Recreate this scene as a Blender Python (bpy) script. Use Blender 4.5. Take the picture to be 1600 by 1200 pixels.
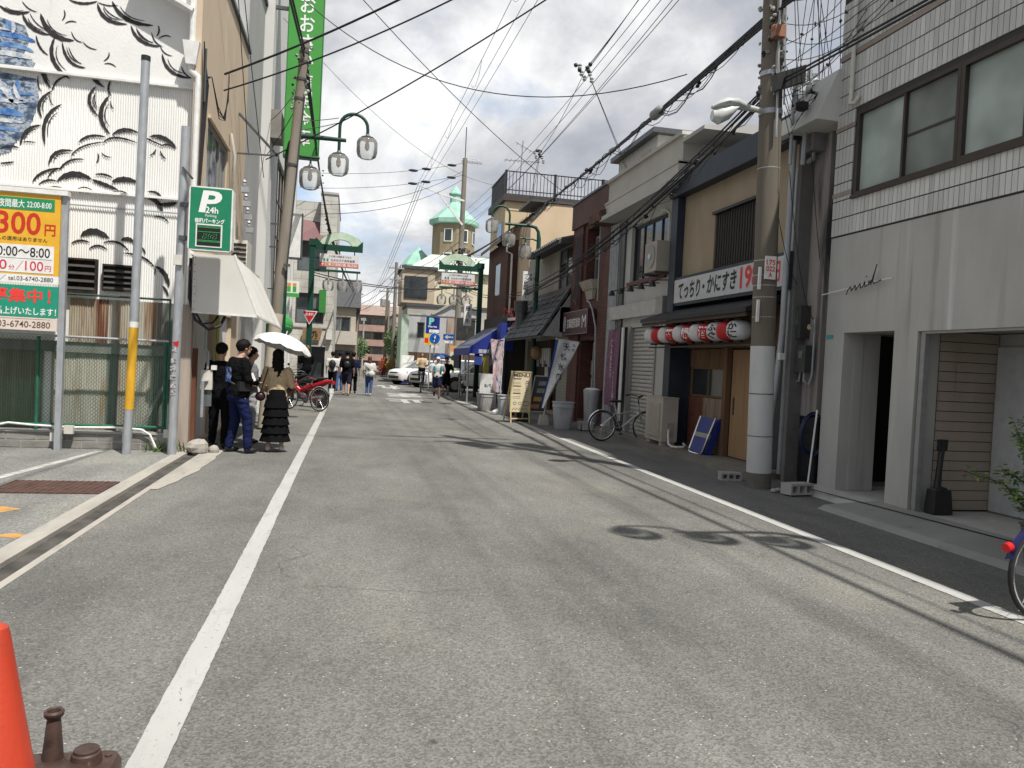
import bpy, bmesh, math, random
from mathutils import Vector, Matrix, noise as mnoise
R = math.radians
random.seed(11)
for o in list(bpy.data.objects): bpy.data.objects.remove(o, do_unlink=True)
SC = bpy.context.scene
COL = SC.collection

# ------------------------------------------------------------------ camera
cd = bpy.data.cameras.new('camera'); cam = bpy.data.objects.new('camera', cd); COL.objects.link(cam)
cam.location = (0, 0, 1.55)
cam.rotation_euler = (R(88.4905), R(-2.7990), R(-11.8472))
cd.sensor_fit = 'HORIZONTAL'; cd.sensor_width = 36; cd.lens = 1202.0/1600*36
cd.clip_start = .05; cd.clip_end = 3000
SC.camera = cam

# ------------------------------------------------------------------ world, sun, exposure
# sun comes from behind the camera on the right: a shadow falls (-.265, +.49) m for each metre of height
SUNV = Vector((.265, -.49, 1)).normalized()
EL = math.asin(SUNV.z); AZ = math.atan2(SUNV.x, SUNV.y)
W = bpy.data.worlds.new('World'); SC.world = W; W.use_nodes = True
nt = W.node_tree; nt.nodes.clear()
def wn(t, **k):
    n = nt.nodes.new(t)
    for a, b in k.items(): setattr(n, a, b)
    return n
L = nt.links.new
sky = wn('ShaderNodeTexSky', sky_type='NISHITA', sun_disc=False, sun_elevation=EL, sun_rotation=AZ, altitude=20, air_density=1.0, dust_density=1.2, ozone_density=1.0)
tc = wn('ShaderNodeTexCoord'); sep = wn('ShaderNodeSeparateXYZ'); L(tc.outputs['Generated'], sep.inputs[0])
zz = wn('ShaderNodeMath', operation='MAXIMUM'); L(sep.outputs['Z'], zz.inputs[0]); zz.inputs[1].default_value = 0
za = wn('ShaderNodeMath', operation='ADD'); L(zz.outputs[0], za.inputs[0]); za.inputs[1].default_value = .30
dx = wn('ShaderNodeMath', operation='DIVIDE'); L(sep.outputs['X'], dx.inputs[0]); L(za.outputs[0], dx.inputs[1])
dy = wn('ShaderNodeMath', operation='DIVIDE'); L(sep.outputs['Y'], dy.inputs[0]); L(za.outputs[0], dy.inputs[1])
cmb = wn('ShaderNodeCombineXYZ'); L(dx.outputs[0], cmb.inputs[0]); L(dy.outputs[0], cmb.inputs[1])
def wnoise(scale, detail, rough, off):
    m = wn('ShaderNodeMapping'); m.inputs['Location'].default_value = off; L(cmb.outputs[0], m.inputs[0])
    n = wn('ShaderNodeTexNoise'); n.inputs['Scale'].default_value = scale; n.inputs['Detail'].default_value = detail
    n.inputs['Roughness'].default_value = rough; n.inputs['Distortion'].default_value = .35; L(m.outputs[0], n.inputs['Vector']); return n
def wramp(src, stops):
    r = wn('ShaderNodeValToRGB'); L(src, r.inputs[0]); e = r.color_ramp.elements
    e[0].position, e[0].color = stops[0]; e[1].position, e[1].color = stops[1]
    for p, c in stops[2:]:
        q = e.new(p); q.color = c
    return r
n1 = wnoise(.95, 9, .58, (3.1, 1.7, 0)); cover = wramp(n1.outputs[0], [(.33, (0, 0, 0, 1)), (.44, (1, 1, 1, 1))])
n2 = wnoise(1.15, 9, .58, (2.3, 6.2, 2)); shade = wramp(n2.outputs[0], [(.36, (2.7, 2.85, 3.25, 1)), (.48, (4.3, 4.5, 4.95, 1)), (.55, (6.0, 6.1, 6.35, 1)), (.63, (9.0, 9.0, 9.0, 1))])
mx = wn('ShaderNodeMix', data_type='RGBA'); L(cover.outputs[0], mx.inputs[0])
skm = wn('ShaderNodeMix', data_type='RGBA', blend_type='MULTIPLY'); skm.inputs[0].default_value = 1; L(sky.outputs[0], skm.inputs[6]); skm.inputs[7].default_value = (1.5, 1.55, 1.6, 1)
L(skm.outputs[2], mx.inputs[6]); L(shade.outputs[0], mx.inputs[7])
bg = wn('ShaderNodeBackground'); bg.inputs[1].default_value = .10; L(mx.outputs[2], bg.inputs[0])
L(bg.outputs[0], wn('ShaderNodeOutputWorld').inputs[0])
sl = bpy.data.lights.new('sun', 'SUN'); sl.energy = 5.0; sl.angle = R(.8); sl.color = (1, .955, .88)
sun = bpy.data.objects.new('sun', sl); COL.objects.link(sun); sun.rotation_euler = SUNV.to_track_quat('Z', 'Y').to_euler(); sun.location = (0, 0, 30)
SC.view_settings.view_transform = 'Standard'; SC.view_settings.look = 'None'
SC.view_settings.exposure = 0.22; SC.view_settings.gamma = 1.0; SC.view_settings.use_curve_mapping = False
SC.render.engine = 'CYCLES'; SC.cycles.max_bounces = 6; SC.cycles.diffuse_bounces = 3; SC.cycles.glossy_bounces = 3
SC.cycles.transmission_bounces = 5; SC.cycles.transparent_max_bounces = 8; SC.cycles.use_denoising = True
SC.cycles.caustics_reflective = False; SC.cycles.caustics_refractive = False

# ------------------------------------------------------------------ materials
MATS = {}
def _new(name):
    m = bpy.data.materials.new(name); m.use_nodes = True
    n = m.node_tree; b = n.nodes['Principled BSDF']; return m, n, b
def c4(c): return (c[0], c[1], c[2], 1)
def plain(name, col, rough=.6, metal=0, spec=.4, var=.06, vs=9.0, bump=0, bs=60, trans=0, sub=0):
    """colour with a little large-scale grime variation"""
    if name in MATS: return MATS[name]
    m, n, b = _new(name); k = n.links.new
    b.inputs['Roughness'].default_value = rough; b.inputs['Metallic'].default_value = metal
    b.inputs['Specular IOR Level'].default_value = spec
    if trans: b.inputs['Transmission Weight'].default_value = trans
    g = n.nodes.new('ShaderNodeNewGeometry')
    if var:
        t = n.nodes.new('ShaderNodeTexNoise'); t.inputs['Scale'].default_value = vs; t.inputs['Detail'].default_value = 5; k(g.outputs['Position'], t.inputs['Vector'])
        r = n.nodes.new('ShaderNodeValToRGB'); k(t.outputs[0], r.inputs[0]); e = r.color_ramp.elements
        e[0].position = .3; e[0].color = c4([max(0, v*(1-2.2*var)) for v in col]); e[1].position = .7; e[1].color = c4([min(1, v*(1+var)) for v in col])
        k(r.outputs[0], b.inputs['Base Color'])
    else: b.inputs['Base Color'].default_value = c4(col)
    if bump:
        t2 = n.nodes.new('ShaderNodeTexNoise'); t2.inputs['Scale'].default_value = bs; t2.inputs['Detail'].default_value = 3; k(g.outputs['Position'], t2.inputs['Vector'])
        bp = n.nodes.new('ShaderNodeBump'); bp.inputs['Strength'].default_value = bump; bp.inputs['Distance'].default_value = .01
        k(t2.outputs[0], bp.inputs['Height']); k(bp.outputs[0], b.inputs['Normal'])
    MATS[name] = m; return m
def layered(name, stops, scale=(3, 3, 3), detail=6, rough=.85, bump=.25, bs=40, dist=.01, stain=None, metal=0, spec=.3, dst=0.0):
    """noise-driven colour ramp in stretched world space; stain = (colour, scale3, lo, hi) a second shaped stain layer"""
    if name in MATS: return MATS[name]
    m, n, b = _new(name); k = n.links.new
    b.inputs['Roughness'].default_value = rough; b.inputs['Metallic'].default_value = metal; b.inputs['Specular IOR Level'].default_value = spec
    g = n.nodes.new('ShaderNodeNewGeometry')
    def nz(sc, det, off=0):
        mp = n.nodes.new('ShaderNodeMapping'); mp.inputs['Scale'].default_value = sc; mp.inputs['Location'].default_value = (off, off*1.3, off*.7); k(g.outputs['Position'], mp.inputs[0])
        t = n.nodes.new('ShaderNodeTexNoise'); t.inputs['Scale'].default_value = 1; t.inputs['Detail'].default_value = det; t.inputs['Roughness'].default_value = .6; t.inputs['Distortion'].default_value = dst
        k(mp.outputs[0], t.inputs['Vector']); return t
    t = nz(scale, detail)
    r = n.nodes.new('ShaderNodeValToRGB'); k(t.outputs[0], r.inputs[0]); e = r.color_ramp.elements
    e[0].position, e[0].color = stops[0][0], c4(stops[0][1]); e[1].position, e[1].color = stops[1][0], c4(stops[1][1])
    for p, c in stops[2:]:
        q = e.new(p); q.color = c4(c)
    out = r.outputs[0]
    for i, s in enumerate(stain or []):
        col, sc, lo, hi = s
        t3 = nz(sc, 6, 5.3+i*3.1); mr = n.nodes.new('ShaderNodeMapRange'); mr.inputs[1].default_value = lo; mr.inputs[2].default_value = hi; k(t3.outputs[0], mr.inputs[0])
        mx = n.nodes.new('ShaderNodeMix'); mx.data_type = 'RGBA'; k(mr.outputs[0], mx.inputs[0]); k(out, mx.inputs[6]); mx.inputs[7].default_value = c4(col); out = mx.outputs[2]
    k(out, b.inputs['Base Color'])
    if bump:
        t2 = nz((bs, bs, bs), 3); bp = n.nodes.new('ShaderNodeBump'); bp.inputs['Strength'].default_value = bump; bp.inputs['Distance'].default_value = dist
        k(t2.outputs[0], bp.inputs['Height']); k(bp.outputs[0], b.inputs['Normal'])
    MATS[name] = m; return m
def asphalt(name, dark, light, speck, sc=1.0, patch=None):
    m, n, b = _new(name); k = n.links.new
    b.inputs['Roughness'].default_value = .92; b.inputs['Specular IOR Level'].default_value = .25
    g = n.nodes.new('ShaderNodeNewGeometry')
    def nz(s, det, rg=.6):
        mp = n.nodes.new('ShaderNodeMapping'); mp.inputs['Scale'].default_value = s; k(g.outputs['Position'], mp.inputs[0])
        t = n.nodes.new('ShaderNodeTexNoise'); t.inputs['Scale'].default_value = 1; t.inputs['Detail'].default_value = det; t.inputs['Roughness'].default_value = rg; k(mp.outputs[0], t.inputs['Vector']); return t
    def mix(bt, f, a, c):
        x = n.nodes.new('ShaderNodeMix'); x.data_type = 'RGBA'; x.blend_type = bt
        for i, v in ((0, f), (6, a), (7, c)):
            if hasattr(v, 'is_linked'): k(v, x.inputs[i])
            else: x.inputs[i].default_value = v
        return x.outputs[2]
    def rng(src, lo, hi, a=0, bb=1):
        x = n.nodes.new('ShaderNodeMapRange'); k(src, x.inputs[0])
        for i, v in ((1, lo), (2, hi), (3, a), (4, bb)): x.inputs[i].default_value = v
        return x.outputs[0]
    big = nz((.6, .28, 1), 7, .65); base = mix('MIX', rng(big.outputs[0], .36, .64), c4(dark), c4(light))
    # worn wheel paths and old seams run along the street
    ln = nz((1.6, .035, 1), 5); base = mix('MULTIPLY', rng(ln.outputs[0], .54, .68, 0, .26), base, (.72, .72, .72, 1))
    st = nz((.9, .7, 1), 5); base = mix('MULTIPLY', rng(st.outputs[0], .55, .72, 0, .5), base, (.70, .70, .71, 1))
    wr = nz((.5, .33, 1), 4); base = mix('MIX', rng(wr.outputs[0], .54, .72, 0, .5), base, (light[0]*1.25, light[1]*1.2, light[2]*1.08, 1))
    v = n.nodes.new('ShaderNodeTexVoronoi'); v.inputs['Scale'].default_value = 95*sc; k(g.outputs['Position'], v.inputs['Vector'])
    hs = n.nodes.new('ShaderNodeSeparateColor'); k(v.outputs['Color'], hs.inputs[0])
    base = mix('MULTIPLY', .8, base, mix('MIX', hs.outputs[0], (.58, .58, .58, 1), (1.40, 1.40, 1.40, 1)))
    v2 = n.nodes.new('ShaderNodeTexVoronoi'); v2.inputs['Scale'].default_value = 62*sc; k(g.outputs['Position'], v2.inputs['Vector'])
    h2 = n.nodes.new('ShaderNodeSeparateColor'); k(v2.outputs['Color'], h2.inputs[0])
    f2 = n.nodes.new('ShaderNodeMath'); f2.operation = 'MULTIPLY'; k(rng(h2.outputs[0], .974, .977, 0, .75), f2.inputs[0]); k(rng(v2.outputs['Distance'], .35, .2), f2.inputs[1])
    base = mix('MIX', f2.outputs[0], base, c4(speck))
    # gum spots
    v3 = n.nodes.new('ShaderNodeTexVoronoi'); v3.inputs['Scale'].default_value = 1.9; k(g.outputs['Position'], v3.inputs['Vector'])
    h3 = n.nodes.new('ShaderNodeSeparateColor'); k(v3.outputs['Color'], h3.inputs[0])
    f3 = n.nodes.new('ShaderNodeMath'); f3.operation = 'MULTIPLY'; k(rng(h3.outputs[1], .66, .67, 0, .75), f3.inputs[0]); k(rng(v3.outputs['Distance'], .055, .035), f3.inputs[1])
    base = mix('MIX', f3.outputs[0], base, (.035, .034, .033, 1))
    # thin cracks: warped cell borders kept only in patches
    w = nz((.8, .8, 1), 6); ad = n.nodes.new('ShaderNodeVectorMath'); ad.operation = 'ADD'; k(g.outputs['Position'], ad.inputs[0]); k(w.outputs['Color'], ad.inputs[1])
    v4 = n.nodes.new('ShaderNodeTexVoronoi'); v4.feature = 'DISTANCE_TO_EDGE'; v4.inputs['Scale'].default_value = .32; k(ad.outputs[0], v4.inputs['Vector'])
    cm = nz((.3, .3, 1), 2); f4 = n.nodes.new('ShaderNodeMath'); f4.operation = 'MULTIPLY'; k(rng(v4.outputs['Distance'], .0040, .0012, 0, .45), f4.inputs[0]); k(rng(cm.outputs[0], .52, .56), f4.inputs[1])
    base = mix('MIX', f4.outputs[0], base, (.045, .044, .042, 1))
    k(base, b.inputs['Base Color'])
    bp = n.nodes.new('ShaderNodeBump'); bp.inputs['Strength'].default_value = .55; bp.inputs['Distance'].default_value = .006; k(v.outputs['Distance'], bp.inputs['Height']); k(bp.outputs[0], b.inputs['Normal'])
    MATS[name] = m; return m
def grid_tex(name, col1, col2, mortar, bw, bh, msize, axis='X', rough=.7, bump=.6, streak=True):
    """small far bricks/tiles (too small to model): brick texture in the facade plane; axis = facade normal"""
    m, n, b = _new(name); k = n.links.new; b.inputs['Roughness'].default_value = rough
    g = n.nodes.new('ShaderNodeNewGeometry'); s = n.nodes.new('ShaderNodeSeparateXYZ'); k(g.outputs['Position'], s.inputs[0])
    ns = n.nodes.new('ShaderNodeSeparateXYZ'); k(g.outputs['True Normal'], ns.inputs[0])
    ab = n.nodes.new('ShaderNodeMath'); ab.operation = 'ABSOLUTE'; k(ns.outputs['X'], ab.inputs[0])
    gt = n.nodes.new('ShaderNodeMath'); gt.operation = 'GREATER_THAN'; k(ab.outputs[0], gt.inputs[0]); gt.inputs[1].default_value = .7
    mm = n.nodes.new('ShaderNodeMix'); k(gt.outputs[0], mm.inputs[0]); k(s.outputs['X'], mm.inputs[2]); k(s.outputs['Y'], mm.inputs[3])
    cb = n.nodes.new('ShaderNodeCombineXYZ'); k(mm.outputs[0], cb.inputs[0]); k(s.outputs['Z'], cb.inputs[1])
    t = n.nodes.new('ShaderNodeTexBrick'); k(cb.outputs[0], t.inputs['Vector'])
    t.inputs['Color1'].default_value = c4(col1); t.inputs['Color2'].default_value = c4(col2); t.inputs['Mortar'].default_value = c4(mortar)
    t.inputs['Scale'].default_value = 1; t.inputs['Brick Width'].default_value = bw; t.inputs['Row Height'].default_value = bh; t.inputs['Mortar Size'].default_value = msize
    if not streak: t.offset = 0
    nz = n.nodes.new('ShaderNodeTexNoise'); nz.inputs['Scale'].default_value = 1.3; nz.inputs['Detail'].default_value = 6; k(g.outputs['Position'], nz.inputs['Vector'])
    r = n.nodes.new('ShaderNodeValToRGB'); k(nz.outputs[0], r.inputs[0]); r.color_ramp.elements[0].position = .3; r.color_ramp.elements[0].color = (.7, .69, .67, 1); r.color_ramp.elements[1].position = .6
    x = n.nodes.new('ShaderNodeMix'); x.data_type = 'RGBA'; x.blend_type = 'MULTIPLY'; x.inputs[0].default_value = 1; k(t.outputs['Color'], x.inputs[6]); k(r.outputs[0], x.inputs[7])
    k(x.outputs[2], b.inputs['Base Color'])
    bp = n.nodes.new('ShaderNodeBump'); bp.inputs['Strength'].default_value = bump; bp.inputs['Distance'].default_value = .006; bp.invert = True; k(t.outputs['Fac'], bp.inputs['Height']); k(bp.outputs[0], b.inputs['Normal'])
    MATS[name] = m; return m
def glassm(name, col, rough=.06, spec=.9):
    if name in MATS: return MATS[name]
    m, n, b = _new(name); k = n.links.new
    b.inputs['Roughness'].default_value = rough; b.inputs['Specular IOR Level'].default_value = spec
    g = n.nodes.new('ShaderNodeNewGeometry'); t = n.nodes.new('ShaderNodeTexNoise'); t.inputs['Scale'].default_value = 1.7; k(g.outputs['Position'], t.inputs['Vector'])
    r = n.nodes.new('ShaderNodeValToRGB'); k(t.outputs[0], r.inputs[0]); r.color_ramp.elements[0].position = .35; r.color_ramp.elements[0].color = c4([v*.75 for v in col]); r.color_ramp.elements[1].position = .65; r.color_ramp.elements[1].color = c4([min(1, v*1.2) for v in col])
    k(r.outputs[0], b.inputs['Base Color']); MATS[name] = m; return m
def clearglass(name, col=(.95, .97, .96), rough=.03):
    """thin see-through glass"""
    m, n, b = _new(name); k = n.links.new
    n.nodes.remove(b); out = n.nodes['Material Output']
    tr = n.nodes.new('ShaderNodeBsdfTransparent'); tr.inputs[0].default_value = c4(col)
    gl = n.nodes.new('ShaderNodeBsdfGlossy'); gl.inputs['Roughness'].default_value = rough
    df = n.nodes.new('ShaderNodeBsdfDiffuse'); df.inputs[0].default_value = (.8, .8, .78, 1)
    lw = n.nodes.new('ShaderNodeFresnel'); lw.inputs[0].default_value = 1.45
    a = n.nodes.new('ShaderNodeMixShader'); k(lw.outputs[0], a.inputs[0]); k(tr.outputs[0], a.inputs[1]); k(gl.outputs[0], a.inputs[2])
    c = n.nodes.new('ShaderNodeMixShader'); c.inputs[0].default_value = .20; k(a.outputs[0], c.inputs[1]); k(df.outputs[0], c.inputs[2])
    k(c.outputs[0], out.inputs[0]); MATS[name] = m; return m

# ------------------------------------------------------------------ geometry helpers
class MB:
    """collects geometry for ONE mesh"""
    def __init__(s): s.v = []; s.f = []; s.mi = []
    def add(s, vs, fs, mi=0):
        o = len(s.v); s.v += [Vector(p) for p in vs]; s.f += [[i+o for i in f] for f in fs]; s.mi += [mi]*len(fs); return s
    def box(s, x0, x1, y0, y1, z0, z1, mi=0):
        x0, x1 = min(x0, x1), max(x0, x1); y0, y1 = min(y0, y1), max(y0, y1); z0, z1 = min(z0, z1), max(z0, z1)
        return s.add([(x0,y0,z0),(x1,y0,z0),(x1,y1,z0),(x0,y1,z0),(x0,y0,z1),(x1,y0,z1),(x1,y1,z1),(x0,y1,z1)],
                     [(0,3,2,1),(4,5,6,7),(0,1,5,4),(1,2,6,5),(2,3,7,6),(3,0,4,7)], mi)
    def hexa(s, p, mi=0):
        """8 corners: bottom ring then top ring"""
        return s.add(p, [(0,3,2,1),(4,5,6,7),(0,1,5,4),(1,2,6,5),(2,3,7,6),(3,0,4,7)], mi)
    def bar(s, a, b, w, h, up=(0,0,1), mi=0):
        a, b = Vector(a), Vector(b); d = (b-a).normalized(); u = Vector(up)
        if abs(d.dot(u)) > .98: u = Vector((0, 1, 0))
        x = d.cross(u).normalized()*(w/2); y = x.cross(d).normalized()*(h/2)
        return s.add([a-x-y, a+x-y, a+x+y, a-x+y, b-x-y, b+x-y, b+x+y, b-x+y], [(0,1,2,3),(7,6,5,4),(0,4,5,1),(1,5,6,2),(2,6,7,3),(3,7,4,0)], mi)
    def tube(s, pts, r, n=8, cap=True, mi=0):
        pts = [Vector(p) for p in pts]; rs = r if isinstance(r, (list, tuple)) else [r]*len(pts)
        rings = []; prev = None
        for i, p in enumerate(pts):
            d = (pts[min(i+1, len(pts)-1)]-pts[max(i-1, 0)])
            d = d.normalized() if d.length > 1e-9 else Vector((0,0,1))
            if prev is None:
                u = Vector((0,0,1)) if abs(d.z) < .9 else Vector((1,0,0)); x = d.cross(u).normalized()
            else:
                x = prev-d*prev.dot(d); x = x.normalized() if x.length > 1e-6 else d.orthogonal().normalized()
            prev = x; y = d.cross(x)
            rings.append([p+(x*math.cos(2*math.pi*k/n)+y*math.sin(2*math.pi*k/n))*rs[i] for k in range(n)])
        return s.rings(rings, cap, mi)
    def rings(s, rings, cap=True, mi=0):
        n = len(rings[0]); vs = [p for q in rings for p in q]; fs = []
        for i in range(len(rings)-1):
            for k in range(n):
                a = i*n+k; b = i*n+(k+1) % n; fs.append((a, b, b+n, a+n))
        if cap: fs.append(tuple(reversed(range(n)))); fs.append(tuple(range((len(rings)-1)*n, len(rings)*n)))
        return s.add(vs, fs, mi)
    def cyl(s, a, b, r, n=16, r2=None, mi=0): return s.tube([a, b], [r, r if r2 is None else r2], n, True, mi)
    def lathe(s, prof, n=20, c=(0,0,0), mi=0, ax='z'):
        c = Vector(c); rings = []
        for rr, h in prof:
            ring = []
            for k in range(n):
                t = 2*math.pi*k/n; p = Vector((rr*math.cos(t), rr*math.sin(t), h))
                if ax == 'x': p = Vector((p.z, p.x, p.y))
                if ax == 'y': p = Vector((p.y, p.z, p.x))
                ring.append(c+p)
            rings.append(ring)
        return s.rings(rings, True, mi)
    def ell(s, c, r, n=14, m=9, mi=0, rot=None):
        c = Vector(c); r = (r, r, r) if not isinstance(r, (tuple, list)) else r; rings = []
        for i in range(m+1):
            p = -math.pi/2+math.pi*i/m; cr = max(math.cos(p), .02); ring = []
            for k in range(n):
                t = 2*math.pi*k/n; q = Vector((r[0]*cr*math.cos(t), r[1]*cr*math.sin(t), r[2]*math.sin(p)))
                ring.append(c+(rot @ q if rot else q))
            rings.append(ring)
        return s.rings(rings, True, mi)
    def prism(s, poly, axis, a, b, mi=0):
        """poly: 2-D points; axis x -> (y,z), y -> (x,z), z -> (x,y)"""
        def P(p, t): return {'x': (t, p[0], p[1]), 'y': (p[0], t, p[1]), 'z': (p[0], p[1], t)}[axis]
        n = len(poly); vs = [P(p, a) for p in poly]+[P(p, b) for p in poly]
        fs = [tuple(range(n)), tuple(reversed(range(n, 2*n)))]+[(i, i+n, (i+1) % n+n, (i+1) % n) for i in range(n)]
        return s.add(vs, fs, mi)
    def sheet(s, rows, mi=0):
        """open grid from rows of points"""
        n = len(rows[0]); vs = [p for q in rows for p in q]
        return s.add(vs, [(i*n+k, i*n+k+1, (i+1)*n+k+1, (i+1)*n+k) for i in range(len(rows)-1) for k in range(n-1)], mi)
    def slab(s, rows, t, nrm):
        """closed thin sheet of thickness t along nrm"""
        nrm = Vector(nrm)*t; n = len(rows[0]); m = len(rows)
        A = [Vector(p) for q in rows for p in q]; B = [p-nrm for p in A]; o = len(A); fs = []
        for i in range(m-1):
            for k in range(n-1):
                q = (i*n+k, i*n+k+1, (i+1)*n+k+1, (i+1)*n+k); fs.append(q); fs.append(tuple(o+j for j in reversed(q)))
        def edge(seq):
            for a, b in zip(seq, seq[1:]): fs.append((b, a, o+a, o+b))
        edge(list(range(n))); edge([(m-1)*n+k for k in reversed(range(n))]); edge([i*n+n-1 for i in range(m)]); edge([i*n for i in reversed(range(m))])
        return s.add(A+B, fs)
    def xf(s, M):
        s.v = [M @ p for p in s.v]; return s
    def mesh(s, name, mats, off=(0,0,0), smooth=False, fix=True, ang=35):
        me = bpy.data.meshes.new(name); o = Vector(off)
        me.from_pydata([tuple(p-o) for p in s.v], [], s.f)
        for m in (mats if isinstance(mats, (list, tuple)) else [mats]): me.materials.append(m)
        if any(s.mi): me.polygons.foreach_set('material_index', s.mi)
        if fix:
            bm = bmesh.new(); bm.from_mesh(me); bmesh.ops.recalc_face_normals(bm, faces=bm.faces); bm.to_mesh(me); bm.free()
        if smooth:
            me.polygons.foreach_set('use_smooth', [True]*len(me.polygons))
            try: me.set_sharp_from_angle(angle=R(ang))
            except Exception: pass
        me.update(); return me
def obj(name, me, loc=(0,0,0), parent=None):
    o = bpy.data.objects.new(name, me); COL.objects.link(o); o.location = loc
    if parent: o.parent = parent
    return o
SPLIT = set('post column pipe downpipe shutter_rail band pilaster panel_joint bracket foot side_plate hangers window awning_post leg notice bands sheath_band edge_trim short_band white_strip pennants conduit conduits meter_pipes insulator roof_edge crossarm riser_pipe wheel_arch pillars mast transformer ledge grip pedal rib rim notice'.split())
def comps(mb):
    """connected pieces of a collected mesh"""
    par = list(range(len(mb.v)))
    def find(i):
        while par[i] != i: par[i] = par[par[i]]; i = par[i]
        return i
    for f in mb.f:
        a = find(f[0])
        for i in f[1:]: par[find(i)] = a
    out = {}
    for f, mi in zip(mb.f, mb.mi):
        r = find(f[0]); c, mp = out.setdefault(r, (MB(), {})); q = []
        for i in f:
            if i not in mp: mp[i] = len(c.v); c.v.append(mb.v[i])
            q.append(mp[i])
        c.f.append(q); c.mi.append(mi)
    return [c for c, _ in out.values()]
class Thing:
    """an Empty at the thing's base; parts are given in world coordinates"""
    def __init__(s, name, label, cat, loc, group=None):
        s.loc = Vector(loc); s.o = obj(name, None, s.loc); s.o.empty_display_size = .2
        s.o['label'] = label; s.o['category'] = cat
        if group: s.o['group'] = group
    def part(s, name, mb, mat, parent=None, smooth=False, label=None, kind=None, ang=35, fix=True):
        if name in SPLIT and not kind:
            cs = comps(mb)
            if 1 < len(cs) <= 30:
                for c in cs: o = obj(name, c.mesh(name, mat, s.loc, smooth, fix, ang), (0,0,0), parent or s.o)
                return o
        o = obj(name, mb.mesh(name, mat, s.loc, smooth, fix, ang), (0,0,0), parent or s.o)
        if label: o['label'] = label
        if kind: o['kind'] = kind
        return o
    def share(s, name, me, loc, parent=None, rot=None):
        o = obj(name, me, Vector(loc)-s.loc, parent or s.o)
        if rot: o.rotation_euler = rot
        return o
def single(name, mb, mat, label, cat, loc, group=None, smooth=False, ang=35):
    o = obj(name, mb.mesh(name, mat, loc, smooth, True, ang), loc); o['label'] = label; o['category'] = cat
    if group: o['group'] = group
    return o
def struct(name, mb, mat, smooth=False, parent=None):
    o = obj(name, mb.mesh(name, mat, (0,0,0), smooth), (0,0,0), parent)
    if not parent: o['kind'] = 'structure'
    return o
class Fr:
    """facade frame: u along the wall (left to right for someone facing it), v up, d outwards"""
    def __init__(s, O, U):
        s.O = Vector(O); s.U = Vector(U).normalized(); s.V = Vector((0,0,1)); s.N = s.U.cross(s.V)
    def p(s, u, v, d=0): return s.O+s.U*u+s.V*v+s.N*d
    def box(s, mb, u0, u1, v0, v1, d0, d1, mi=0):
        q = [(u0,v0,d0),(u1,v0,d0),(u1,v0,d1),(u0,v0,d1),(u0,v1,d0),(u1,v1,d0),(u1,v1,d1),(u0,v1,d1)]
        return mb.hexa([s.p(*a) for a in q], mi)
    def wall(s, mb, u0, u1, v0, v1, t, holes=()):
        """wall of thickness t behind d=0 with rectangular holes (u0,u1,v0,v1)"""
        us = sorted({u0, u1, *[h[0] for h in holes], *[h[1] for h in holes]}); us = [u for u in us if u0 <= u <= u1]
        vs = sorted({v0, v1, *[h[2] for h in holes], *[h[3] for h in holes]}); vs = [v for v in vs if v0 <= v <= v1]
        for a, b in zip(vs, vs[1:]):
            run = None
            for c, d in zip(us, us[1:]):
                inh = any(h[0]-1e-6 <= c and d <= h[1]+1e-6 and h[2]-1e-6 <= a and b <= h[3]+1e-6 for h in holes)
                if inh:
                    if run: s.box(mb, run[0], run[1], a, b, -t, 0); run = None
                else: run = (run[0], d) if run else (c, d)
            if run: s.box(mb, run[0], run[1], a, b, -t, 0)
        return mb
    def window(s, T, u0, u1, v0, v1, d, fm, gm, cols=2, rows=1, fw=.05, name='window', depth=.06, sash=False, parent=None):
        m = MB()
        s.box(m, u0, u1, v0, v0+fw, d-depth, d); s.box(m, u0, u1, v1-fw, v1, d-depth, d)
        s.box(m, u0, u0+fw, v0+fw, v1-fw, d-depth, d); s.box(m, u1-fw, u1, v0+fw, v1-fw, d-depth, d)
        cw = (u1-u0-2*fw)/cols; rh = (v1-v0-2*fw)/rows
        for i in range(1, cols): s.box(m, u0+fw+i*cw-fw*.4, u0+fw+i*cw+fw*.4, v0+fw, v1-fw, d-depth*.9, d-.006)
        for j in range(1, rows): s.box(m, u0+fw, u1-fw, v0+fw+j*rh-fw*.3, v0+fw+j*rh+fw*.3, d-depth*.8, d-.012)
        w = T.part(name, m, fm, parent)
        if parent is None:
            for i in range(cols):
                for j in range(rows):
                    g = MB(); dd = d-depth*(.55 if (i % 2 == 0 or not sash) else .8)
                    s.box(g, u0+fw+i*cw, u0+fw+(i+1)*cw, v0+fw+j*rh, v0+fw+(j+1)*rh, dd-.008, dd)
                    T.part('pane', g, gm[(i+j) % len(gm)] if isinstance(gm, (list, tuple)) else gm, w)
        return w
RIGHT = (0, -1, 0); LEFT = (0, 1, 0); FRONT = (1, 0, 0)

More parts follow.
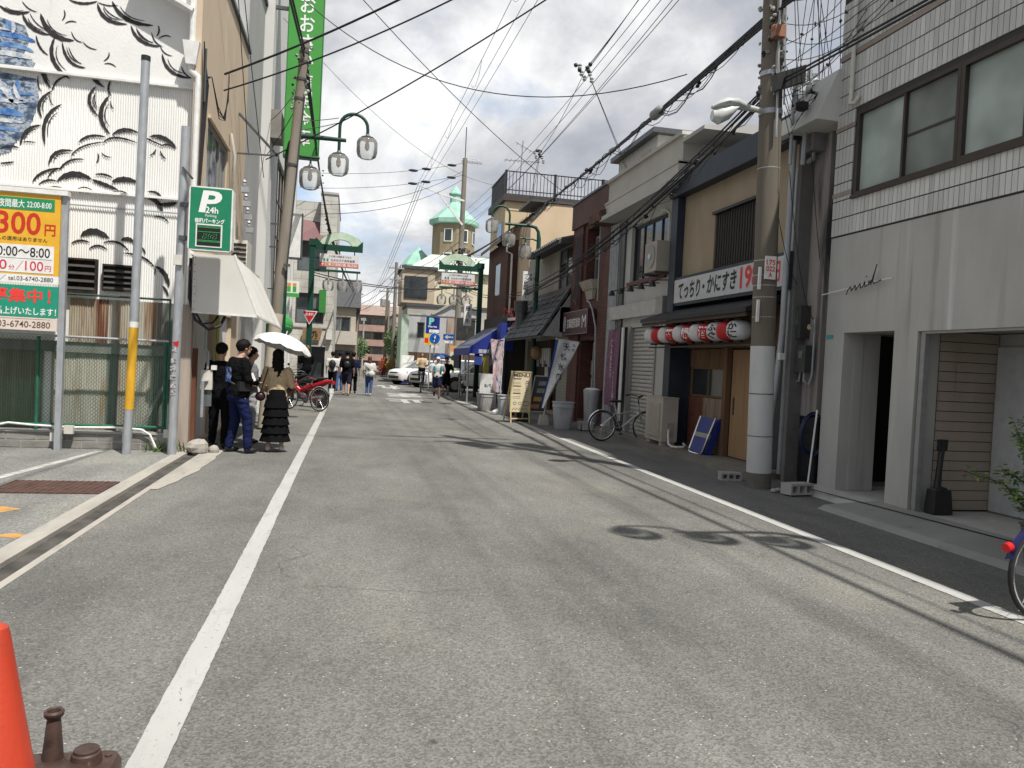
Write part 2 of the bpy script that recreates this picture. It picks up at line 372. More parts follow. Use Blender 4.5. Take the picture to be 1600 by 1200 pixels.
# lettering: built-in font outlines turned into flat meshes
_txt = {}
def glyphs(body, offset=0.0):
    key = (body, offset)
    if key not in _txt:
        cu = bpy.data.curves.new('t', 'FONT'); cu.body = body; cu.size = 1; cu.offset = offset; cu.resolution_u = 3
        o = bpy.data.objects.new('t', cu); COL.objects.link(o)
        dg = bpy.context.evaluated_depsgraph_get(); me = bpy.data.meshes.new_from_object(o.evaluated_get(dg))
        v = [p.co.copy() for p in me.vertices]; f = [list(p.vertices) for p in me.polygons]
        bpy.data.objects.remove(o); bpy.data.curves.remove(cu); bpy.data.meshes.remove(me)
        _txt[key] = (v, f)
    return _txt[key]
def lettering(mb, body, fr, u0, u1, v0, v1, d, bold=0.0, slant=0.0):
    """fit text into a rectangle of a facade frame, lying at depth d"""
    v, f = glyphs(body, bold)
    if not v: return mb
    x0 = min(p.x for p in v); x1 = max(p.x for p in v); y0 = min(p.y for p in v); y1 = max(p.y for p in v)
    q = []
    for p in v:
        a = (p.x-x0)/max(x1-x0, 1e-6); b = (p.y-y0)/max(y1-y0, 1e-6)
        q.append(fr.p(u0+(u1-u0)*a+slant*(b-.5)*(v1-v0), v0+(v1-v0)*b, d))
    mb.add(q, f); return mb
def vlettering(mb, body, fr, uc, w, vtop, h, d, bold=0.0, gap=.12):
    for i, ch in enumerate(body):
        a = vtop-h*i
        if ch in 'ー－': fr2 = fr; mb_box = fr.box(mb, uc-w*.06, uc+w*.06, a-h*.9, a-h*.1, d-.001, d+.001); continue
        lettering(mb, ch, fr, uc-w/2, uc+w/2, a-h*(1-gap/2), a-h*gap/2, d, bold)
    return mb
def sag(a, b, s, n=18):
    a, b = Vector(a), Vector(b)
    return [a.lerp(b, i/n)-Vector((0,0,4*s*(i/n)*(1-i/n))) for i in range(n+1)]

# ================================================================== shared materials
M_road = asphalt('road_asphalt', (.112, .1108, .1035), (.183, .180, .166), (.55, .54, .51))
M_lot = asphalt('lot_asphalt', (.14, .142, .135), (.24, .24, .225), (.50, .49, .46), .8)
M_conc = layered('concrete_plain', [(.3, (.30, .295, .28)), (.7, (.44, .43, .41))], (1.5, 1.5, 3), bump=.3, stain=[((.20, .195, .18), (2, 2, .5), .58, .8)])
M_curb = layered('kerb_concrete', [(.3, (.27, .255, .225)), (.7, (.40, .375, .335))], (4, 1.2, 4), bump=.35, stain=[((.22, .21, .19), (6, 2, 6), .58, .75)])
M_line = layered('road_paint_white', [(.28, (.33, .33, .315)), (.5, (.39, .39, .375)), (.8, (.43, .43, .415))], (3, .9, 3), bump=.3, bs=90, dist=.003, stain=[((.30, .30, .288), (40, 30, 40), .60, .70), ((.25, .245, .235), (5, 2.2, 5), .60, .80), ((.17, .166, .157), (38, 26, 40), .645, .675), ((.28, .275, .265), (90, 1.5, 40), .62, .72)])
M_white = plain('painted_white', (.74, .74, .72), .55)
M_offw = plain('ivory_plastic', (.62, .60, .54), .5)
M_black = plain('black_plastic', (.018, .018, .019), .45)
M_wire = plain('cable_black', (.014, .014, .016), .6, var=0)
M_wireg = plain('cable_grey', (.10, .10, .11), .6, var=0)
M_galv = layered('galvanised_steel', [(.3, (.30, .32, .34)), (.7, (.43, .45, .47))], (14, 14, 5), rough=.48, metal=.35, bump=.06, spec=.5)
M_steel = plain('steel_dark', (.10, .105, .11), .45, .5)
M_chrome = plain('chrome', (.72, .72, .72), .18, 1, var=.03)
M_green = plain('lamp_green', (.006, .052, .033), .45, var=.08)
M_fgreen = plain('fence_green', (.018, .12, .075), .5, var=.12)
M_bglass = glassm('window_dark', (.028, .034, .038))
M_gglass = glassm('window_grey', (.12, .14, .145), .12)
M_alum = plain('aluminium_frame', (.34, .34, .335), .45, .5)
M_bronze = plain('bronze_frame', (.055, .043, .037), .45, .2)
M_rubber = plain('rubber', (.02, .02, .02), .8)
M_red = plain('paint_red', (.48, .018, .02), .4)
M_ink = plain('print_black', (.02, .02, .021), .6, var=0)
M_inkr = plain('print_red', (.62, .03, .03), .5, var=0)
M_inkw = plain('print_white', (.78, .78, .77), .5, var=0)
M_inkg = plain('print_green', (.02, .24, .11), .5, var=0)

# ================================================================== the ground
m = MB(); m.box(-900, 900, -900, 900, -1.0, -.1); struct('ground', m, plain('far_ground', (.16, .155, .145), .95, var=.1, vs=.05))
m = MB()
m.add([(-2.06,-14,0),(60,-14,0),(60,12.15,0),(-2.06,12.15,0)], [(0,1,2,3)])
m.add([(-70,12.15,0),(70,12.15,0),(70,300,0),(-70,300,0)], [(0,1,2,3)])
struct('road', m, M_road)
m = MB(); m.add([(-40,-14,.004),(-2.46,-14,.004),(-2.46,12.2,.004),(-40,12.2,.004)], [(0,1,2,3)]); struct('parking_lot', m, M_lot)
m = MB(); m.box(-2.46, -2.29, -14, 12.6, -.08, .010); struct('lot_kerb', m, M_curb)
m = MB(); m.box(-2.12, -2.06, -14, 12.4, -.08, .004); struct('gutter_edge', m, M_curb)
m = MB(); m.box(-2.29, -2.12, -14, 12.4, -.09, -.028); struct('gutter', m, plain('gutter_mud', (.075, .07, .062), .95, var=.25, vs=4))
# broken concrete strip beside the gutter, ragged edge
m = MB(); pts = []
for i in range(14):
    y = 8.9+i*.28; pts.append((-2.06, y, .006)); pts.append((-1.98+.16*min(1, (i/5.0))+random.uniform(-.025, .025), y, .006))
m.add(pts, [(2*i, 2*i+1, 2*i+3, 2*i+2) for i in range(13)]); struct('concrete_strip', m, M_curb)
# painted lines
def worn_line(xs, w):
    m = MB(); rows = []
    for i in range(900):
        y = -6+i*.0433; x = xs[0][1]
        for (ya, xa), (yb, xb) in zip(xs, xs[1:]):
            if ya <= y <= yb: x = xa+(xb-xa)*(y-ya)/(yb-ya)
        e = [mnoise.noise(Vector((y*k, x+s, 3.3)))*a for s in (0, 9) for k, a in ((1.3, .006),)]; f = [mnoise.noise(Vector((y*14, x+s, 7)))*.005 for s in (0, 9)]
        rows.append([(x-w+e[0]+f[0], y, .004), (x+w+e[1]+f[1], y, .004)])
    m.sheet(rows); return m
struct('left_road_line', worn_line([(-12, -.677), (33, -.677)], .068), M_line)
struct('right_road_line', worn_line([(-12, 4.45), (20, 4.50), (27, 4.30), (31, 4.05), (33, 4.15)], .070), M_line)
m = MB(); m.add([(3.5,34.8,.004),(6.6,35.3,.004),(6.6,35.5,.004),(3.5,35.0,.004)], [(0,1,2,3)]); struct('lot_edge_line', m, M_line)
m = MB(); frd = Fr((0, 0, .004), FRONT)
for ch, y0, y1, x0, x1 in (('止', 26.9, 29.4, 1.35, 2.75), ('ま', 31.0, 34.2, 1.5, 2.95), ('れ', 38.5, 43.5, 1.45, 2.6)):
    v, f = glyphs(ch, .045); a0 = min(p.x for p in v); a1 = max(p.x for p in v); b0 = min(p.y for p in v); b1 = max(p.y for p in v)
    m.add([(x1-(x1-x0)*(p.x-a0)/(a1-a0), y1-(y1-y0)*(p.y-b0)/(b1-b0), .004) for p in v], f)
struct('stop_marking', m, M_line)
# lot markings and the steel plate
m = MB(); m.bar((-3.80, 9.3, .0065), (-3.46, 12.0, .0065), .11, .004); struct('bay_line', m, layered('bay_paint', [(.35, (.26, .26, .245)), (.6, (.46, .46, .44))], (6, 6, 6), bump=0))
M_or = layered('bay_orange', [(.35, (.30, .20, .10)), (.6, (.55, .27, .06))], (9, 9, 9), bump=0)
m = MB(); m.add([(-3.4,7.55,.006),(-2.98,7.6,.006),(-2.88,7.76,.006),(-3.05,7.86,.006),(-3.5,7.9,.006)], [(0,1,2,3,4)]); struct('bay_arrow', m, M_or)
m = MB(); m.add([(-3.3,6.62,.006),(-2.62,6.66,.006),(-2.50,6.60,.006),(-2.42,6.70,.006),(-2.55,6.78,.006),(-2.64,6.73,.006),(-3.3,6.69,.006)], [(0,1,2,3,4,5,6)]); struct('bay_tick', m, M_or)
m = MB(); m.box(-3.52, -2.47, 8.55, 9.3, .004, .016)
for i in range(16):
    m.box(-3.52+i*.066, -3.50+i*.066, 8.55, 9.3, .016, .019)
single('steel_plate', m, plain('plate_brown', (.10, .055, .045), .6, .2, var=.2), 'brown ribbed steel plate lying on the car park beside the kerb', 'steel plate', (-3, 8.9, 0))

# ================================================================== left: mural building
T = Thing('mural_building', 'white corrugated building with black cloud mural and blue lettering', 'building', (-4.4, 13.5, 0))
FM = Fr((0, 12.7, 0), FRONT)
M_mw = layered('mural_white', [(.3, (.72, .715, .695)), (.6, (.82, .82, .80))], (.9, .9, .5), rough=.6, bump=.05, stain=[((.36, .34, .31), (2.2, 2.2, .35), .64, .82)])
M_mp = layered('mural_plaster', [(.3, (.66, .66, .645)), (.65, (.76, .76, .745))], (1.2, 1.2, 1.2), bump=.35, bs=25, stain=[((.40, .39, .37), (3, 3, .4), .62, .8)])
m = MB(); m.box(-12, -2.48, 12.74, 20, 2.0, 8.6); m.box(-12, -2.48, 12.74, 20, 0, 2.0); T.part('wall', m, M_mp)
m = MB(); m.box(-12, -2.5, 12.68, 12.735, 5.53, 8.6); T.part('upper_wall', m, M_mp)
m = MB(); m.box(-12, -2.49, 12.62, 12.735, 5.49, 5.525); T.part('drip_edge', m, M_white)
def corrug(x0, x1, z0, z1, y, pitch=.034, amp=.007, lean=0):
    n = int((x1-x0)/pitch*6); rows = [[], []]
    for i in range(n+1):
        x = x0+(x1-x0)*i/n; d = amp*math.cos(2*math.pi*(x-x0)/pitch)
        rows[0].append((x, y-d, z0)); rows[1].append((x, y-d-lean, z1))
    q = MB(); q.sheet(rows); return q
for a, b in ((-11.5, -5.4), (-5.405, -4.25), (-4.255, -2.52)):
    T.part('corrugated_panel', corrug(a, b, 3.83, 5.49, 12.70+.003*random.random()), M_mw, fix=False)
    T.part('corrugated_panel', corrug(a, b, 2.22, 3.86, 12.717), M_mw, fix=False)
m = MB(); m.box(-11.5, -2.5, 12.66, 12.70, 3.80, 3.835); T.part('seam_strip', m, M_mw)
m = MB(); m.bar((-11.5, 12.685, 3.62), (-2.6, 12.685, 3.60), .012, .02); T.part('lap_edge', m, M_galv)
STROKES = [(-5.22,6.4,-5.06,6.25,-4.81,6.36,0.045), (-4.92,6.5,-4.84,6.37,-4.71,6.37,0.013), (-4.3,6.61,-4.12,6.53,-3.91,6.64,0.032), (-4.91,6.32,-4.83,6.06,-4.53,6.06,0.045), (-4.67,6.35,-4.57,5.98,-4.21,6.02,0.071), (-4.81,6.34,-4.75,6.18,-4.57,6.12,0.01), (-4.72,6.03,-4.69,5.83,-4.55,5.76,0.026), (-4.47,6.03,-4.61,5.67,-4.25,5.45,0.052), (-4.37,5.98,-4.32,5.62,-4.04,5.64,0.039), (-4.28,5.92,-4.22,5.72,-4.09,5.69,0.013), (-4.25,6.15,-4.21,6.0,-4.09,6.01,0.013), (-4.09,6.02,-4.02,5.92,-3.89,5.93,0.013), (-4.02,5.96,-4.09,5.54,-3.78,5.39,0.064), (-3.69,5.52,-3.76,5.35,-3.68,5.27,0.026), (-3.91,6.61,-3.85,6.31,-3.49,6.36,0.052), (-3.71,6.67,-3.58,6.34,-3.13,6.39,0.058), (-3.83,6.59,-3.75,6.44,-3.53,6.41,0.01), (-3.91,6.63,-3.78,6.57,-3.62,6.62,0.013), (-3.44,6.35,-3.36,6.06,-3.02,6.09,0.045), (-3.37,6.33,-3.28,6.16,-3.12,6.13,0.013), (-3.15,6.29,-3.12,6.12,-2.98,6.09,0.016), (-3.06,6.4,-3.02,6.31,-3.08,6.23,0.019), (-3.05,6.2,-2.96,6.29,-2.87,6.25,0.016), (-2.99,5.99,-2.94,5.65,-2.56,5.67,0.045), (-3.02,6.1,-2.98,5.97,-2.84,5.97,0.013), (-2.71,5.83,-2.68,5.71,-2.56,5.67,0.019), (-4.36,6.45,-4.32,6.37,-4.38,6.29,0.016), (-4.34,6.25,-4.27,6.32,-4.18,6.29,0.013), (-3.73,5.91,-3.71,5.83,-3.8,5.77,0.016), (-3.79,5.73,-3.7,5.77,-3.62,5.7,0.013), (-4.59,5.7,-4.68,5.46,-4.5,5.29,0.045), (-4.68,5.46,-4.7,5.29,-4.62,5.22,0.013), (-4.49,5.25,-4.45,5.44,-4.31,5.48,0.026), (-3.89,5.39,-4.1,5.17,-3.84,4.94,0.039), (-3.71,5.27,-3.94,4.96,-3.68,4.7,0.052), (-3.69,5.2,-3.68,5.1,-3.64,5.08,0.013), (-3.9,5.31,-3.92,5.13,-3.86,5.07,0.01), (-4.49,5.25,-4.75,5.06,-4.61,4.84,0.039), (-4.51,5.23,-4.53,5.09,-4.46,5.04,0.01), (-4.35,5.07,-4.66,4.88,-4.56,4.45,0.045), (-4.62,4.73,-4.86,4.69,-4.89,4.41,0.039), (-4.86,4.46,-4.78,4.48,-4.68,4.47,0.013), (-5.16,4.32,-5.06,4.41,-4.9,4.37,0.026), (-5.15,4.12,-5.05,4.13,-4.96,4.16,0.023), (-4.11,4.53,-3.98,4.7,-3.73,4.65,0.032), (-3.65,4.69,-3.51,4.86,-3.28,4.76,0.039), (-3.77,4.56,-3.67,4.73,-3.29,4.61,0.026), (-4.21,4.3,-4.13,4.51,-3.74,4.58,0.019), (-4.5,4.16,-4.47,4.42,-4.18,4.4,0.039), (-4.36,4.09,-4.26,4.3,-4.02,4.29,0.026), (-4.71,3.88,-4.64,4.06,-4.36,4.13,0.032), (-4.51,3.96,-4.46,4.11,-4.3,4.14,0.019), (-4.94,3.76,-4.76,3.85,-4.59,3.78,0.045), (-4.63,3.85,-4.53,3.97,-4.38,3.93,0.026), (-4.38,3.93,-4.18,4.16,-3.91,4.0,0.071), (-3.91,4.0,-3.75,3.95,-3.54,3.88,0.052), (-3.87,4.08,-3.73,4.12,-3.62,4.05,0.026), (-3.63,3.99,-3.48,4.09,-3.28,4.02,0.071), (-4.61,3.77,-4.4,3.88,-4.26,3.81,0.032), (-4.11,3.83,-4.01,3.92,-3.88,3.83,0.013), (-3.86,4.25,-3.81,4.31,-3.84,4.41,0.016), (-3.79,4.42,-3.75,4.35,-3.65,4.36,0.016), (-3.13,4.72,-2.94,4.81,-2.74,4.6,0.045), (-3.28,4.74,-3.07,4.65,-2.93,4.61,0.019), (-2.97,4.6,-2.85,4.67,-2.74,4.58,0.026), (-3.12,4.44,-3.04,4.48,-3.03,4.55,0.016), (-2.97,4.53,-2.95,4.45,-2.88,4.41,0.019), (-3.18,3.83,-2.96,3.82,-2.91,3.59,0.052), (-3.13,3.89,-2.96,3.93,-2.92,3.78,0.032), (-2.97,3.72,-2.82,3.71,-2.71,3.77,0.058), (-3.03,3.53,-2.9,3.56,-2.81,3.45,0.019), (-3.61,3.85,-3.48,3.89,-3.39,3.82,0.016), (-4.04,3.14,-3.89,3.33,-3.64,3.14,0.081), (-4.17,3.02,-4.06,3.12,-3.91,3.06,0.028), (-3.92,2.96,-3.81,3.08,-3.66,2.97,0.028), (-3.73,3.07,-3.52,3.17,-3.36,2.97,0.028), (-3.48,3.13,-3.37,3.19,-3.3,3.11,0.058), (-3.45,2.94,-3.13,2.95,-2.99,2.75,0.028), (-2.99,2.77,-2.8,2.72,-2.78,2.46,0.051), (-2.99,2.75,-2.98,2.71,-2.99,2.64,0.014), (-2.87,2.48,-2.81,2.42,-2.78,2.32,0.033), (-3.19,3.05,-3.15,3.01,-3.13,2.95,0.023)]
def stroke(mb, q, y, n=12):
    x0, z0, xc, zc, x1, z1, w = q; L0 = []; R0 = []
    for i in range(n+1):
        t = i/n; p = Vector(((1-t)**2*x0+2*t*(1-t)*xc+t*t*x1, y, (1-t)**2*z0+2*t*(1-t)*zc+t*t*z1))
        d = Vector((2*(1-t)*(xc-x0)+2*t*(x1-xc), 0, 2*(1-t)*(zc-z0)+2*t*(z1-zc))); d = d.normalized() if d.length else Vector((1,0,0))
        nn = Vector((-d.z, 0, d.x))*((w*.92+.005)*(math.sin(math.pi*min(1, max(0, t)))**.5+.12)*(1+.16*math.sin(29*t+x0*7)))
        L0.append(p+nn*.5); R0.append(p-nn*.5)
    mb.sheet([L0, R0])
M_mk = layered('mural_black', [(.3, (.016, .016, .017)), (.7, (.035, .034, .034))], (20, 20, 6), rough=.6, bump=0, stain=[((.16, .16, .155), (60, 60, 14), .64, .72)])
for q in STROKES:      # strokes continue over plaster and sheets: each lies just proud of the wall under it
    m = MB(); stroke(m, q, 12.674 if q[3] > 5.55 else (12.688 if q[3] > 3.84 else 12.704)); T.part('brush_stroke', m, M_mk)
    if q[6] > .034:    # a thin inner echo line, as a brush painter would add
        c = ((q[0]+q[4])/2, (q[1]+q[5])/2); k = .62; e = [c[0]*(1-k)+q[0]*k, c[1]*(1-k)+q[1]*k, c[0]+(q[2]-c[0])*.55, c[1]+(q[3]-c[1])*.55, c[0]*(1-k)+q[4]*k, c[1]*(1-k)+q[5]*k, .010]
        m = MB(); stroke(m, e, 12.6735 if q[3] > 5.55 else (12.6875 if q[3] > 3.84 else 12.7035)); T.part('brush_stroke', m, M_mk)
def patch(mb, pts, y): mb.add([(x, y, z) for x, z in pts], [tuple(range(len(pts)))])
m = MB()
for pts in ([(-5.3,6.25),(-4.87,6.15),(-4.80,5.95),(-4.88,5.72),(-4.72,5.62),(-4.74,5.56),(-5.3,5.56)], [(-5.3,5.46),(-4.70,5.40),(-4.66,5.10),(-4.72,4.85),(-4.80,4.62),(-4.95,4.45),(-5.02,4.30),(-5.3,4.20)]):
    patch(m, pts, 12.676 if pts[0][1] > 5.5 else 12.690)
T.part('painted_letters', m, layered('mural_navy', [(.36, (.03, .05, .10)), (.47, (.10, .14, .20)), (.55, (.40, .44, .48)), (.62, (.05, .12, .32)), (.70, (.50, .53, .55))], (6, 6, 10), bump=0), label='blurred navy graffiti letters')
m = MB(); random.seed(3)
for q in ((-5.3,5.98,-5.0,6.02,-4.72,5.93,.07),(-5.3,5.80,-5.0,5.90,-4.74,5.78,.06),(-5.3,5.12,-5.0,5.2,-4.72,5.16,.05),(-5.3,4.85,-5.05,4.92,-4.85,4.84,.09),(-5.3,4.62,-5.1,4.66,-4.9,4.60,.05),(-4.98,5.35,-4.9,5.3,-4.96,5.2,.05),(-5.12,6.2,-5.05,6.1,-5.1,6.05,.07)):
    m = MB(); stroke(m, q, 12.672 if q[1] > 5.5 else 12.686); T.part('blue_stroke', m, layered('mural_blue', [(.35, (.03, .12, .36)), (.65, (.22, .36, .56))], (8, 8, 8), bump=0))
m = MB()
for q in ((-5.3,5.71,-5.0,5.74,-4.75,5.68,.07),(-5.3,5.30,-5.12,5.32,-5.0,5.0,.10),(-4.99,5.30,-4.98,5.1,-4.86,5.05,.05),(-5.3,5.05,-5.0,5.02,-4.8,5.06,.05),(-5.3,4.74,-5.1,4.76,-4.86,4.74,.05),(-5.04,6.2,-5.0,6.1,-5.03,6.02,.05),(-5.3,6.05,-5.2,6.08,-5.05,6.05,.03)):
    m = MB(); stroke(m, q, 12.669 if q[1] > 5.55 else 12.684); T.part('white_stroke', m, layered('mural_pale', [(.36, (.20, .28, .42)), (.5, (.50, .53, .56)), (.66, (.70, .71, .70))], (9, 9, 14), bump=0))
# roof edge and downpipe at the corner
m = MB(); m.bar((-3.4, 12.55, 7.02), (-2.52, 12.55, 6.60), .3, .05); T.part('eave', m, M_white)
m = MB(); m.tube([(-2.53,12.50,8.4),(-2.53,12.50,6.15),(-2.53,12.50,6.1)], .045, 10); m.tube([(-2.53,12.50,5.82),(-2.53,12.50,5.72),(-2.43,12.50,5.64),(-2.43,12.50,5.5),(-2.45,12.50,.3)], .045, 10); T.part('downpipe', m, M_white, smooth=True)
m = MB(); m.hexa([(-2.60,12.42,5.80),(-2.46,12.42,5.80),(-2.46,12.60,5.80),(-2.60,12.60,5.80),(-2.65,12.40,6.14),(-2.41,12.40,6.14),(-2.41,12.60,6.14),(-2.65,12.60,6.14)]); T.part('rain_hopper', m, M_white)
# two louvred vents
for k, (x0, x1, z0, z1) in enumerate(((-4.25, -3.80, 2.33, 2.78), (-3.68, -3.29, 2.38, 2.72))):
    m = MB(); y0, y1 = 12.60, 12.74
    FM.box(m, x0, x1, z0, z1, .0, .01)
    for a, b, c, d in ((x0-.02, x1+.02, z1, z1+.03), (x0-.02, x1+.02, z0-.03, z0), (x0-.02, x0, z0, z1), (x1, x1+.02, z0, z1)): FM.box(m, a, b, c, d, -.01, .09)
    v = T.part('vent', m, layered('vent_rust', [(.4, (.012, .012, .012)), (.62, (.05, .03, .02))], (9, 9, 9), bump=.2)) 
    for i in range(4):
        s = MB(); z = z0+(z1-z0)*(i+.5)/4; s.hexa([(x0,12.61,z-.05),(x1,12.61,z-.05),(x1,12.66,z),(x0,12.66,z),(x0,12.606,z-.042),(x1,12.606,z-.042),(x1,12.656,z+.008),(x0,12.656,z+.008)])
        T.part('slat', s, plain('vent_slat', (.06, .06, .058), .5, .3), v)
# rusty lower sheets, each a patched panel of its own
rust = [layered('rust_%d' % i, st, (7, 7, .7), bump=.2, stain=[(sc, (16, 16, 1.2), .55, .72)]) for i, (st, sc) in enumerate((
    ([(.3, (.20, .11, .06)), (.55, (.34, .29, .22)), (.75, (.42, .40, .34))], (.13, .05, .025)),
    ([(.3, (.10, .035, .022)), (.7, (.22, .10, .06))], (.30, .22, .15)),
    ([(.3, (.30, .29, .24)), (.7, (.45, .44, .38))], (.28, .16, .07)),
    ([(.3, (.13, .135, .12)), (.7, (.21, .215, .20))], (.08, .08, .07)),
    ([(.3, (.16, .15, .10)), (.7, (.25, .24, .18))], (.12, .09, .05))))]
xs = [(-4.15,-3.95,0),(-3.95,-3.78,0),(-3.78,-3.62,1),(-3.62,-3.52,2),(-3.52,-3.38,0),(-3.38,-3.10,2),(-3.10,-2.92,0),(-2.92,-2.62,3)]
for a, b, k in xs: T.part('rusty_sheet', corrug(a, b, 1.55, 2.22, 12.705+.012*random.random()), rust[k], fix=False)
for a, b, k in ((-6.2,-5.3,3),(-5.3,-4.5,3),(-4.38,-4.02,2),(-4.02,-3.62,2),(-3.62,-3.45,3),(-3.45,-2.95,2),(-2.95,-2.60,3)): T.part('lower_sheet', corrug(a, b, .12, 1.55, 12.70+.01*random.random()), rust[4] if k == 3 and a < -4 else rust[k], fix=False)
m = MB(); m.box(-6.2, -2.55, 12.66, 12.74, 1.40, 1.56); T.part('rusty_beam', m, rust[3])
m = MB(); m.hexa([(-3.08,12.5,.3),(-3.02,12.5,.3),(-3.02,12.53,.3),(-3.08,12.53,.3),(-2.68,12.62,1.25),(-2.63,12.62,1.25),(-2.63,12.65,1.25),(-2.68,12.65,1.25)]); T.part('prop', m, rust[3])
m = MB(); m.box(-2.48, -2.30, 12.50, 12.60, 0, 1.55); T.part('rusty_corner', m, rust[1])

# ------------------------------------------------------------------ footing blocks and the green fence
T = Thing('block_footing', 'low grey concrete block footing under the green fence', 'low wall', (-4.4, 12.35, 0))
m = MB(); m.box(-6.2, -2.62, 12.283, 12.44, 0, .235); T.part('mortar_core', m, M_conc)
bm_ = MB(); bm_.box(-.193, .193, -.055, .055, -.048, .048); me = bm_.mesh('block', layered('block_grey', [(.3, (.17, .165, .15)), (.7, (.29, .28, .26))], (4, 4, 9), bump=.5, bs=70))
for r in range(2):
    for i in range(9): T.share('block', me, (-6.0+i*.4-.2*r+.002, 12.33+.003*random.random(), .055+.115*r))
m = MB(); m.box(-6.2, -2.62, 12.26, 12.45, .232, .262); T.part('coping', m, M_conc)
T = Thing('chain_link_fence', 'green chain-link fence in front of the rusty sheets', 'fence', (-4.4, 12.3, .26))
m = MB()
for x in (-6.1, -4.42, -2.70): m.cyl((x,12.31,.2), (x,12.31,1.64), .024, 10); 
T.part('post', m, M_fgreen, smooth=True)
m = MB(); m.cyl((-2.665,12.31,.26), (-2.665,12.31,2.26), .014, 8); T.part('corner_post', m, M_fgreen, smooth=True)
m = MB(); m.cyl((-6.2,12.31,.34), (-2.66,12.31,.34), .022, 8); T.part('bottom_rail', m, M_fgreen, smooth=True)
m = MB(); m.cyl((-6.2,12.31,2.25), (-2.66,12.31,2.25), .016, 8); T.part('top_rail', m, plain('fence_dark', (.02, .045, .035), .5), smooth=True)
m = MB(); m.cyl((-6.2,12.30,1.63), (-2.66,12.30,1.63), .018, 8); T.part('hand_rail', m, M_galv, smooth=True)
m = MB(); p = .056
for i in range(-24, 66):
    for s in (1, -1):
        x = -6.2+i*p; a0, b0 = (x, .34), (x+1.28, 1.62)
        if s < 0: a0, b0 = (x+1.28, .34), (x, 1.62)
        lo, hi = -6.2, -2.68
        t0, t1 = 0, 1; dx_ = b0[0]-a0[0]
        ta, tb = sorted(((lo-a0[0])/dx_, (hi-a0[0])/dx_)); t0 = max(t0, ta); t1 = min(t1, tb)
        if t1 <= t0: continue
        P = lambda t: (a0[0]+dx_*t, 12.31+s*.002, a0[1]+1.28*t)
        m.tube([P(t0), P(t1)], .0022, 3, False)
T.part('wire_mesh', m, M_fgreen, kind='stuff')
# white conduit with junction boxes
m = MB(); m.tube([(-6.2,12.24,.22),(-5.2,12.23,.24),(-4.75,12.22,.36),(-4.45,12.22,.335),(-3.9,12.22,.315),(-3.3,12.22,.33),(-2.98,12.22,.31),(-2.86,12.22,.24),(-2.78,12.22,.06),(-2.73,12.2,.01)], .016, 8)
T = Thing('conduit', 'white plastic conduit sagging along the block footing', 'conduit', (-4, 12.2, .02)); T.part('pipe', m, M_white, smooth=True)
for x, z in ((-4.12, .12), (-3.94, .23), (-3.16, .13), (-2.60, .21)):
    m = MB(); m.box(x-.06, x+.06, 12.15, 12.215, z-.005, z+.115); T.part('junction_box', m, M_offw)

# ------------------------------------------------------------------ price board on its post
T = Thing('price_board', 'yellow and green parking price board reading 300 yen', 'sign', (-4.9, 12.0, 0))
FB = Fr((0, 11.97, 0), FRONT)
m = MB(); m.box(-4.075, -3.995, 12.0, 12.08, 0, 3.62); T.part('post', m, M_galv)
m = MB(); m.box(-5.78, -5.70, 12.0, 12.08, 0, 3.62); T.part('post', m, M_galv)
m = MB(); m.box(-5.80, -3.98, 11.94, 12.06, 3.60, 3.665); T.part('cap', m, M_white)
m = MB(); FB.box(m, -5.70, -4.075, 2.465, 3.59, -.03, 0); T.part('panel', m, plain('sign_yellow', (.72, .40, .03), .45, var=.04))
m = MB(); FB.box(m, -5.70, -4.075, 2.345, 2.462, -.03, 0); T.part('panel', m, M_white)
m = MB(); FB.box(m, -5.70, -4.075, 1.875, 2.315, -.03, 0); T.part('panel', m, plain('sign_teal', (.012, .27, .17), .45, var=.04))
m = MB(); FB.box(m, -5.70, -4.075, 1.69, 1.868, -.03, 0); T.part('panel', m, plain('sign_pink', (.66, .56, .50), .5, var=.04))
m = MB(); FB.box(m, -5.62, -4.15, 3.36, 3.53, .001, .004); T.part('header', m, plain('sign_green', (.02, .24, .10), .45, var=.03))
m = MB(); FB.box(m, -5.62, -4.14, 2.49, 2.875, .001, .004); T.part('price_box', m, M_white)
m = MB(); FB.box(m, -5.60, -4.16, 2.683, 2.687, .0045, .006); lettering(m, '20:00～8:00', FB, -4.93, -4.19, 2.71, 2.845, .006, .01); T.part('lettering', m, M_ink)
m = MB(); lettering(m, '夜間最大', FB, -4.86, -4.53, 3.385, 3.50, .006, .012); lettering(m, '22:00-8:00', FB, -4.50, -4.19, 3.40, 3.48, .006, .01); T.part('lettering', m, M_inkw)
m = MB(); lettering(m, '300', FB, -4.875, -4.32, 3.02, 3.33, .003, .016); lettering(m, '円', FB, -4.27, -4.13, 3.02, 3.18, .003, .02); T.part('lettering', m, plain('print_red2', (.50, .03, .012), .5, var=0))
m = MB(); lettering(m, '※繰り返しの適用はありません', FB, -5.1, -4.23, 2.925, 2.985, .003, .008); lettering(m, '専用 ／ tel.03-6740-2880', FB, -5.0, -4.14, 2.37, 2.45, .003, .0); T.part('lettering', m, M_ink)
m = MB(); lettering(m, '60', FB, -4.93, -4.73, 2.52, 2.655, .006, .006); lettering(m, '分', FB, -4.71, -4.63, 2.52, 2.59, .006, .006); lettering(m, '／', FB, -4.62, -4.52, 2.51, 2.66, .006, 0); lettering(m, '100', FB, -4.50, -4.27, 2.52, 2.655, .006, .006); lettering(m, '円', FB, -4.25, -4.17, 2.52, 2.60, .006, .006); T.part('lettering', m, plain('print_pinkred', (.58, .03, .07), .5, var=0))
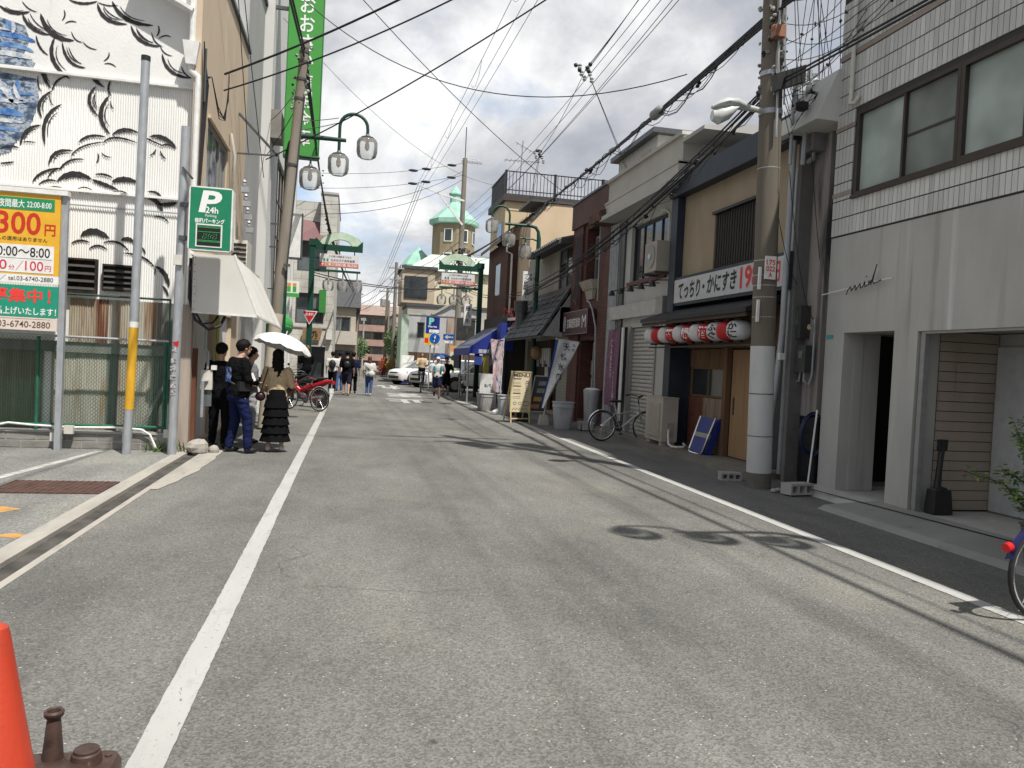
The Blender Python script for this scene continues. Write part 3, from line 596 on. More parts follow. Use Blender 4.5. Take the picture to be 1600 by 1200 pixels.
m = MB(); lettering(m, '募集中', FB, -4.93, -4.27, 2.07, 2.27, .003, .03); lettering(m, '!', FB, -4.20, -4.165, 2.075, 2.27, .003, .03); T.part('lettering', m, plain('print_redb', (.72, .05, .04), .5, var=0))
m = MB(); lettering(m, 'メディが一括借上げいたします！', FB, -5.4, -4.09, 1.90, 2.01, .003, .015); T.part('lettering', m, M_inkw)
m = MB(); lettering(m, 'tel.03-6740-2880', FB, -4.98, -4.16, 1.725, 1.815, .003, .004); FB.box(m, -4.95, -4.16, 1.845, 1.848, .0, .002); T.part('lettering', m, plain('print_brown', (.10, .07, .05), .5, var=0))

# ------------------------------------------------------------------ tall pole with a yellow band
T = Thing('steel_pole', 'tall grey steel pole with a yellow lower band', 'pole', (-3.05, 11.75, 0))
m = MB(); m.tube([(-3.05,11.75,0),(-3.035,11.75,.64)], .058, 18); T.part('lower_tube', m, M_galv, smooth=True)
m = MB(); m.tube([(-3.035,11.75,.64),(-3.012,11.75,1.80)], .0605, 18); T.part('yellow_band', m, layered('band_yellow', [(.3, (.50, .27, .02)), (.6, (.68, .38, .03))], (8, 8, 3), bump=.05, stain=[((.5, .47, .40), (14, 14, 4), .66, .74)]), smooth=True)
m = MB(); m.tube([(-3.012,11.75,1.80),(-3.010,11.75,1.88)], .061, 18); T.part('white_tape', m, M_white, smooth=True)
m = MB(); m.tube([(-3.010,11.75,1.80),(-2.98,11.75,5.53)], .058, 18); T.part('upper_tube', m, M_galv, smooth=True)
m = MB(); m.cyl((-2.98,11.75,5.53), (-2.98,11.75,5.60), .062, 18); T.part('cap', m, M_black, smooth=True)

# ------------------------------------------------------------------ green P sign on the galvanised pole
T = Thing('parking_sign', 'green parking sign with white P on a galvanised pole', 'sign', (-2.46, 11.75, 0))
m = MB(); m.tube([(-2.46,11.8,0),(-2.43,11.8,4.69)], .062, 18); T.part('pole', m, M_galv, smooth=True)
m = MB(); m.box(-2.46, -2.30, 11.72, 11.78, 3.55, 3.61); m.box(-2.46, -2.30, 11.72, 11.78, 3.08, 3.14); m.bar((-2.44,11.72,4.1), (-2.3,11.72,3.95), .03, .03); T.part('bracket', m, M_steel)
FP = Fr((0, 11.60, 0), FRONT)
m = MB(); q = []
for cx, cz, a0 in ((-1.77,3.79,0),(-2.27,3.79,90),(-2.27,2.98,180),(-1.77,2.98,270)):
    for j in range(5): q.append((cx+.045*math.cos(R(a0+22.5*j)), cz+.045*math.sin(R(a0+22.5*j))))
m.prism(q, 'y', 11.60, 11.80); T.part('cabinet', m, M_white)
m = MB(); FP.box(m, -2.295, -1.745, 2.955, 3.815, .001, .004); T.part('face', m, plain('sign_green2', (.012, .20, .10), .35, var=.04))
m = MB(); lettering(m, 'P', FP, -2.155, -1.885, 3.47, 3.78, .007, .03, .18); lettering(m, '24h', FP, -2.09, -1.92, 3.465, 3.555, .007, .02); lettering(m, 'Parking', FP, -2.09, -1.94, 3.40, 3.45, .007); lettering(m, '信和パーキング', FP, -2.23, -1.83, 3.32, 3.39, .007, .03); T.part('lettering', m, M_inkw)
m = MB(); FP.box(m, -2.21, -1.855, 2.985, 3.31, .005, .012); T.part('screen_frame', m, M_white)
m = MB(); FP.box(m, -2.19, -1.875, 3.005, 3.29, .013, .016); T.part('screen', m, plain('led_screen', (.012, .016, .013), .3, var=0))
led, n_, b_ = _new('led_green'); b_.inputs['Base Color'].default_value = (.02, .25, .05, 1); b_.inputs['Emission Color'].default_value = (.1, .9, .25, 1); b_.inputs['Emission Strength'].default_value = .35
m = MB()
for r in range(18):
    for c in range(20):
        if (r in (3, 4, 16, 17, 12)) or (6 <= r <= 10 and (c*7+r*5) % 9 in (0, 3, 4) and 3 < c < 18): FP.box(m, -2.18+c*.0153, -2.172+c*.0153, 3.013+r*.0152, 3.021+r*.0152, .0165, .0175)
T.part('led_dots', m, led)
m = MB()
for z in (1.52, 1.36, 1.25, 1.12, 1.0, .9): m.box(-2.50+.01*math.sin(z*9), -2.43, 11.733, 11.7375, z-.035, z+.03)
T.part('stickers', m, layered('stickers', [(.4, (.5, .5, .5)), (.6, (.06, .06, .06))], (30, 30, 30), bump=0))
m = MB(); m.add([(-2.50,11.732,1.62),(-2.40,11.732,1.64),(-2.42,11.732,1.55)], [(0,1,2)]); T.part('red_sticker', m, M_red)
m = MB(); m.box(-2.52, -2.40, 11.70, 11.74, 2.72, 2.86); T.part('control_box', m, M_offw)

# ================================================================== left: beige building with the canopy
M_beige = layered('beige_wall', [(.3, (.50, .40, .29)), (.65, (.60, .49, .365))], (.8, .8, .35), bump=.15, stain=[((.36, .29, .21), (4, 4, .3), .62, .8)])
T = Thing('beige_building', 'beige rendered building beside the mural wall with cables on it', 'building', (-3.5, 14.7, 0))
FL = Fr((-2.40, 12.5, 0), LEFT)
m = MB(); FL.wall(m, 0, 5.0, 2.6, 7.9, .09, [(.75, 2.75, 4.05, 5.25)]); FL.wall(m, 0, 5.0, 0, 2.6, .09, [(.12, 1.95, .05, 2.45), (2.3, 4.0, .05, 2.2)]); T.part('wall', m, M_beige)
m = MB(); m.box(-9, -2.71, 12.76, 17.4, 0, 7.8); T.part('core', m, plain('dark_core', (.03, .028, .026), .9))  # near-black colour behind the openings stands in for shade under the canopy
m = MB(); FL.box(m, -.02, 5.05, 7.90, 7.98, -.09, .05); T.part('roof_edge', m, M_steel)
FL.window(T, .75, 2.75, 4.05, 5.25, -.03, M_alum, [M_gglass, M_bglass], 3, 1, .05)
m = MB(); FL.box(m, .70, 2.80, 5.25, 5.30, -.02, .05); T.part('window_hood', m, M_beige)
m = MB(); m.box(-2.52, -2.36, 12.36, 12.48, 0, 2.2); T.part('corner_post', m, layered('post_wood', [(.3, (.27, .22, .18)), (.7, (.42, .36, .31))], (8, 8, .8), bump=.2))
d_ = MB(); FL.box(d_, 1.0, 1.9, .05, 2.1, -.28, -.24); T.part('door', d_, plain('door_brown', (.12, .09, .07), .5))
d_ = MB(); FL.box(d_, 2.3, 4.0, .05, 2.2, -.22, -.18); T.part('shop_door', d_, M_bglass)
m = MB(); FL.box(m, .5, .95, 1.25, 2.0, -.25, -.2); T.part('notice_board', m, plain('board_cream', (.45, .41, .33), .6))
for u, c in ((2.06, (.55, .60, .10)), (2.18, (.60, .62, .30))):
    m = MB(); m.cyl(FL.p(u, 0, .05), FL.p(u, 2.5, .05), .02, 8); T.part('pipe', m, plain('pipe_lime%d' % int(u*100), c, .5), smooth=True)
m = MB()
for k in range(5): m.tube([FL.p(.05+.02*k, 6.2-.05*k, .03), FL.p(.10+.03*k, 5.6, .04+.01*k), FL.p(.05+.02*k, 4.0, .03), FL.p(.04, 3.5, .02)], .010, 6)
T.part('cable_riser', m, M_wire, smooth=True)
m = MB()
for k in range(4): m.tube([FL.p(.12, 5.70-.02*k, .05), FL.p(.25, 5.75, .12), FL.p(.40+.05*k, 5.35-.05*k, .2), FL.p(.62+.06*k, 5.25, .25), FL.p(.72, 5.55+.1*k, .3), FL.p(.68, 6.0, .3)], .008, 6)
T.part('cable_loops', m, M_wire, smooth=True)
m = MB(); m.cyl(FL.p(.06, 5.3, .06), FL.p(.06, 6.1, .06), .015, 8); T.part('cable_mast', m, M_steel, smooth=True)
m = MB(); m.tube([FL.p(2.85, 5.6, .03), FL.p(2.9, 5.2, .1), FL.p(3.1, 4.6, .05), FL.p(3.5, 4.3, .05), FL.p(3.6, 3.2, .05)], .03, 8); T.part('ivory_pipe', m, M_offw, smooth=True)
for k in range(4):
    m = MB(); p = FL.p(3.75+.3*k, 4.75-.22*k, .18); m.box(p.x-.05, p.x+.10, p.y-.06, p.y+.06, p.z-.05, p.z+.06); m.lathe([(.02,0),(.045,.02),(.045,.06),(.02,.08),(.05,.1),(.03,.14)], 10, (p.x, p.y, p.z+.06)); T.part('insulator', m, M_galv, smooth=True)
m = MB(); m.bar(FL.p(3.9, 6.3, 0), FL.p(4.2, 5.6, .75), .04, .04); m.bar(FL.p(3.9, 5.5, 0), FL.p(4.2, 5.6, .75), .03, .03); T.part('cable_bracket', m, M_steel)
m = MB(); m.box(-2.40, -2.08, 16.0, 16.65, 3.0, 3.72); o = T.part('air_conditioner', m, M_offw)
for i in range(7):
    s = MB(); s.box(-2.38, -2.10, 15.985, 15.998, 3.06+i*.09, 3.11+i*.09); T.part('grille_slot', s, M_black, o)
# meters and pipes under the canopy
T = Thing('gas_meter', 'cream gas meter with grey pipes on the wall behind the waiting man', 'meter', (-2.18, 12.75, .8))
m = MB(); m.box(-2.25, -2.08, 12.60, 12.86, .92, 1.22); T.part('body', m, M_offw)
m = MB(); m.tube([(-2.16,12.65,1.22),(-2.16,12.65,1.5),(-2.2,12.65,1.55),(-2.2,12.65,2.0)], .022, 8); m.tube([(-2.16,12.8,1.22),(-2.16,12.8,1.42),(-2.16,12.98,1.42),(-2.16,12.98,.1)], .022, 8); m.tube([(-2.2,12.5,.5),(-2.2,12.5,1.05),(-2.15,12.6,1.06)], .026, 8); T.part('pipe', m, M_galv, smooth=True)
m = MB(); m.box(-2.20, -2.09, 12.64, 12.84, .66, .92); T.part('meter_glass', m, M_gglass)
m = MB(); m.box(-2.1, -2.02, 12.58, 12.72, 1.23, 1.30); T.part('valve_box', m, M_white)
T = Thing('canopy', 'white sheet-metal canopy under the green parking sign', 'canopy', (-1.9, 13.5, 2.0))
m = MB(); pr = [(-2.35,2.09),(-2.35,2.95),(-1.77,2.97),(-1.40,2.08)]
y0, y1 = 12.25, 12.262
m.add([(x, y0, z) for x, z in pr]+[(x, y1, z) for x, z in pr], [(0,1,2,3),(7,6,5,4),(0,4,5,1),(1,5,6,2),(2,6,7,3),(3,7,4,0)])
M_can = layered('canopy_white', [(.3, (.60, .59, .55)), (.65, (.70, .69, .655))], (1.5, 1.5, .8), rough=.5, bump=.05, stain=[((.34, .31, .26), (7, 3, .7), .66, .82)])
T.part('end_panel', m, M_can)
m = MB(); m.add([(-1.77,12.27,2.97),(-1.40,12.27,2.08),(-1.33,15.4,2.02),(-1.75,15.4,2.92)], [(0,1,2,3)]); m.add([(-1.80,12.27,2.97),(-1.43,12.27,2.08),(-1.36,15.4,2.02),(-1.78,15.4,2.92)], [(3,2,1,0)]); T.part('sloped_sheet', m, M_can)
m = MB(); m.box(-2.40, -1.76, 12.27, 15.4, 2.94, 2.965); T.part('top_sheet', m, M_can)
m = MB(); m.bar((-1.77,12.255,2.985), (-1.395,12.255,2.075), .02, .03); m.bar((-2.35,12.255,2.09), (-1.40,12.255,2.075), .02, .03); m.bar((-1.40,12.27,2.07), (-1.33,15.4,2.01), .03, .03); T.part('edge_trim', m, M_white)
m = MB()
for i in range(8): m.cyl((-2.325,12.245,2.14+i*.11), (-2.325,12.252,2.14+i*.11), .008, 6)
T.part('rivets', m, M_steel)
m = MB(); m.tube([(-2.42,12.4,2.9),(-2.4,12.3,2.3),(-2.3,12.25,1.98),(-2.1,12.25,1.84),(-1.95,12.3,1.9),(-1.9,12.4,2.05)], .022, 8); m.tube([(-2.42,12.42,2.8),(-2.38,12.32,2.2),(-2.2,12.28,1.92),(-2.05,12.3,1.95),(-2.0,12.4,2.05)], .016, 8)
single('hanging_cable', m, M_wire, 'thick black cable looping below the white canopy', 'cable', (-2.2, 12.3, 2.0), smooth=True)
for k, (x, y, s) in enumerate(((-2.15, 12.05, .16), (-1.95, 12.15, .09))):
    m = MB(); m.ell((0,0,.3*s), (s, s*.8, s*.8), 9, 6)
    for i, p in enumerate(m.v): p *= 1+.18*mnoise.noise(p*9+Vector((k*7, 0, 0)))
    m.xf(Matrix.Translation((x, y, s*.25)))
    single('stone', m, M_curb, ('large pale stone by the wooden corner post', 'small pale stone beside the waiting man')[k], 'stone', (x, y, 0))
m = MB(); random.seed(5)
for i in range(46):
    x = -2.75+random.gauss(0, .10) if i < 26 else -2.36+random.gauss(0, .06); y = 12.12+random.gauss(0, .05); a = random.uniform(0, 6.28); h = random.uniform(.06, .2); dx_ = .07*math.cos(a); dy_ = .07*math.sin(a)
    m.add([(x-.008, y, 0), (x+.008, y, 0), (x+dx_+.004, y+dy_, h*.7), (x+dx_*1.7, y+dy_*1.7, h)], [(0,1,2,3)])
o = obj('weeds', m.mesh('weeds', plain('weed', (.07, .12, .03), .7, var=.2), (0,0,0)), (0,0,0)); o['kind'] = 'stuff'; o['label'] = 'weeds growing at the foot of the poles'; o['category'] = 'weeds'

# ------------------------------------------------------------------ grey slab building and white building with the banner
T = Thing('grey_building', 'plain grey rendered building behind the beige one', 'building', (-3.5, 18.6, 0))
m = MB(); m.box(-9, -2.42, 17.51, 20.2, 0, 10.1); T.part('wall', m, layered('grey_render', [(.3, (.30, .30, .295)), (.7, (.38, .38, .37))], (.9, .9, .4), bump=.1))
m = MB(); m.box(-9, -2.36, 17.5, 20.22, 10.1, 10.2); T.part('roof_edge', m, M_steel)
m = MB(); m.box(-2.6, -2.4, 17.9, 19.6, .05, 2.3); T.part('shutter', m, M_alum)
M_wht = layered('white_render', [(.3, (.56, .56, .54)), (.7, (.66, .66, .64))], (.7, .7, .3), bump=.1, stain=[((.42, .41, .38), (3, 3, .3), .62, .82)])
T = Thing('white_building', 'tall white rendered building carrying the green vertical banner', 'building', (-3.5, 23, 0))
FW = Fr((-2.2, 20.22, 0), LEFT)
m = MB(); FW.wall(m, 0, 6.2, 0, 13, .3, [(2.1, 4.6, 2.8, 7.0), (.8, 1.9, 0, 2.3), (2.6, 5.6, 0, 2.4)]); m.box(-9, -2.5, 20.22, 26.4, 0, 12.9); T.part('wall', m, M_wht)
m = MB(); m.box(-2.2, -1.95, 20.24, 21.0, 6.9, 7.6); T.part('lintel_block', m, layered('brown_conc', [(.3, (.16, .15, .13)), (.7, (.26, .25, .22))], (2, 2, 2)))
FW.window(T, 2.1, 4.6, 2.8, 7.0, -.05, M_bronze, [M_bglass, M_gglass], 3, 4, .06)
m = MB(); FW.box(m, 4.75, 5.0, 0, 9.5, 0, .25); FW.box(m, 5.9, 6.15, 0, 9.5, 0, .25); T.part('pilaster', m, M_wht)
m = MB()
for i in range(7):
    a = R(-90+180*i/6); m.tube([(-2.2, 22.4+.9*math.sin(a), 2.35), (-1.72+.1*math.cos(a), 22.4+.8*math.sin(a), 2.25)], .01, 5)
m.ell((-2.15, 22.4, 2.3), (.55, .95, .42), 14, 8); T.part('dome_awning', m, plain('awning_green', (.05, .30, .07), .5), smooth=True)
T = Thing('banner_sign', 'tall green vertical bank sign with white characters', 'sign', (-1.45, 20.4, 6.6))
FBn = Fr((0, 20.36, 0), FRONT)
m = MB(); FBn.box(m, -1.87, -1.03, 6.56, 12.6, -.22, 0); T.part('panel', m, plain('banner_green', (.06, .30, .055), .45, var=.05, vs=1.2))
m = MB(); FBn.box(m, -1.885, -1.015, 6.50, 6.56, -.235, .012); FBn.box(m, -1.89, -1.872, 6.5, 12.6, -.235, .012); FBn.box(m, -1.028, -1.015, 6.5, 12.6, -.235, .012); T.part('frame', m, plain('frame_dgreen', (.03, .15, .04), .5))
m = MB(); vlettering(m, '北おおさか信用金庫', FBn, -1.42, .36, 11.05, .475, .006, .012); T.part('lettering', m, M_inkw)
m = MB(); m.bar((-2.2,20.45,7.2), (-1.86,20.45,7.2), .08, .08); m.bar((-2.2,20.45,10.2), (-1.86,20.45,10.2), .08, .08); T.part('bracket', m, M_steel)
T = Thing('blank_sign', 'blank white vertical projecting sign with dark edge', 'sign', (-1.55, 21, 4.1))
m = MB(); m.box(-1.69, -1.41, 21.02, 21.2, 4.06, 5.20); T.part('panel', m, M_white)
m = MB(); m.box(-1.40, -1.375, 21.0, 21.22, 4.03, 5.22); m.box(-1.70, -1.375, 21.0, 21.22, 4.02, 4.05); T.part('frame', m, M_steel)
m = MB(); m.bar((-2.2,21.1,4.9), (-1.69,21.1,4.9), .04, .04); m.bar((-2.2,21.1,4.3), (-1.69,21.1,4.3), .04, .04); T.part('bracket', m, M_steel)
T = Thing('logo_sign', 'small white sign with orange and green emblem on the leaning pole', 'sign', (-1.56, 21, 3.0))
F_ = Fr((0, 20.98, 0), FRONT); m = MB(); F_.box(m, -1.76, -1.40, 3.02, 3.44, -.06, 0); T.part('panel', m, M_white)
m = MB(); F_.box(m, -1.76, -1.40, 3.02, 3.12, .001, .003); F_.box(m, -1.70, -1.61, 3.15, 3.29, .001, .003); F_.box(m, -1.56, -1.47, 3.15, 3.29, .001, .003); T.part('emblem_green', m, plain('logo_green', (.05, .33, .06), .5, var=0))
m = MB(); F_.box(m, -1.70, -1.61, 3.30, 3.38, .001, .003); F_.box(m, -1.56, -1.47, 3.30, 3.38, .001, .003); T.part('emblem_orange', m, plain('logo_orange', (.65, .27, .03), .5, var=0))
m = MB(); m.bar((-2.2,21.02,3.2), (-1.76,21.02,3.2), .03, .03); T.part('bracket', m, M_steel)

# ------------------------------------------------------------------ leaning pole on the left
M_pole = layered('pole_concrete', [(.3, (.17, .15, .125)), (.7, (.27, .245, .21))], (5, 5, .6), bump=.25, bs=60, stain=[((.12, .11, .10), (7, 7, .5), .6, .8)])
T = Thing('leaning_pole', 'weathered brown utility pole leaning to the right beside the canopy', 'utility pole', (-1.62, 16, 0))
a, b = Vector((-1.63, 16, 0)), Vector((-1.14, 16, 7.72))
m = MB(); m.tube([a, a.lerp(b, .5), b], [.120, .105, .085], 18); T.part('shaft', m, M_pole, smooth=True)
m = MB(); m.tube([a.lerp(b, .005), a.lerp(b, .30)], .132, 18); T.part('guard', m, layered('guard_cream', [(.3, (.40, .35, .28)), (.7, (.52, .47, .39))], (3, 3, 1), bump=.1), smooth=True)
m = MB()
for t, r in ((.68, .115), (.85, .105), (.90, .105), (.945, .10), (.97, .10)): m.tube([a.lerp(b, t), a.lerp(b, t+.006)], r, 12)
T.part('bands', m, M_steel, smooth=True)
m = MB(); random.seed(8)
for i in range(26):
    t = random.uniform(.82, .99); c = a.lerp(b, t); s = random.choice((-1, 1)); m.ell(c+Vector((s*random.uniform(.09, .16), random.uniform(-.12, .1), 0)), random.uniform(.015, .04), 6, 4)
T.part('insulators', m, layered('insul_mix', [(.45, (.03, .03, .03)), (.55, (.45, .45, .44))], (8, 8, 8), bump=0), kind='stuff')
m = MB(); m.tube([a.lerp(b, .35)+Vector((.115,-.05,0)), a.lerp(b, .86)+Vector((.10,-.05,0))], .015, 6); m.box(-1.37, -1.25, 15.82, 15.88, 3.25, 3.3); T.part('step_bolts', m, M_steel)

# ------------------------------------------------------------------ shopping-street lamps (green post, three glass globes)
M_globe = clearglass('lamp_glass')
def street_lamp(x, y, dr, label, zb=0.0, k=1.0):
    """post with an arm reaching dr (+1/-1 in x): one globe on a short arm, two on a swan-neck arch"""
    T = Thing('street_lamp', label, 'street lamp', (x, y, zb), 'green street lamps with glass globes')
    P = lambda u, v: Vector((x+dr*u*k, y, zb+v*k))
    m = MB(); m.tube([P(0,0),P(0,5.62),P(.03,5.85),P(.12,5.98),P(.28,6.02),P(1.14,6.02)], [.075]*2+[.055]*3+[.04], 12); T.part('post', m, M_green, smooth=True)
    m = MB(); m.tube([P(0,5.40),P(.06,5.55),P(.2,5.60),P(.62,5.60)], .028, 8); m.tube([P(.44,5.62),P(.44,5.42)], .022, 8); T.part('short_arm', m, M_green, smooth=True)
    m = MB(); m.tube([P(1.0,5.72),P(1.0,6.30)]+[P(1.285-.285*math.cos(R(a)), 6.30+.28*math.sin(R(a))) for a in range(15, 180, 15)]+[P(1.57,6.28),P(1.57,6.14)], .034, 10); T.part('arch', m, M_green, smooth=True)
    for u, v in ((.44, 5.42), (1.0, 5.76), (1.57, 6.16)):
        c = P(u, v)
        m = MB(); m.lathe([(.03,.04),(.05,0),(.13,-.03),(.15,-.05),(.10,-.06)], 16, c); cap = T.part('lamp_cap', m, M_steel, smooth=True)
        m = MB(); m.lathe([(.11,-.055),(.185,-.075),(.215,-.13),(.215,-.34),(.19,-.43),(.12,-.475),(.02,-.48)], 20, c); T.part('globe', m, M_globe, cap, smooth=True)
        m = MB(); m.lathe([(.03,-.05),(.035,-.14),(.05,-.19),(.045,-.27),(.015,-.31)], 10, c); T.part('bulb', m, plain('bulb_amber', (.30, .20, .12), .4), cap, smooth=True)
    return T
street_lamp(-1.42, 16.55, 1, 'green street lamp with three globes behind the leaning pole')
street_lamp(5.95, 25.0, -1, 'green street lamp with three globes above the slate awning', 0, 1.02)
street_lamp(5.85, 3.95, -1, 'green street lamp with three globes beside the tiled building')
# lettered sign and extra bits on the right lamp post
T = Thing('woodpecker_sign', 'white vertical shop sign with black katakana on the green lamp post', 'sign', (5.6, 24.9, 3.6))
F_ = Fr((0, 24.86, 0), FRONT); m = MB(); F_.box(m, 5.45, 5.80, 3.66, 4.62, -.10, 0); T.part('panel', m, M_white)
m = MB(); vlettering(m, 'ウッドペッカー', F_, 5.56, .14, 4.54, .118, .004, .012); vlettering(m, '喫茶', F_, 5.72, .09, 4.56, .13, .004, .012); T.part('lettering', m, M_ink)
m = MB(); F_.box(m, 5.80, 5.815, 3.65, 4.63, -.11, .005); T.part('edge', m, M_steel)
m = MB(); m.bar((5.8,24.93,4.4), (5.95,25,4.4), .03, .03); m.bar((5.8,24.93,3.9), (5.95,25,3.9), .03, .03); T.part('bracket', m, M_steel)

# ------------------------------------------------------------------ half-gates of the shopping street
def gate(xp, Y, dr, label):
    T = Thing('street_gate', label, 'street gate', (xp, Y, 0), 'green half-gates over the street')
    X = lambda u: xp+dr*u
    Fg = Fr((0, Y-.08, 0), FRONT)
    def bx(mb, u0, u1, v0, v1, d0, d1): Fg.box(mb, min(X(u0), X(u1)), max(X(u0), X(u1)), v0, v1, d0, d1)
    m = MB(); m.box(xp-.10, xp+.10, Y-.1, Y+.1, 0, 5.85); m.box(xp-.13, xp+.13, Y-.13, Y+.13, 5.62, 5.86); T.part('post', m, M_green)
    m = MB(); bx(m, .1, 1.85, 5.48, 5.70, -.10, .0); q = [(X(1.65),5.70),(X(1.85),5.90),(X(1.85),5.70)]; m.prism(q, 'y', Y-.08, Y+.02); q = [(X(.1),5.70),(X(.1),5.95),(X(.35),5.70)]; m.prism(q, 'y', Y-.08, Y+.02); T.part('beam', m, M_green)
    m = MB(); c = X(1.03); out = [(c+.78*math.cos(R(a)), 5.68+.50*math.sin(R(a))) for a in range(0, 181, 12)]; inn = [(c+.40*math.cos(R(a)), 5.68+.24*math.sin(R(a))) for a in range(0, 181, 12)]
    n = len(out)
    for d in (Y-.02, Y+.02): m.add([(x, d, z) for x, z in out+inn], [(i, i+1, n+i+1, n+i) for i in range(n-1)])
    T.part('arch_panel', m, layered('arch_mint', [(.35, (.40, .56, .38)), (.65, (.58, .66, .56))], (3, 3, 3), bump=0))
    m = MB(); m.tube([(x, Y, z) for x, z in out], .02, 6); m.tube([(x, Y, z) for x, z in inn], .02, 6); T.part('arch_rim', m, M_steel)
    m = MB(); bx(m, .28, 1.72, 4.87, 5.34, -.12, .02); pan = T.part('sign_panel', m, plain('panel_white', (.66, .65, .66), .5, var=.03))
    m = MB(); bx(m, .29, 1.71, 4.88, 5.03, .021, .024); T.part('red_band', m, plain('panel_red', (.62, .14, .10), .5, var=0), pan)
    ul, ur = min(X(.28), X(1.72)), max(X(.28), X(1.72))
    m = MB(); lettering(m, '十三東三栄町通 商店街', Fg, ul+.05, ur-.05, 4.895, 5.015, .027, .02); T.part('lettering', m, plain('panel_pinkwhite', (.80, .70, .66), .5, var=0), pan)
    m = MB(); lettering(m, 'この街の笑顔をつなぐ', Fg, ul+.33, ur-.28, 5.22, 5.30, .024, .01); lettering(m, '北おおさか信用金庫', Fg, ul+.40, ur-.15, 5.07, 5.17, .024, .01); T.part('lettering', m, plain('panel_grey', (.12, .12, .14), .5, var=0), pan)
    m = MB(); Fg.box(m, ul+.13, ul+.20, 5.06, 5.17, .021, .024); Fg.box(m, ul+.25, ul+.32, 5.06, 5.17, .021, .024); T.part('emblem', m, M_inkg, pan)
    m = MB(); bx(m, .1, 1.80, 4.68, 4.76, -.09, -.01); T.part('lower_arm', m, M_green)
    m = MB()
    for u in (.45, 1.0, 1.55): bx(m, u-.02, u+.02, 5.34, 5.48, -.06, -.03)
    for u in (.62, 1.15, 1.68): bx(m, u-.02, u+.02, 4.42, 4.68, -.06, -.03)
    T.part('hangers', m, M_green)
    for u in (.62, 1.15, 1.68):
        c = Vector((X(u), Y-.035, 4.42)); m = MB(); m.lathe([(.03,.04),(.05,0),(.12,-.03),(.13,-.05),(.08,-.06)], 12, c); cap = T.part('lamp_cap', m, M_steel, smooth=True)
        m = MB(); m.lathe([(.1,-.055),(.19,-.09),(.215,-.18),(.215,-.33),(.17,-.44),(.02,-.46)], 14, c); T.part('globe', m, M_globe, cap, smooth=True)
        m = MB(); m.lathe([(.03,-.05),(.05,-.16),(.04,-.22),(.01,-.24)], 8, c); T.part('bulb', m, plain('bulb_amber', (.30, .20, .12), .4), cap)
    return T
T = gate(-1.57, 30.0, 1, 'green half-gate on the left with the red triangle sign')
m = MB(); m.prism([(-1.86,3.16),(-1.28,3.16),(-1.57,2.64)], 'y', 29.82, 29.85); tri = T.part('stop_sign', m, M_white)
m = MB(); m.prism([(-1.81,3.13),(-1.33,3.13),(-1.57,2.70)], 'y', 29.812, 29.819); T.part('stop_face', m, M_red, tri)
m = MB(); lettering(m, '止まれ', Fr((0, 29.805, 0), FRONT), -1.72, -1.42, 2.98, 3.09, 0, .02); T.part('lettering', m, M_inkw, tri)
gate(5.42, 33.4, -1, 'green half-gate on the right behind the blue awning')

# ------------------------------------------------------------------ white tiled corner building, left far
T = Thing('tiled_corner_building', 'cream tiled corner building with maroon metal roof and wooden sign', 'building', (-5, 46, 0))
M_ct = grid_tex('cream_tile', (.53, .52, .475), (.57, .56, .515), (.33, .32, .29), .9, .42, .012, bump=.3, streak=True)
F_ = Fr((0, 42, 0), FRONT)
m = MB(); F_.wall(m, -9.5, -1.0, 0, 7.6, .35, [(-2.95,-1.5,3.15,4.75),(-2.95,-1.45,5.9,7.45),(-2.75,-1.35,0,1.95),(-5.5,-3.3,3.15,4.75)]); m.box(-9.5, -1.0, 42.36, 50, 0, 7.6); m.box(-1.85, -1.0, 42.05, 50, 7.6, 10.0); m.box(-9.5, -1.86, 42.8, 50, 7.6, 9.7); T.part('wall', m, M_ct)
m = MB(); m.box(-1.9, -.96, 42.0, 50.1, 10.0, 10.12); T.part('roof_edge', m, M_conc)
m = MB(); m.hexa([(-3.3,41.7,7.45),(-1.3,41.7,7.45),(-1.3,42.8,7.5),(-3.3,42.8,7.5),(-3.3,42.75,8.75),(-1.75,42.75,8.6),(-1.75,42.8,8.6),(-3.3,42.8,8.75)]); T.part('maroon_roof', m, plain('roof_maroon', (.16, .075, .075), .5))
F_.window(T, -2.95, -1.5, 3.15, 4.75, -.08, M_steel, [M_gglass, M_bglass], 2, 2, .07)
F_.window(T, -2.95, -1.45, 5.9, 7.45, -.08, M_steel, [M_gglass, M_bglass], 2, 2, .07)
m = MB(); F_.box(m, -2.75, -1.35, 0, 1.95, -.34, -.30); T.part('door', m, M_bglass)
m = MB(); F_.box(m, -2.85, -1.28, 1.95, 2.02, 0, .12); F_.box(m, -9.5, -1.0, 2.92, 3.0, 0, .06); T.part('ledge', m, M_conc)
m = MB(); m.hexa([(-2.55,41.75,2.28),(-1.62,41.75,2.28),(-1.62,41.8,2.28),(-2.55,41.8,2.28),(-2.50,41.70,2.90),(-1.52,41.70,2.90),(-1.52,41.8,2.90),(-2.50,41.8,2.90)]); ws = T.part('wooden_sign', m, layered('sign_wood', [(.3, (.20, .12, .06)), (.7, (.34, .22, .11))], (2, 2, 14), bump=.2))
m = MB(); lettering(m, '大乃', Fr((0, 41.69, 0), FRONT), -2.35, -1.75, 2.42, 2.78, 0, .03); T.part('lettering', m, M_ink, ws)
m = MB(); m.box(-1.32, -1.02, 41.7, 42, 2.35, 2.9); T.part('air_conditioner', m, M_offw)
m = MB(); F_.box(m, -1.75, -1.40, 3.75, 4.95, .02, .18); T.part('green_sign', m, plain('banner_green2', (.05, .22, .05), .4))

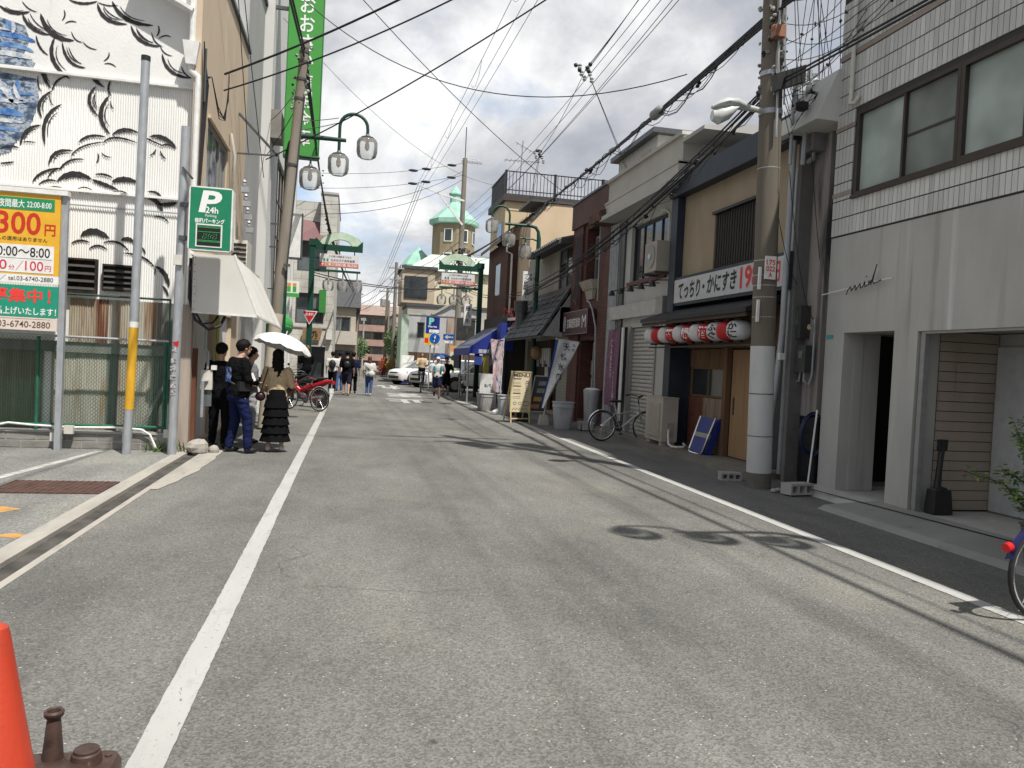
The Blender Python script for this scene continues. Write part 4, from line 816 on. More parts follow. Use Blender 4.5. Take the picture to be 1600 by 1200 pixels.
# ------------------------------------------------------------------ far left houses
def house(name, label, x0, x1, y0, y1, h, wm, roofm, ridge, wins=(), rim=.3, cat='house'):
    T = Thing(name, label, cat, ((x0+x1)/2, (y0+y1)/2, 0)); F_ = Fr((x0, y0, 0), FRONT)
    m = MB(); F_.wall(m, 0, x1-x0, 0, h, .3, [w for w in wins]); m.box(x0, x1, y0+.301, y1, 0, h); T.part('wall', m, wm)
    for w in wins: F_.window(T, w[0], w[1], w[2], w[3], -.06, M_alum, [M_gglass, M_bglass], 2, 1, .06)
    m = MB(); xm = (x0+x1)/2
    if ridge == 'x': m.prism([(y0-rim, h-.05), (y1+rim, h-.05), ((y0+y1)/2, h+(y1-y0)*.28)], 'x', x0-rim, x1+rim)
    elif ridge == 'y': m.prism([(x0-rim, h-.05), (x1+rim, h-.05), (xm, h+(x1-x0)*.28)], 'y', y0-rim, y1+rim)
    else: m.box(x0-.1, x1+.1, y0-.1, y1+.1, h, h+.2)
    T.part('roof', m, roofm); return T, F_
M_rf = plain('roof_slate', (.07, .07, .075), .7, var=.15)
T, F_ = house('small_house', 'small beige house with dark roof and balcony past the corner', -2.6, .25, 54, 62, 4.9, plain('wall_sand', (.45, .40, .33), .8), M_rf, 'x', [(1.2, 2.5, 2.9, 4.2)])
m = MB(); m.box(-1.5, .35, 53.2, 54, 2.3, 3.2); T.part('balcony', m, plain('wall_cream', (.52, .48, .42), .8))
m = MB(); m.box(-1.2, .1, 53.98, 53.99, 0, 1.9); T.part('door', m, M_bglass)
house('upper_house', 'cream upper storey house with dark gable beyond the corner building', -4, -.3, 66, 76, 7.2, plain('wall_cream', (.52, .48, .42), .8), M_rf, 'y', [(2.0, 3.2, 4.9, 6.1)])
# far apartment block closing the street
T = Thing('apartment_block', 'pinkish apartment block with balconies closing the end of the street', 'building', (6, 148, 0))
M_pk = plain('wall_pink', (.36, .24, .20), .85, var=.1, vs=.8); F_ = Fr((0, 140, 0), FRONT)
m = MB(); m.box(.8, 15, 141.2, 160, 0, 9.2); T.part('wall', m, plain('wall_taupe', (.24, .21, .19), .85))
m = MB(); m.prism([(139.6, 9.0), (160.5, 9.0), (150, 11.4)], 'x', .2, 15.6); T.part('roof', m, plain('roof_terracotta', (.30, .22, .18), .8, var=.12, vs=2))
for i, z in enumerate((.9, 3.5, 6.1)):
    m = MB(); m.box(1.2, 14.5, 140, 141.2, z, z+1.15); T.part('balcony', m, M_pk)
    for j in range(6):
        m = MB(); m.box(1.8+j*2.1, 3.3+j*2.1, 141.14, 141.19, z+1.2, z+2.4); T.part('window', m, M_gglass if (i+j) % 2 else M_bglass)

# ================================================================== right: tiled building with concrete ground floor
X0 = 6.35
T = Thing('tiled_building', 'grey concrete building with long white wall tiles and wide windows', 'building', (7.4, 5, 0))
FT = Fr((X0, 9.45, 0), RIGHT)            # u = 9.45 - Y
M_c2 = layered('fairfaced_concrete', [(.28, (.36, .352, .33)), (.5, (.42, .412, .388)), (.75, (.48, .472, .445))], (1.4, 1.4, .55), bump=.15, bs=30, stain=[((.62, .62, .60), (6, 6, .20), .60, .78), ((.25, .243, .222), (4.5, 4.5, .22), .57, .80), ((.56, .56, .54), (.9, .9, 2.6), .68, .8)])
m = MB(); FT.wall(m, 0, 12, 0, 3.46, .30, [(.40, 1.36, .08, 2.17), (1.75, 5.2, .08, 2.15)]); T.part('concrete_wall', m, M_c2)
m = MB(); FT.wall(m, 0, 12, 3.462, 6.78, .30, [(.44, 3.9, 3.96, 5.05)]); T.part('upper_wall', m, plain('joint_grey', (.055, .053, .05), .9))
m = MB(); m.box(X0+.301, X0+6, -2.55, 9.44, 3.47, 6.75); m.box(X0+1.6, X0+6, -2.55, 9.44, 0, 3.46); m.box(X0, X0+6, -2.56, 9.45, 6.78, 6.86); T.part('core', m, M_conc)
# recess 1 (meter corner) and garage recess
m = MB(); m.box(X0+.301, X0+.56, 9.06, 9.44, .08, 3.4); T.part('recess_wall', m, M_c2)
m = MB(); m.box(X0+.301, X0+1.6, 7.701, 8.08, .08, 3.4); T.part('partition', m, M_c2)
m = MB(); m.box(X0+.301, X0+1.6, 4.2, 9.44, 2.18, 2.3); T.part('ceiling', m, M_c2)
m = MB(); m.box(X0+1.3, X0+1.32, 8.09, 9.05, .08, 2.17); T.part('back_door', m, plain('dark_door', (.06, .062, .065), .5))
m = MB(); m.box(X0+.95, X0+1.10, 8.62, 8.85, 1.05, 1.55); m.box(X0+.98, X0+1.1, 8.66, 8.82, 1.6, 1.85); T.part('meter', m, plain('meter_grey', (.20, .205, .21), .5))
m = MB()
for k in range(5): m.box(X0+1.08, X0+1.11, 8.55+.09*k, 8.57+.09*k, .08, 1.2+.2*(k % 3))
T.part('meter_pipes', m, M_galv)
FGs = Fr((X0+.30, 7.69, 0), FRONT)       # garage side wall, faces the camera
M_sid = layered('siding_tan', [(.3, (.29, .24, .19)), (.7, (.37, .315, .26))], (2, 2, 1), bump=.1, stain=[((.10, .075, .055), (3.5, 3.5, .3), .6, .75)])
for i in range(18):
    m = MB(); FGs.box(m, 0, .78, .10+i*.115, .10+i*.115+.106, .0, .014+.002*(i % 2)); T.part('siding_board', m, M_sid)
m = MB(); FGs.box(m, 0, .78, .08, 2.17, -.02, -.001); T.part('siding_back', m, M_black)
m = MB(); m.box(X0+1.06, X0+1.10, 4.3, 7.66, .10, 2.02); T.part('white_door', m, plain('door_white', (.46, .46, .45), .5))
m = MB(); m.box(X0+1.101, X0+1.5, 4.25, 7.69, .08, 2.17); T.part('garage_back', m, M_c2)
m = MB(); m.box(X0+.02, X0+.10, 4.3, 7.66, 2.12, 2.148); m.box(X0+.02, X0+.09, 7.60, 7.665, .09, 2.12); T.part('shutter_guide', m, M_alum)
# tiles: long wall tiles, each one a piece
tw, th = .075, .235
tm = MB(); tm.box(-.016, 0, -.0335, .0335, -.1095, .1095)
tmat = layered('wall_tile', [(.3, (.52, .52, .50)), (.7, (.64, .64, .615))], (2.2, 2.2, .6), rough=.4, bump=.03, spec=.5, stain=[((.36, .355, .335), (9, 9, .4), .58, .8)])
n_ = tmat.node_tree; oi = n_.nodes.new('ShaderNodeObjectInfo'); mr = n_.nodes.new('ShaderNodeMapRange'); mr.inputs[3].default_value = .84; mr.inputs[4].default_value = 1.06; n_.links.new(oi.outputs['Random'], mr.inputs[0])
mm_ = n_.nodes.new('ShaderNodeMix'); mm_.data_type = 'RGBA'; mm_.blend_type = 'MULTIPLY'; mm_.inputs[0].default_value = 1; b_ = n_.nodes['Principled BSDF']; n_.links.new(b_.inputs['Base Color'].links[0].from_socket, mm_.inputs[6]); n_.links.new(mr.outputs[0], mm_.inputs[7]); n_.links.new(mm_.outputs[2], b_.inputs['Base Color'])
tmes = tm.mesh('tile', tmat); rest = MB(); cnt = 0
rows = [(3.475+.117+k*th+(.075 if k >= 10 else 0)) for k in range(15)]
cand = []
for r, z in enumerate(rows):
    for c in range(0, 118):
        u = .045+c*tw
        if z > 6.67: continue
        y = 9.45-u
        zlo, zhi = z-.117, z+.117
        if .40 < u < 3.94 and 3.93 < z < 5.10:
            continue
        cand.append((u, z, r))
near = [q for q in cand if q[0] < 3.3 and q[1] < 6.75]; near.sort(key=lambda q: -q[0]); keep = set(near[:300])
for q in cand:
    u, z, r = q
    if q in keep: T.share('tile', tmes, FT.p(u, z, .001+.0015*random.random()))
    else: FT.box(rest, u-.0335, u+.0335, z-.1095, z+.1095, 0, .016)
o = T.part('tiles', rest, tmat); o['kind'] = 'stuff'
m = MB(); FT.box(m, 0, 9, 5.835, 5.90, 0, .022); T.part('brown_band', m, plain('band_tan', (.30, .25, .22), .6))
m = MB(); FT.box(m, 0, .40, 4.885, 4.94, .018, .024); FT.box(m, 0, .40, 4.0, 4.06, .018, .024); T.part('short_band', m, MATS['band_tan'])
M_frost = glassm('frosted_green', (.33, .385, .36), .3, .5); M_mesh = glassm('screen_grey', (.19, .21, .195), .6, .2)
FT.window(T, .44, 2.18, 3.96, 5.05, .02, M_bronze, [M_frost, M_mesh], 2, 1, .045, depth=.10)
FT.window(T, 2.185, 3.9, 3.96, 5.05, .02, M_bronze, [M_frost, M_mesh], 2, 1, .06, depth=.10)
m = MB(); FT.box(m, 1.34, 2.12, 4.48, 4.505, -.03, -.018); T.part('screen_bar', m, M_bronze)
m = MB(); FT.box(m, .42, 3.92, 3.92, 3.957, .0, .06); T.part('sill', m, M_bronze)
m = MB(); m.tube([FT.p(.33,6.9,.06), FT.p(.33,5.3,.06), FT.p(.34,5.18,.07), FT.p(.44,5.16,.08), FT.p(.47,5.24,.04)], .028, 10); T.part('ivory_pipe', m, M_offw, smooth=True)
# wire lettering on a thin rod
m = MB(); m.tube([FT.p(-.05,2.70,.06), FT.p(1.32,2.80,.06)], .008, 6); T.part('sign_rod', m, M_white)
w_ = [(.50,2.66),(.53,2.72),(.58,2.76),(.60,2.70),(.62,2.72),(.67,2.77),(.69,2.70),(.71,2.73),(.77,2.78),(.78,2.72),(.82,2.73),(.86,2.80),(.865,2.73),(.90,2.74),(.99,2.80),(.94,2.80),(.925,2.755),(.97,2.745),(1.07,2.99),(1.005,2.79),(1.03,2.755),(1.16,2.79)]
m = MB(); m.tube([FT.p(a, b, .075) for a, b in w_], .007, 5); m.ell(FT.p(.885,2.86,.075), .009, 6, 4); T.part('wire_script', m, M_black, label='black wire script reading mid')
m = MB(); FT.box(m, .02, .17, 2.10, 2.15, .001, .006); T.part('blue_sticker', m, plain('sticker_teal', (.05, .30, .34), .5))
# raised apron in front
m = MB(); m.prism([(5.53,.0),(6.35,.0),(6.35,.10),(5.62,.05)], 'y', -3, 8.2); struct('concrete_apron', m, layered('apron', [(.3, (.22, .22, .205)), (.7, (.30, .295, .275))], (1.2, 1.2, 1), bump=.3, stain=[((.24, .13, .06), (5, 1.1, 5), .70, .80), ((.14, .138, .13), (3, 3, 3), .62, .78)]))
m = MB(); m.prism([(6.02,.0),(6.35,.0),(6.35,.10),(6.06,.08)], 'y', 8.2, 9.46); m.box(6.35, 9, -3, 9.46, 0, .078); struct('entrance_floor', m, M_c2)
m = MB(); m.bar((6.0,9.3,.09), (6.32,4.5,.103), .018, .006); struct('floor_joint', m, M_black)

# things in the recess
T = Thing('black_instrument_bag', 'black bag with tall neck leaning in the garage corner', 'bag', (6.62, 7.5, .1))
m = MB(); m.hexa([(6.47,7.42,.09),(6.72,7.42,.09),(6.72,7.58,.09),(6.47,7.58,.09),(6.49,7.43,.36),(6.69,7.43,.36),(6.69,7.57,.36),(6.49,7.57,.36)]); m.ell((6.59,7.5,.35), (.11,.075,.05), 12, 6); T.part('body', m, M_black, smooth=True)
m = MB(); m.tube([(6.56,7.5,.36),(6.575,7.5,.62),(6.59,7.5,.80),(6.595,7.5,.9)], [.042,.032,.034,.028], 10); m.hexa([(6.55,7.47,.80),(6.64,7.47,.80),(6.64,7.53,.80),(6.55,7.53,.80),(6.545,7.475,.93),(6.65,7.475,.93),(6.65,7.525,.93),(6.545,7.525,.93)]); T.part('neck', m, M_black, smooth=True)
M_leaf = [plain('leaf_%d' % i, c, .5, var=.12, spec=.4) for i, c in enumerate(((.07, .15, .035), (.12, .22, .05), (.20, .30, .08)))]
T = Thing('potted_shrub', 'light green leafy shrub at the right edge by the entrance', 'shrub', (5.80, 5.4, .1))
m = MB(); m.lathe([(.13,0),(.17,.28),(.19,.30),(.15,.31)], 16, (5.80,5.4,.1)); T.part('pot', m, plain('pot_grey', (.12, .12, .12), .7), smooth=True)
m = MB(); random.seed(21); tips = []
for i in range(24):
    a = random.uniform(0, 6.28); r = random.uniform(.18, .62); z = random.uniform(.45, 1.35)
    p0 = Vector((5.80, 5.4, .35)); p2 = Vector((5.80+r*math.cos(a), 5.4+r*math.sin(a), z)); p1 = p0.lerp(p2, .5)+Vector((0, 0, .15))
    m.tube([p0, p1, p2], [.010, .007, .003], 5); tips.append((p1, p2))
T.part('stems', m, plain('stem_brown', (.09, .06, .035), .8))
for k in range(3):
    m = MB()
    for p1, p2 in tips:
        for j in range(24):
            t = random.random(); c = p1.lerp(p2, t)+Vector((random.gauss(0,.03), random.gauss(0,.03), random.gauss(0,.025))); d = Vector((random.gauss(0,1), random.gauss(0,1), random.gauss(0,.4))).normalized(); s = random.uniform(.022, .042); n_ = d.cross(Vector((random.gauss(0,.3), random.gauss(0,.3), 1))).normalized()
            m.add([c, c+d*s+n_*s*.4, c+d*s*2, c+d*s-n_*s*.4], [(0,1,2,3)])
    T.part('leaves', m, M_leaf[k], kind='stuff', fix=False)

# ================================================================== right: gap between the buildings
T = Thing('gap_wall', 'stained grey side wall with meters between two shopfronts', 'wall', (7.0, 9.9, 0))
FQ = Fr((6.50, 10.42, 0), RIGHT)
M_gap = layered('gap_render', [(.3, (.27, .245, .23)), (.65, (.37, .34, .325))], (1.5, 1.5, .5), bump=.15, stain=[((.07, .07, .07), (3, 3, .45), .50, .66)])
m = MB(); FQ.box(m, 0, .62, 1.0, 5.4, -.25, 0); T.part('upper_wall', m, M_gap)
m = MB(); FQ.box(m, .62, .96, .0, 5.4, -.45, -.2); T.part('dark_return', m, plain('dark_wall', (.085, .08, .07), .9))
for r in range(4):
    for c in range(2):
        m = MB(); FQ.box(m, .004+c*.31, .306+c*.31, .12+r*.22, .335+r*.22, -.24, .004); T.part('dark_tile', m, plain('tile_navyblack', (.022, .024, .030), .35))
m = MB(); FQ.box(m, 0, .62, 0, 1.0, -.26, -.01); T.part('tile_bed', m, M_black)
m = MB(); m.hexa([FQ.p(-.1,5.05,.5), FQ.p(1.0,5.05,.5), FQ.p(1.0,5.05,-.3), FQ.p(-.1,5.05,-.3), FQ.p(-.1,5.75,.2), FQ.p(1.0,5.75,.2), FQ.p(1.0,5.75,-.3), FQ.p(-.1,5.75,-.3)]); T.part('eave_box', m, M_wht)
m = MB(); FQ.box(m, .20, .48, 4.80, 5.06, -.05, .2); T.part('rain_box', m, plain('grey_mid', (.22, .22, .22), .6))
m = MB(); m.tube([FQ.p(.34,4.80,.1), FQ.p(.34,4.72,.1), FQ.p(.10,4.66,.12), FQ.p(.05,4.6,.14), FQ.p(.03,.1,.16)], .04, 10); m.tube([FQ.p(.16,5.9,.3), FQ.p(.12,2.2,.3), FQ.p(.08,1.5,.32), FQ.p(.0,.06,.42)], .045, 12); T.part('downpipe', m, M_galv, smooth=True)
m = MB(); FQ.box(m, .14, .20, 1.8, 1.9, .28, .36); T.part('pipe_clip', m, M_white)
for u, z0, z1 in ((.12, 2.12, 2.60), (.28, 1.63, 2.02)):
    m = MB(); FQ.box(m, u, u+.24, z0, z1, .0, .16); mt = T.part('meter_box', m, plain('meter_dark', (.055, .058, .056), .4))
    m = MB(); FQ.box(m, u+.07, u+.17, z0+.2, z1-.08, .161, .165); T.part('meter_window', m, M_gglass, mt)
m = MB(); m.tube([FQ.p(.40,1.63,.08), FQ.p(.40,1.5,.08), FQ.p(.5,1.46,.06), FQ.p(.55,1.6,.05), FQ.p(.55,2.4,.05)], .018, 8); m.tube([FQ.p(.30,1.63,.08), FQ.p(.28,1.5,.08), FQ.p(.2,1.5,.1)], .015, 8); T.part('conduits', m, M_galv, smooth=True)
m = MB(); m.tube([FQ.p(.5,2.3,.1), FQ.p(.8,2.25,.3)], .03, 6); T.part('rolled_board', m, plain('roll_tan', (.40, .32, .2), .7))
# hose, pole, blocks in the gap
T = Thing('garden_hose', 'coiled dark blue hose hanging beside the grey pillar', 'hose', (6.5, 9.75, .1))
m = MB()
for k in range(5):
    cx, cz, rx, rz = 6.42+.012*k, .74+.01*k, .17+.01*k, .30-.02*(k % 3)
    m.tube([(cx+rx*math.cos(R(a)), 9.74+.02*math.sin(R(2*a))+.015*k, cz+rz*math.sin(R(a))) for a in range(0, 361, 24)], .012, 6)
m.tube([(6.42,9.72,.5),(6.40,9.70,.25),(6.46,9.66,.10),(6.6,9.6,.08)], .012, 6); T.part('coil', m, plain('hose_blue', (.012, .02, .075), .4), smooth=True)
m = MB(); m.cyl((6.52,9.8,0), (6.52,9.8,.95), .05, 10); T.part('reel', m, M_black, smooth=True)
m = MB(); m.tube([(6.18,9.42,.02),(6.30,9.47,1.12)], .012, 8); single('white_stick', m, M_white, 'thin white stick leaning against the grey pillar', 'stick', (6.18, 9.42, 0), smooth=True)
def breeze(x, y, z, rz, label, s=1):
    T = Thing('concrete_block', label, 'concrete block', (x, y, z)); m = MB(); l, h, w = .39*s, .145*s, .19*s; t = .028
    for a, b in ((0, t), (w-t, w)): pass
    m.box(-l/2, l/2, -w/2, w/2, h-t, h); m.box(-l/2, l/2, -w/2, w/2, 0, t)
    for i in range(4):
        xx = -l/2+i*(l-t)/3; m.box(xx, xx+t, -w/2, w/2, t, h-t)
    m.box(-l/2+t, l/2-t, w/2-.03, w/2-.02, t, h-t)
    m.xf(Matrix.Translation((x, y, z)) @ Matrix.Rotation(rz, 4, 'Z')); T.part('block', m, M_conc); return T
breeze(5.83, 9.10, .02, R(12), 'hollow concrete block lying on the kerb by the pillar')
breeze(5.52, 10.35, .0, R(-10), 'dark hollow concrete block left of the utility pole', .8)
for k in range(3):
    m = MB(); m.ell((5.60+.09*k, 9.28+.05*(k % 2), .03), (.05, .04, .03), 8, 5); single('stone', m, M_conc, ('leftmost', 'middle', 'rightmost')[k]+' pebble beside the hollow block on the kerb', 'stone', (5.60+.09*k, 9.28, 0), 'pebbles by the block')

# ================================================================== right: lantern restaurant
T = Thing('lantern_restaurant', 'tan building with dark blue frame, crab restaurant sign and canopy', 'building', (7.4, 12.6, 0))
FR_ = Fr((X0, 14.60, 0), RIGHT)           # u = 14.60 - Y
M_navy = plain('frame_navy', (.028, .035, .052), .5, var=.12, vs=3)
M_tan = layered('tan_render', [(.3, (.29, .235, .165)), (.65, (.37, .305, .22))], (1.6, 1.6, .7), bump=.25, bs=50, stain=[((.22, .17, .11), (3, 3, .6), .62, .8)])
m = MB(); FR_.wall(m, .30, 4.33, 3.36, 5.0, .25, [(1.62, 3.25, 3.40, 4.42)]); T.part('upper_wall', m, M_tan); m.v = [p+Vector((.1, 0, 0)) for p in m.v]
m = MB(); m.box(X0+.26, X0+6, 10.45, 14.85, 0, 5.05); T.part('core', m, plain('dark_core', (.03, .028, .026), .9))
m = MB(); FR_.box(m, 0, 4.42, 5.0, 5.40, -.35, .22); T.part('beam', m, M_navy)
m = MB(); FR_.box(m, 0, .30, 0, 4.998, -.3, .16); T.part('column', m, M_navy); m = MB(); FR_.box(m, 4.33, 4.42, 0, 4.998, -.3, .06); T.part('end_trim', m, plain('trim_grey', (.15, .145, .14), .6))
m = MB(); m.prism([(6.3,5.40),(12,5.40),(12,6.6)], 'y', 10.45, 14.8); T.part('roof', m, M_rf)
m = MB(); FR_.box(m, 1.62, 3.25, 3.40, 4.42, -.20, -.12); T.part('window_back', m, M_bglass)
for i in range(18):
    m = MB(); FR_.box(m, 1.63+i*.089, 1.685+i*.089, 3.40, 4.42, -.08, -.02); T.part('lattice_slat', m, plain('lattice', (.032, .026, .022), .7))
m = MB(); FR_.box(m, 1.58, 3.29, 4.42, 4.47, -.05, .05); T.part('lattice_head', m, M_black)
# sign board
m = MB(); FR_.box(m, .26, 4.34, 2.84, 3.40, -.1, .14); T.part('sign_frame', m, M_navy)
m = MB(); FR_.box(m, .32, 4.28, 2.895, 3.345, .1405, .155); sg = T.part('sign_panel', m, plain('sign_grey', (.52, .53, .54), .5, var=.05))
m = MB(); lettering(m, 'てっちり', FR_, .52, 1.47, 2.95, 3.28, .158, .028, .1); lettering(m, '・', FR_, 1.57, 1.66, 3.08, 3.16, .158, .06); lettering(m, 'かにすき', FR_, 1.76, 2.83, 2.97, 3.30, .158, .028, .1); T.part('lettering', m, M_ink, sg)
m = MB(); lettering(m, '1980', FR_, 2.95, 3.80, 2.95, 3.32, .158, .03); lettering(m, '円', FR_, 3.92, 4.16, 2.97, 3.28, .158, .03); T.part('lettering', m, M_inkr, sg)
# canopy
m = MB(); m.hexa([(5.73,10.55,2.50),(X0,10.55,2.70),(X0,14.82,2.70),(5.73,14.82,2.50),(5.73,10.55,2.57),(X0,10.55,2.80),(X0,14.82,2.80),(5.73,14.82,2.57)]); T.part('canopy', m, plain('canopy_black', (.022, .023, .026), .6))
m = MB(); m.box(5.76, 5.80, 10.6, 14.8, 2.44, 2.50); m.box(5.93, 5.97, 10.6, 14.8, 2.475, 2.50); m.box(5.93, 5.97, 10.6, 14.8, 2.0, 2.03); T.part('lantern_rail', m, plain('rail_brown', (.06, .04, .03), .7))
# shopfront, set back under the canopy
FS = Fr((6.55, 14.85, 0), RIGHT)
M_wd = layered('shop_wood', [(.3, (.10, .055, .03)), (.7, (.185, .11, .062))], (7, 7, .8), bump=.2)
M_wd2 = layered('shop_wood_grey', [(.3, (.17, .12, .09)), (.7, (.30, .23, .18))], (10, 10, .8), bump=.2, stain=[((.40, .34, .29), (16, 16, 1), .60, .7)])
m = MB(); FS.box(m, .0, 4.3, 2.02, 2.7, -.1, 0); T.part('transom', m, M_wd)
for i in range(11):
    m = MB(); FS.box(m, .75+i*.135, .75+i*.135+.131, 1.66, 2.0, -.05, .0+.003*(i % 3)); T.part('plank', m, M_wd)
m = MB(); FS.box(m, .02, .14, .1, 2.02, 0, .1); FS.box(m, .26, .30, .1, 2.02, .0, .06); FS.box(m, 2.30, 2.42, .1, 2.02, 0, .1); T.part('post', m, M_wd)
m = MB(); FS.box(m, .30, .75, .1, 2.0, -.12, -.05); T.part('dark_door', m, M_bglass)
FS.window(T, .75, 2.28, 1.10, 1.66, -.02, M_wd, [M_bglass, glassm('window_shop', (.06, .07, .07), .08)], 2, 1, .035)
for i in range(12):
    m = MB(); FS.box(m, .75+i*.127, .75+i*.127+.123, .10, 1.09, -.05, .0+.003*(i % 2)); T.part('plank', m, M_wd2 if i > 4 else plain('panel_red_brown', (.13, .045, .03), .7, var=.15))
m = MB(); FS.box(m, 2.45, 3.35, .12, 1.98, -.06, 0); dr = T.part('door', m, layered('door_oak', [(.3, (.27, .165, .085)), (.7, (.36, .23, .13))], (9, 9, .7), bump=.1))
m = MB(); FS.box(m, 2.55, 2.58, .85, 1.15, .001, .02); T.part('handle', m, M_steel, dr)
m = MB(); FS.box(m, 3.36, 4.30, .12, 2.0, -.06, .0); T.part('side_panel', m, plain('panel_navy', (.03, .033, .04), .6))
m = MB(); m.box(5.98, 6.9, 10.5, 18.4, 0, .10); m.box(5.86, 5.978, 10.5, 18.4, 0, .085); struct('shop_step', m, layered('step_conc', [(.3, (.15, .14, .12)), (.7, (.24, .225, .195))], (1.5, 1.5, 1.5), bump=.3))
# lanterns
M_lw = plain('lantern_white', (.60, .60, .60), .6, var=.04); M_lr = plain('lantern_red', (.46, .02, .022), .55, var=.06)
LN = [(0, 'leftmost'), (1, 'second'), (2, 'third'), (3, 'fourth'), (4, 'fifth'), (5, 'sixth'), (6, 'seventh'), (7, 'eighth'), (8, 'ninth'), (9, 'tenth'), (10, 'eleventh')]
for i, w_ in LN:
    y = 14.58-i*.346; x = 5.95; z = 2.25; red = i % 2 == 1
    T = Thing('paper_lantern', '%s from the left of the lantern row under the canopy, %s' % ('first' if i == 0 else w_, 'red' if red else 'white'), 'paper lantern', (x, y, z-.2), 'lanterns hanging in a row under the canopy')
    m = MB(); pr = []
    for k in range(15):
        t = -1+2*k/14; pr.append((.178*(1-abs(t)**2.6)**.5+.02+(.004 if k % 2 else 0), .165*t))
    m.lathe(pr, 20, (x, y, z)); T.part('paper_body', m, M_lr if red else M_lw, smooth=True)
    m = MB(); m.lathe([(.07,.16),(.075,.16),(.075,.185),(.07,.185)], 14, (x, y, z)); m.lathe([(.07,-.185),(.075,-.185),(.075,-.16),(.07,-.16)], 14, (x, y, z)); m.cyl((x,y,z+.18), (x,y,z+.25), .006, 5); T.part('rim', m, M_black)
    if i in (5, 7, 8, 10, 3):
        body = {3: '蟹', 5: '鍋', 7: '酒', 8: 'ふぐ', 10: 'かに'}[i]; m = MB(); v_, f_ = None, None
        for j, ch in enumerate(body):
            v_, f_ = glyphs(ch, .03); a0 = min(p.x for p in v_); a1 = max(p.x for p in v_); b0 = min(p.y for p in v_); b1 = max(p.y for p in v_); n_ = len(body); hh = .20 if n_ == 1 else .115
            pts = []
            for p in v_:
                ang = R(205)+((p.x-a0)/(a1-a0)-.5)*.9; zz_ = (n_/2-j-1)*(hh+.012)+hh*(p.y-b0)/(b1-b0)
                rr = .178*(1-abs(min(.98, abs(zz_)/.165))**2.6)**.5+.028; pts.append((x+rr*math.cos(ang), y+rr*math.sin(ang), z+zz_))
            m.add(pts, f_)
        T.part('lettering', m, M_inkw if red else M_ink)

# ================================================================== outdoor unit, cart
T = Thing('outdoor_unit', 'large beige air-conditioner outdoor unit standing on the shop step', 'air conditioner', (6.1, 14.35, .1))
M_ac = layered('ac_beige', [(.3, (.36, .33, .28)), (.7, (.44, .41, .355))], (2, 2, 2), rough=.55, bump=.03, stain=[((.24, .21, .16), (5, 5, .8), .66, .8)])
m = MB(); m.box(5.95, 6.27, 13.95, 14.80, .18, 1.03); T.part('cabinet', m, M_ac)
m = MB(); m.box(5.93, 5.95, 14.06, 14.62, .26, .92); T.part('fan_guard', m, plain('ac_guard', (.38, .35, .30), .5))
for i in range(12):
    m = MB(); m.box(5.922, 5.93, 14.08, 14.60, .29+i*.052, .305+i*.052); T.part('guard_bar', m, M_ac)
m = MB(); m.box(5.94, 6.28, 13.94, 14.81, 1.03, 1.045); T.part('lid', m, M_ac)
m = MB(); m.box(5.97, 6.25, 14.0, 14.12, .10, .18); m.box(5.97, 6.25, 14.6, 14.74, .10, .18); T.part('foot', m, M_conc)
m = MB(); m.box(6.05, 6.2, 13.935, 13.949, .3, .55); T.part('valve_cover', m, plain('ac_cover', (.33, .30, .25), .5))
m = MB(); m.tube([(6.08,13.92,.42),(6.05,13.86,.30),(6.02,13.75,.16),(6.0,13.55,.13),(6.05,13.4,.14),(6.15,13.38,.15),(6.25,13.5,.16),(6.3,13.7,.18)], .022, 8); T.part('pipe', m, M_offw, smooth=True)
T = Thing('folding_cart', 'blue folding platform cart with silver frame leaning by the restaurant door', 'cart', (6.2, 12.9, .1))
Q = lambda u, w, d=0: Vector((6.14+.22*w-.02*d*3, 13.15-.62*u, .10+.66*w+.0*d))
m = MB(); m.tube([Q(.0,1.0), Q(.02,.1), Q(.1,.02), Q(.2,0), Q(.72,0), Q(.84,.02), Q(.9,.1), Q(.95,1.0)], .016, 8); T.part('frame', m, M_chrome, smooth=True)
for w0, w1 in ((.04, .44), (.58, .98)):
    m = MB(); P_ = [Q(.06,w0), Q(.88,w0), Q(.88,w1), Q(.06,w1)]; n_ = Vector((.05, 0, -.015)); m.hexa([P_[0], P_[1], P_[1]+n_, P_[0]+n_, P_[3], P_[2], P_[2]+n_, P_[3]+n_]); T.part('blue_panel', m, plain('cart_blue', (.012, .03, .22), .4))
m = MB(); P_ = [Q(.05,.45), Q(.90,.45), Q(.90,.57), Q(.05,.57)]; n_ = Vector((.04, 0, -.01)); m.hexa([P_[0], P_[1], P_[1]+n_, P_[0]+n_, P_[3], P_[2], P_[2]+n_, P_[3]+n_]); T.part('label_plate', m, M_alum)
m = MB(); m.hexa([(6.22,12.56,.1),(6.30,12.56,.1),(6.30,12.62,.1),(6.22,12.62,.1),(6.42,12.52,.75),(6.5,12.52,.75),(6.5,12.60,.75),(6.42,12.60,.75)]); T.part('rear_panel', m, MATS['cart_blue'])

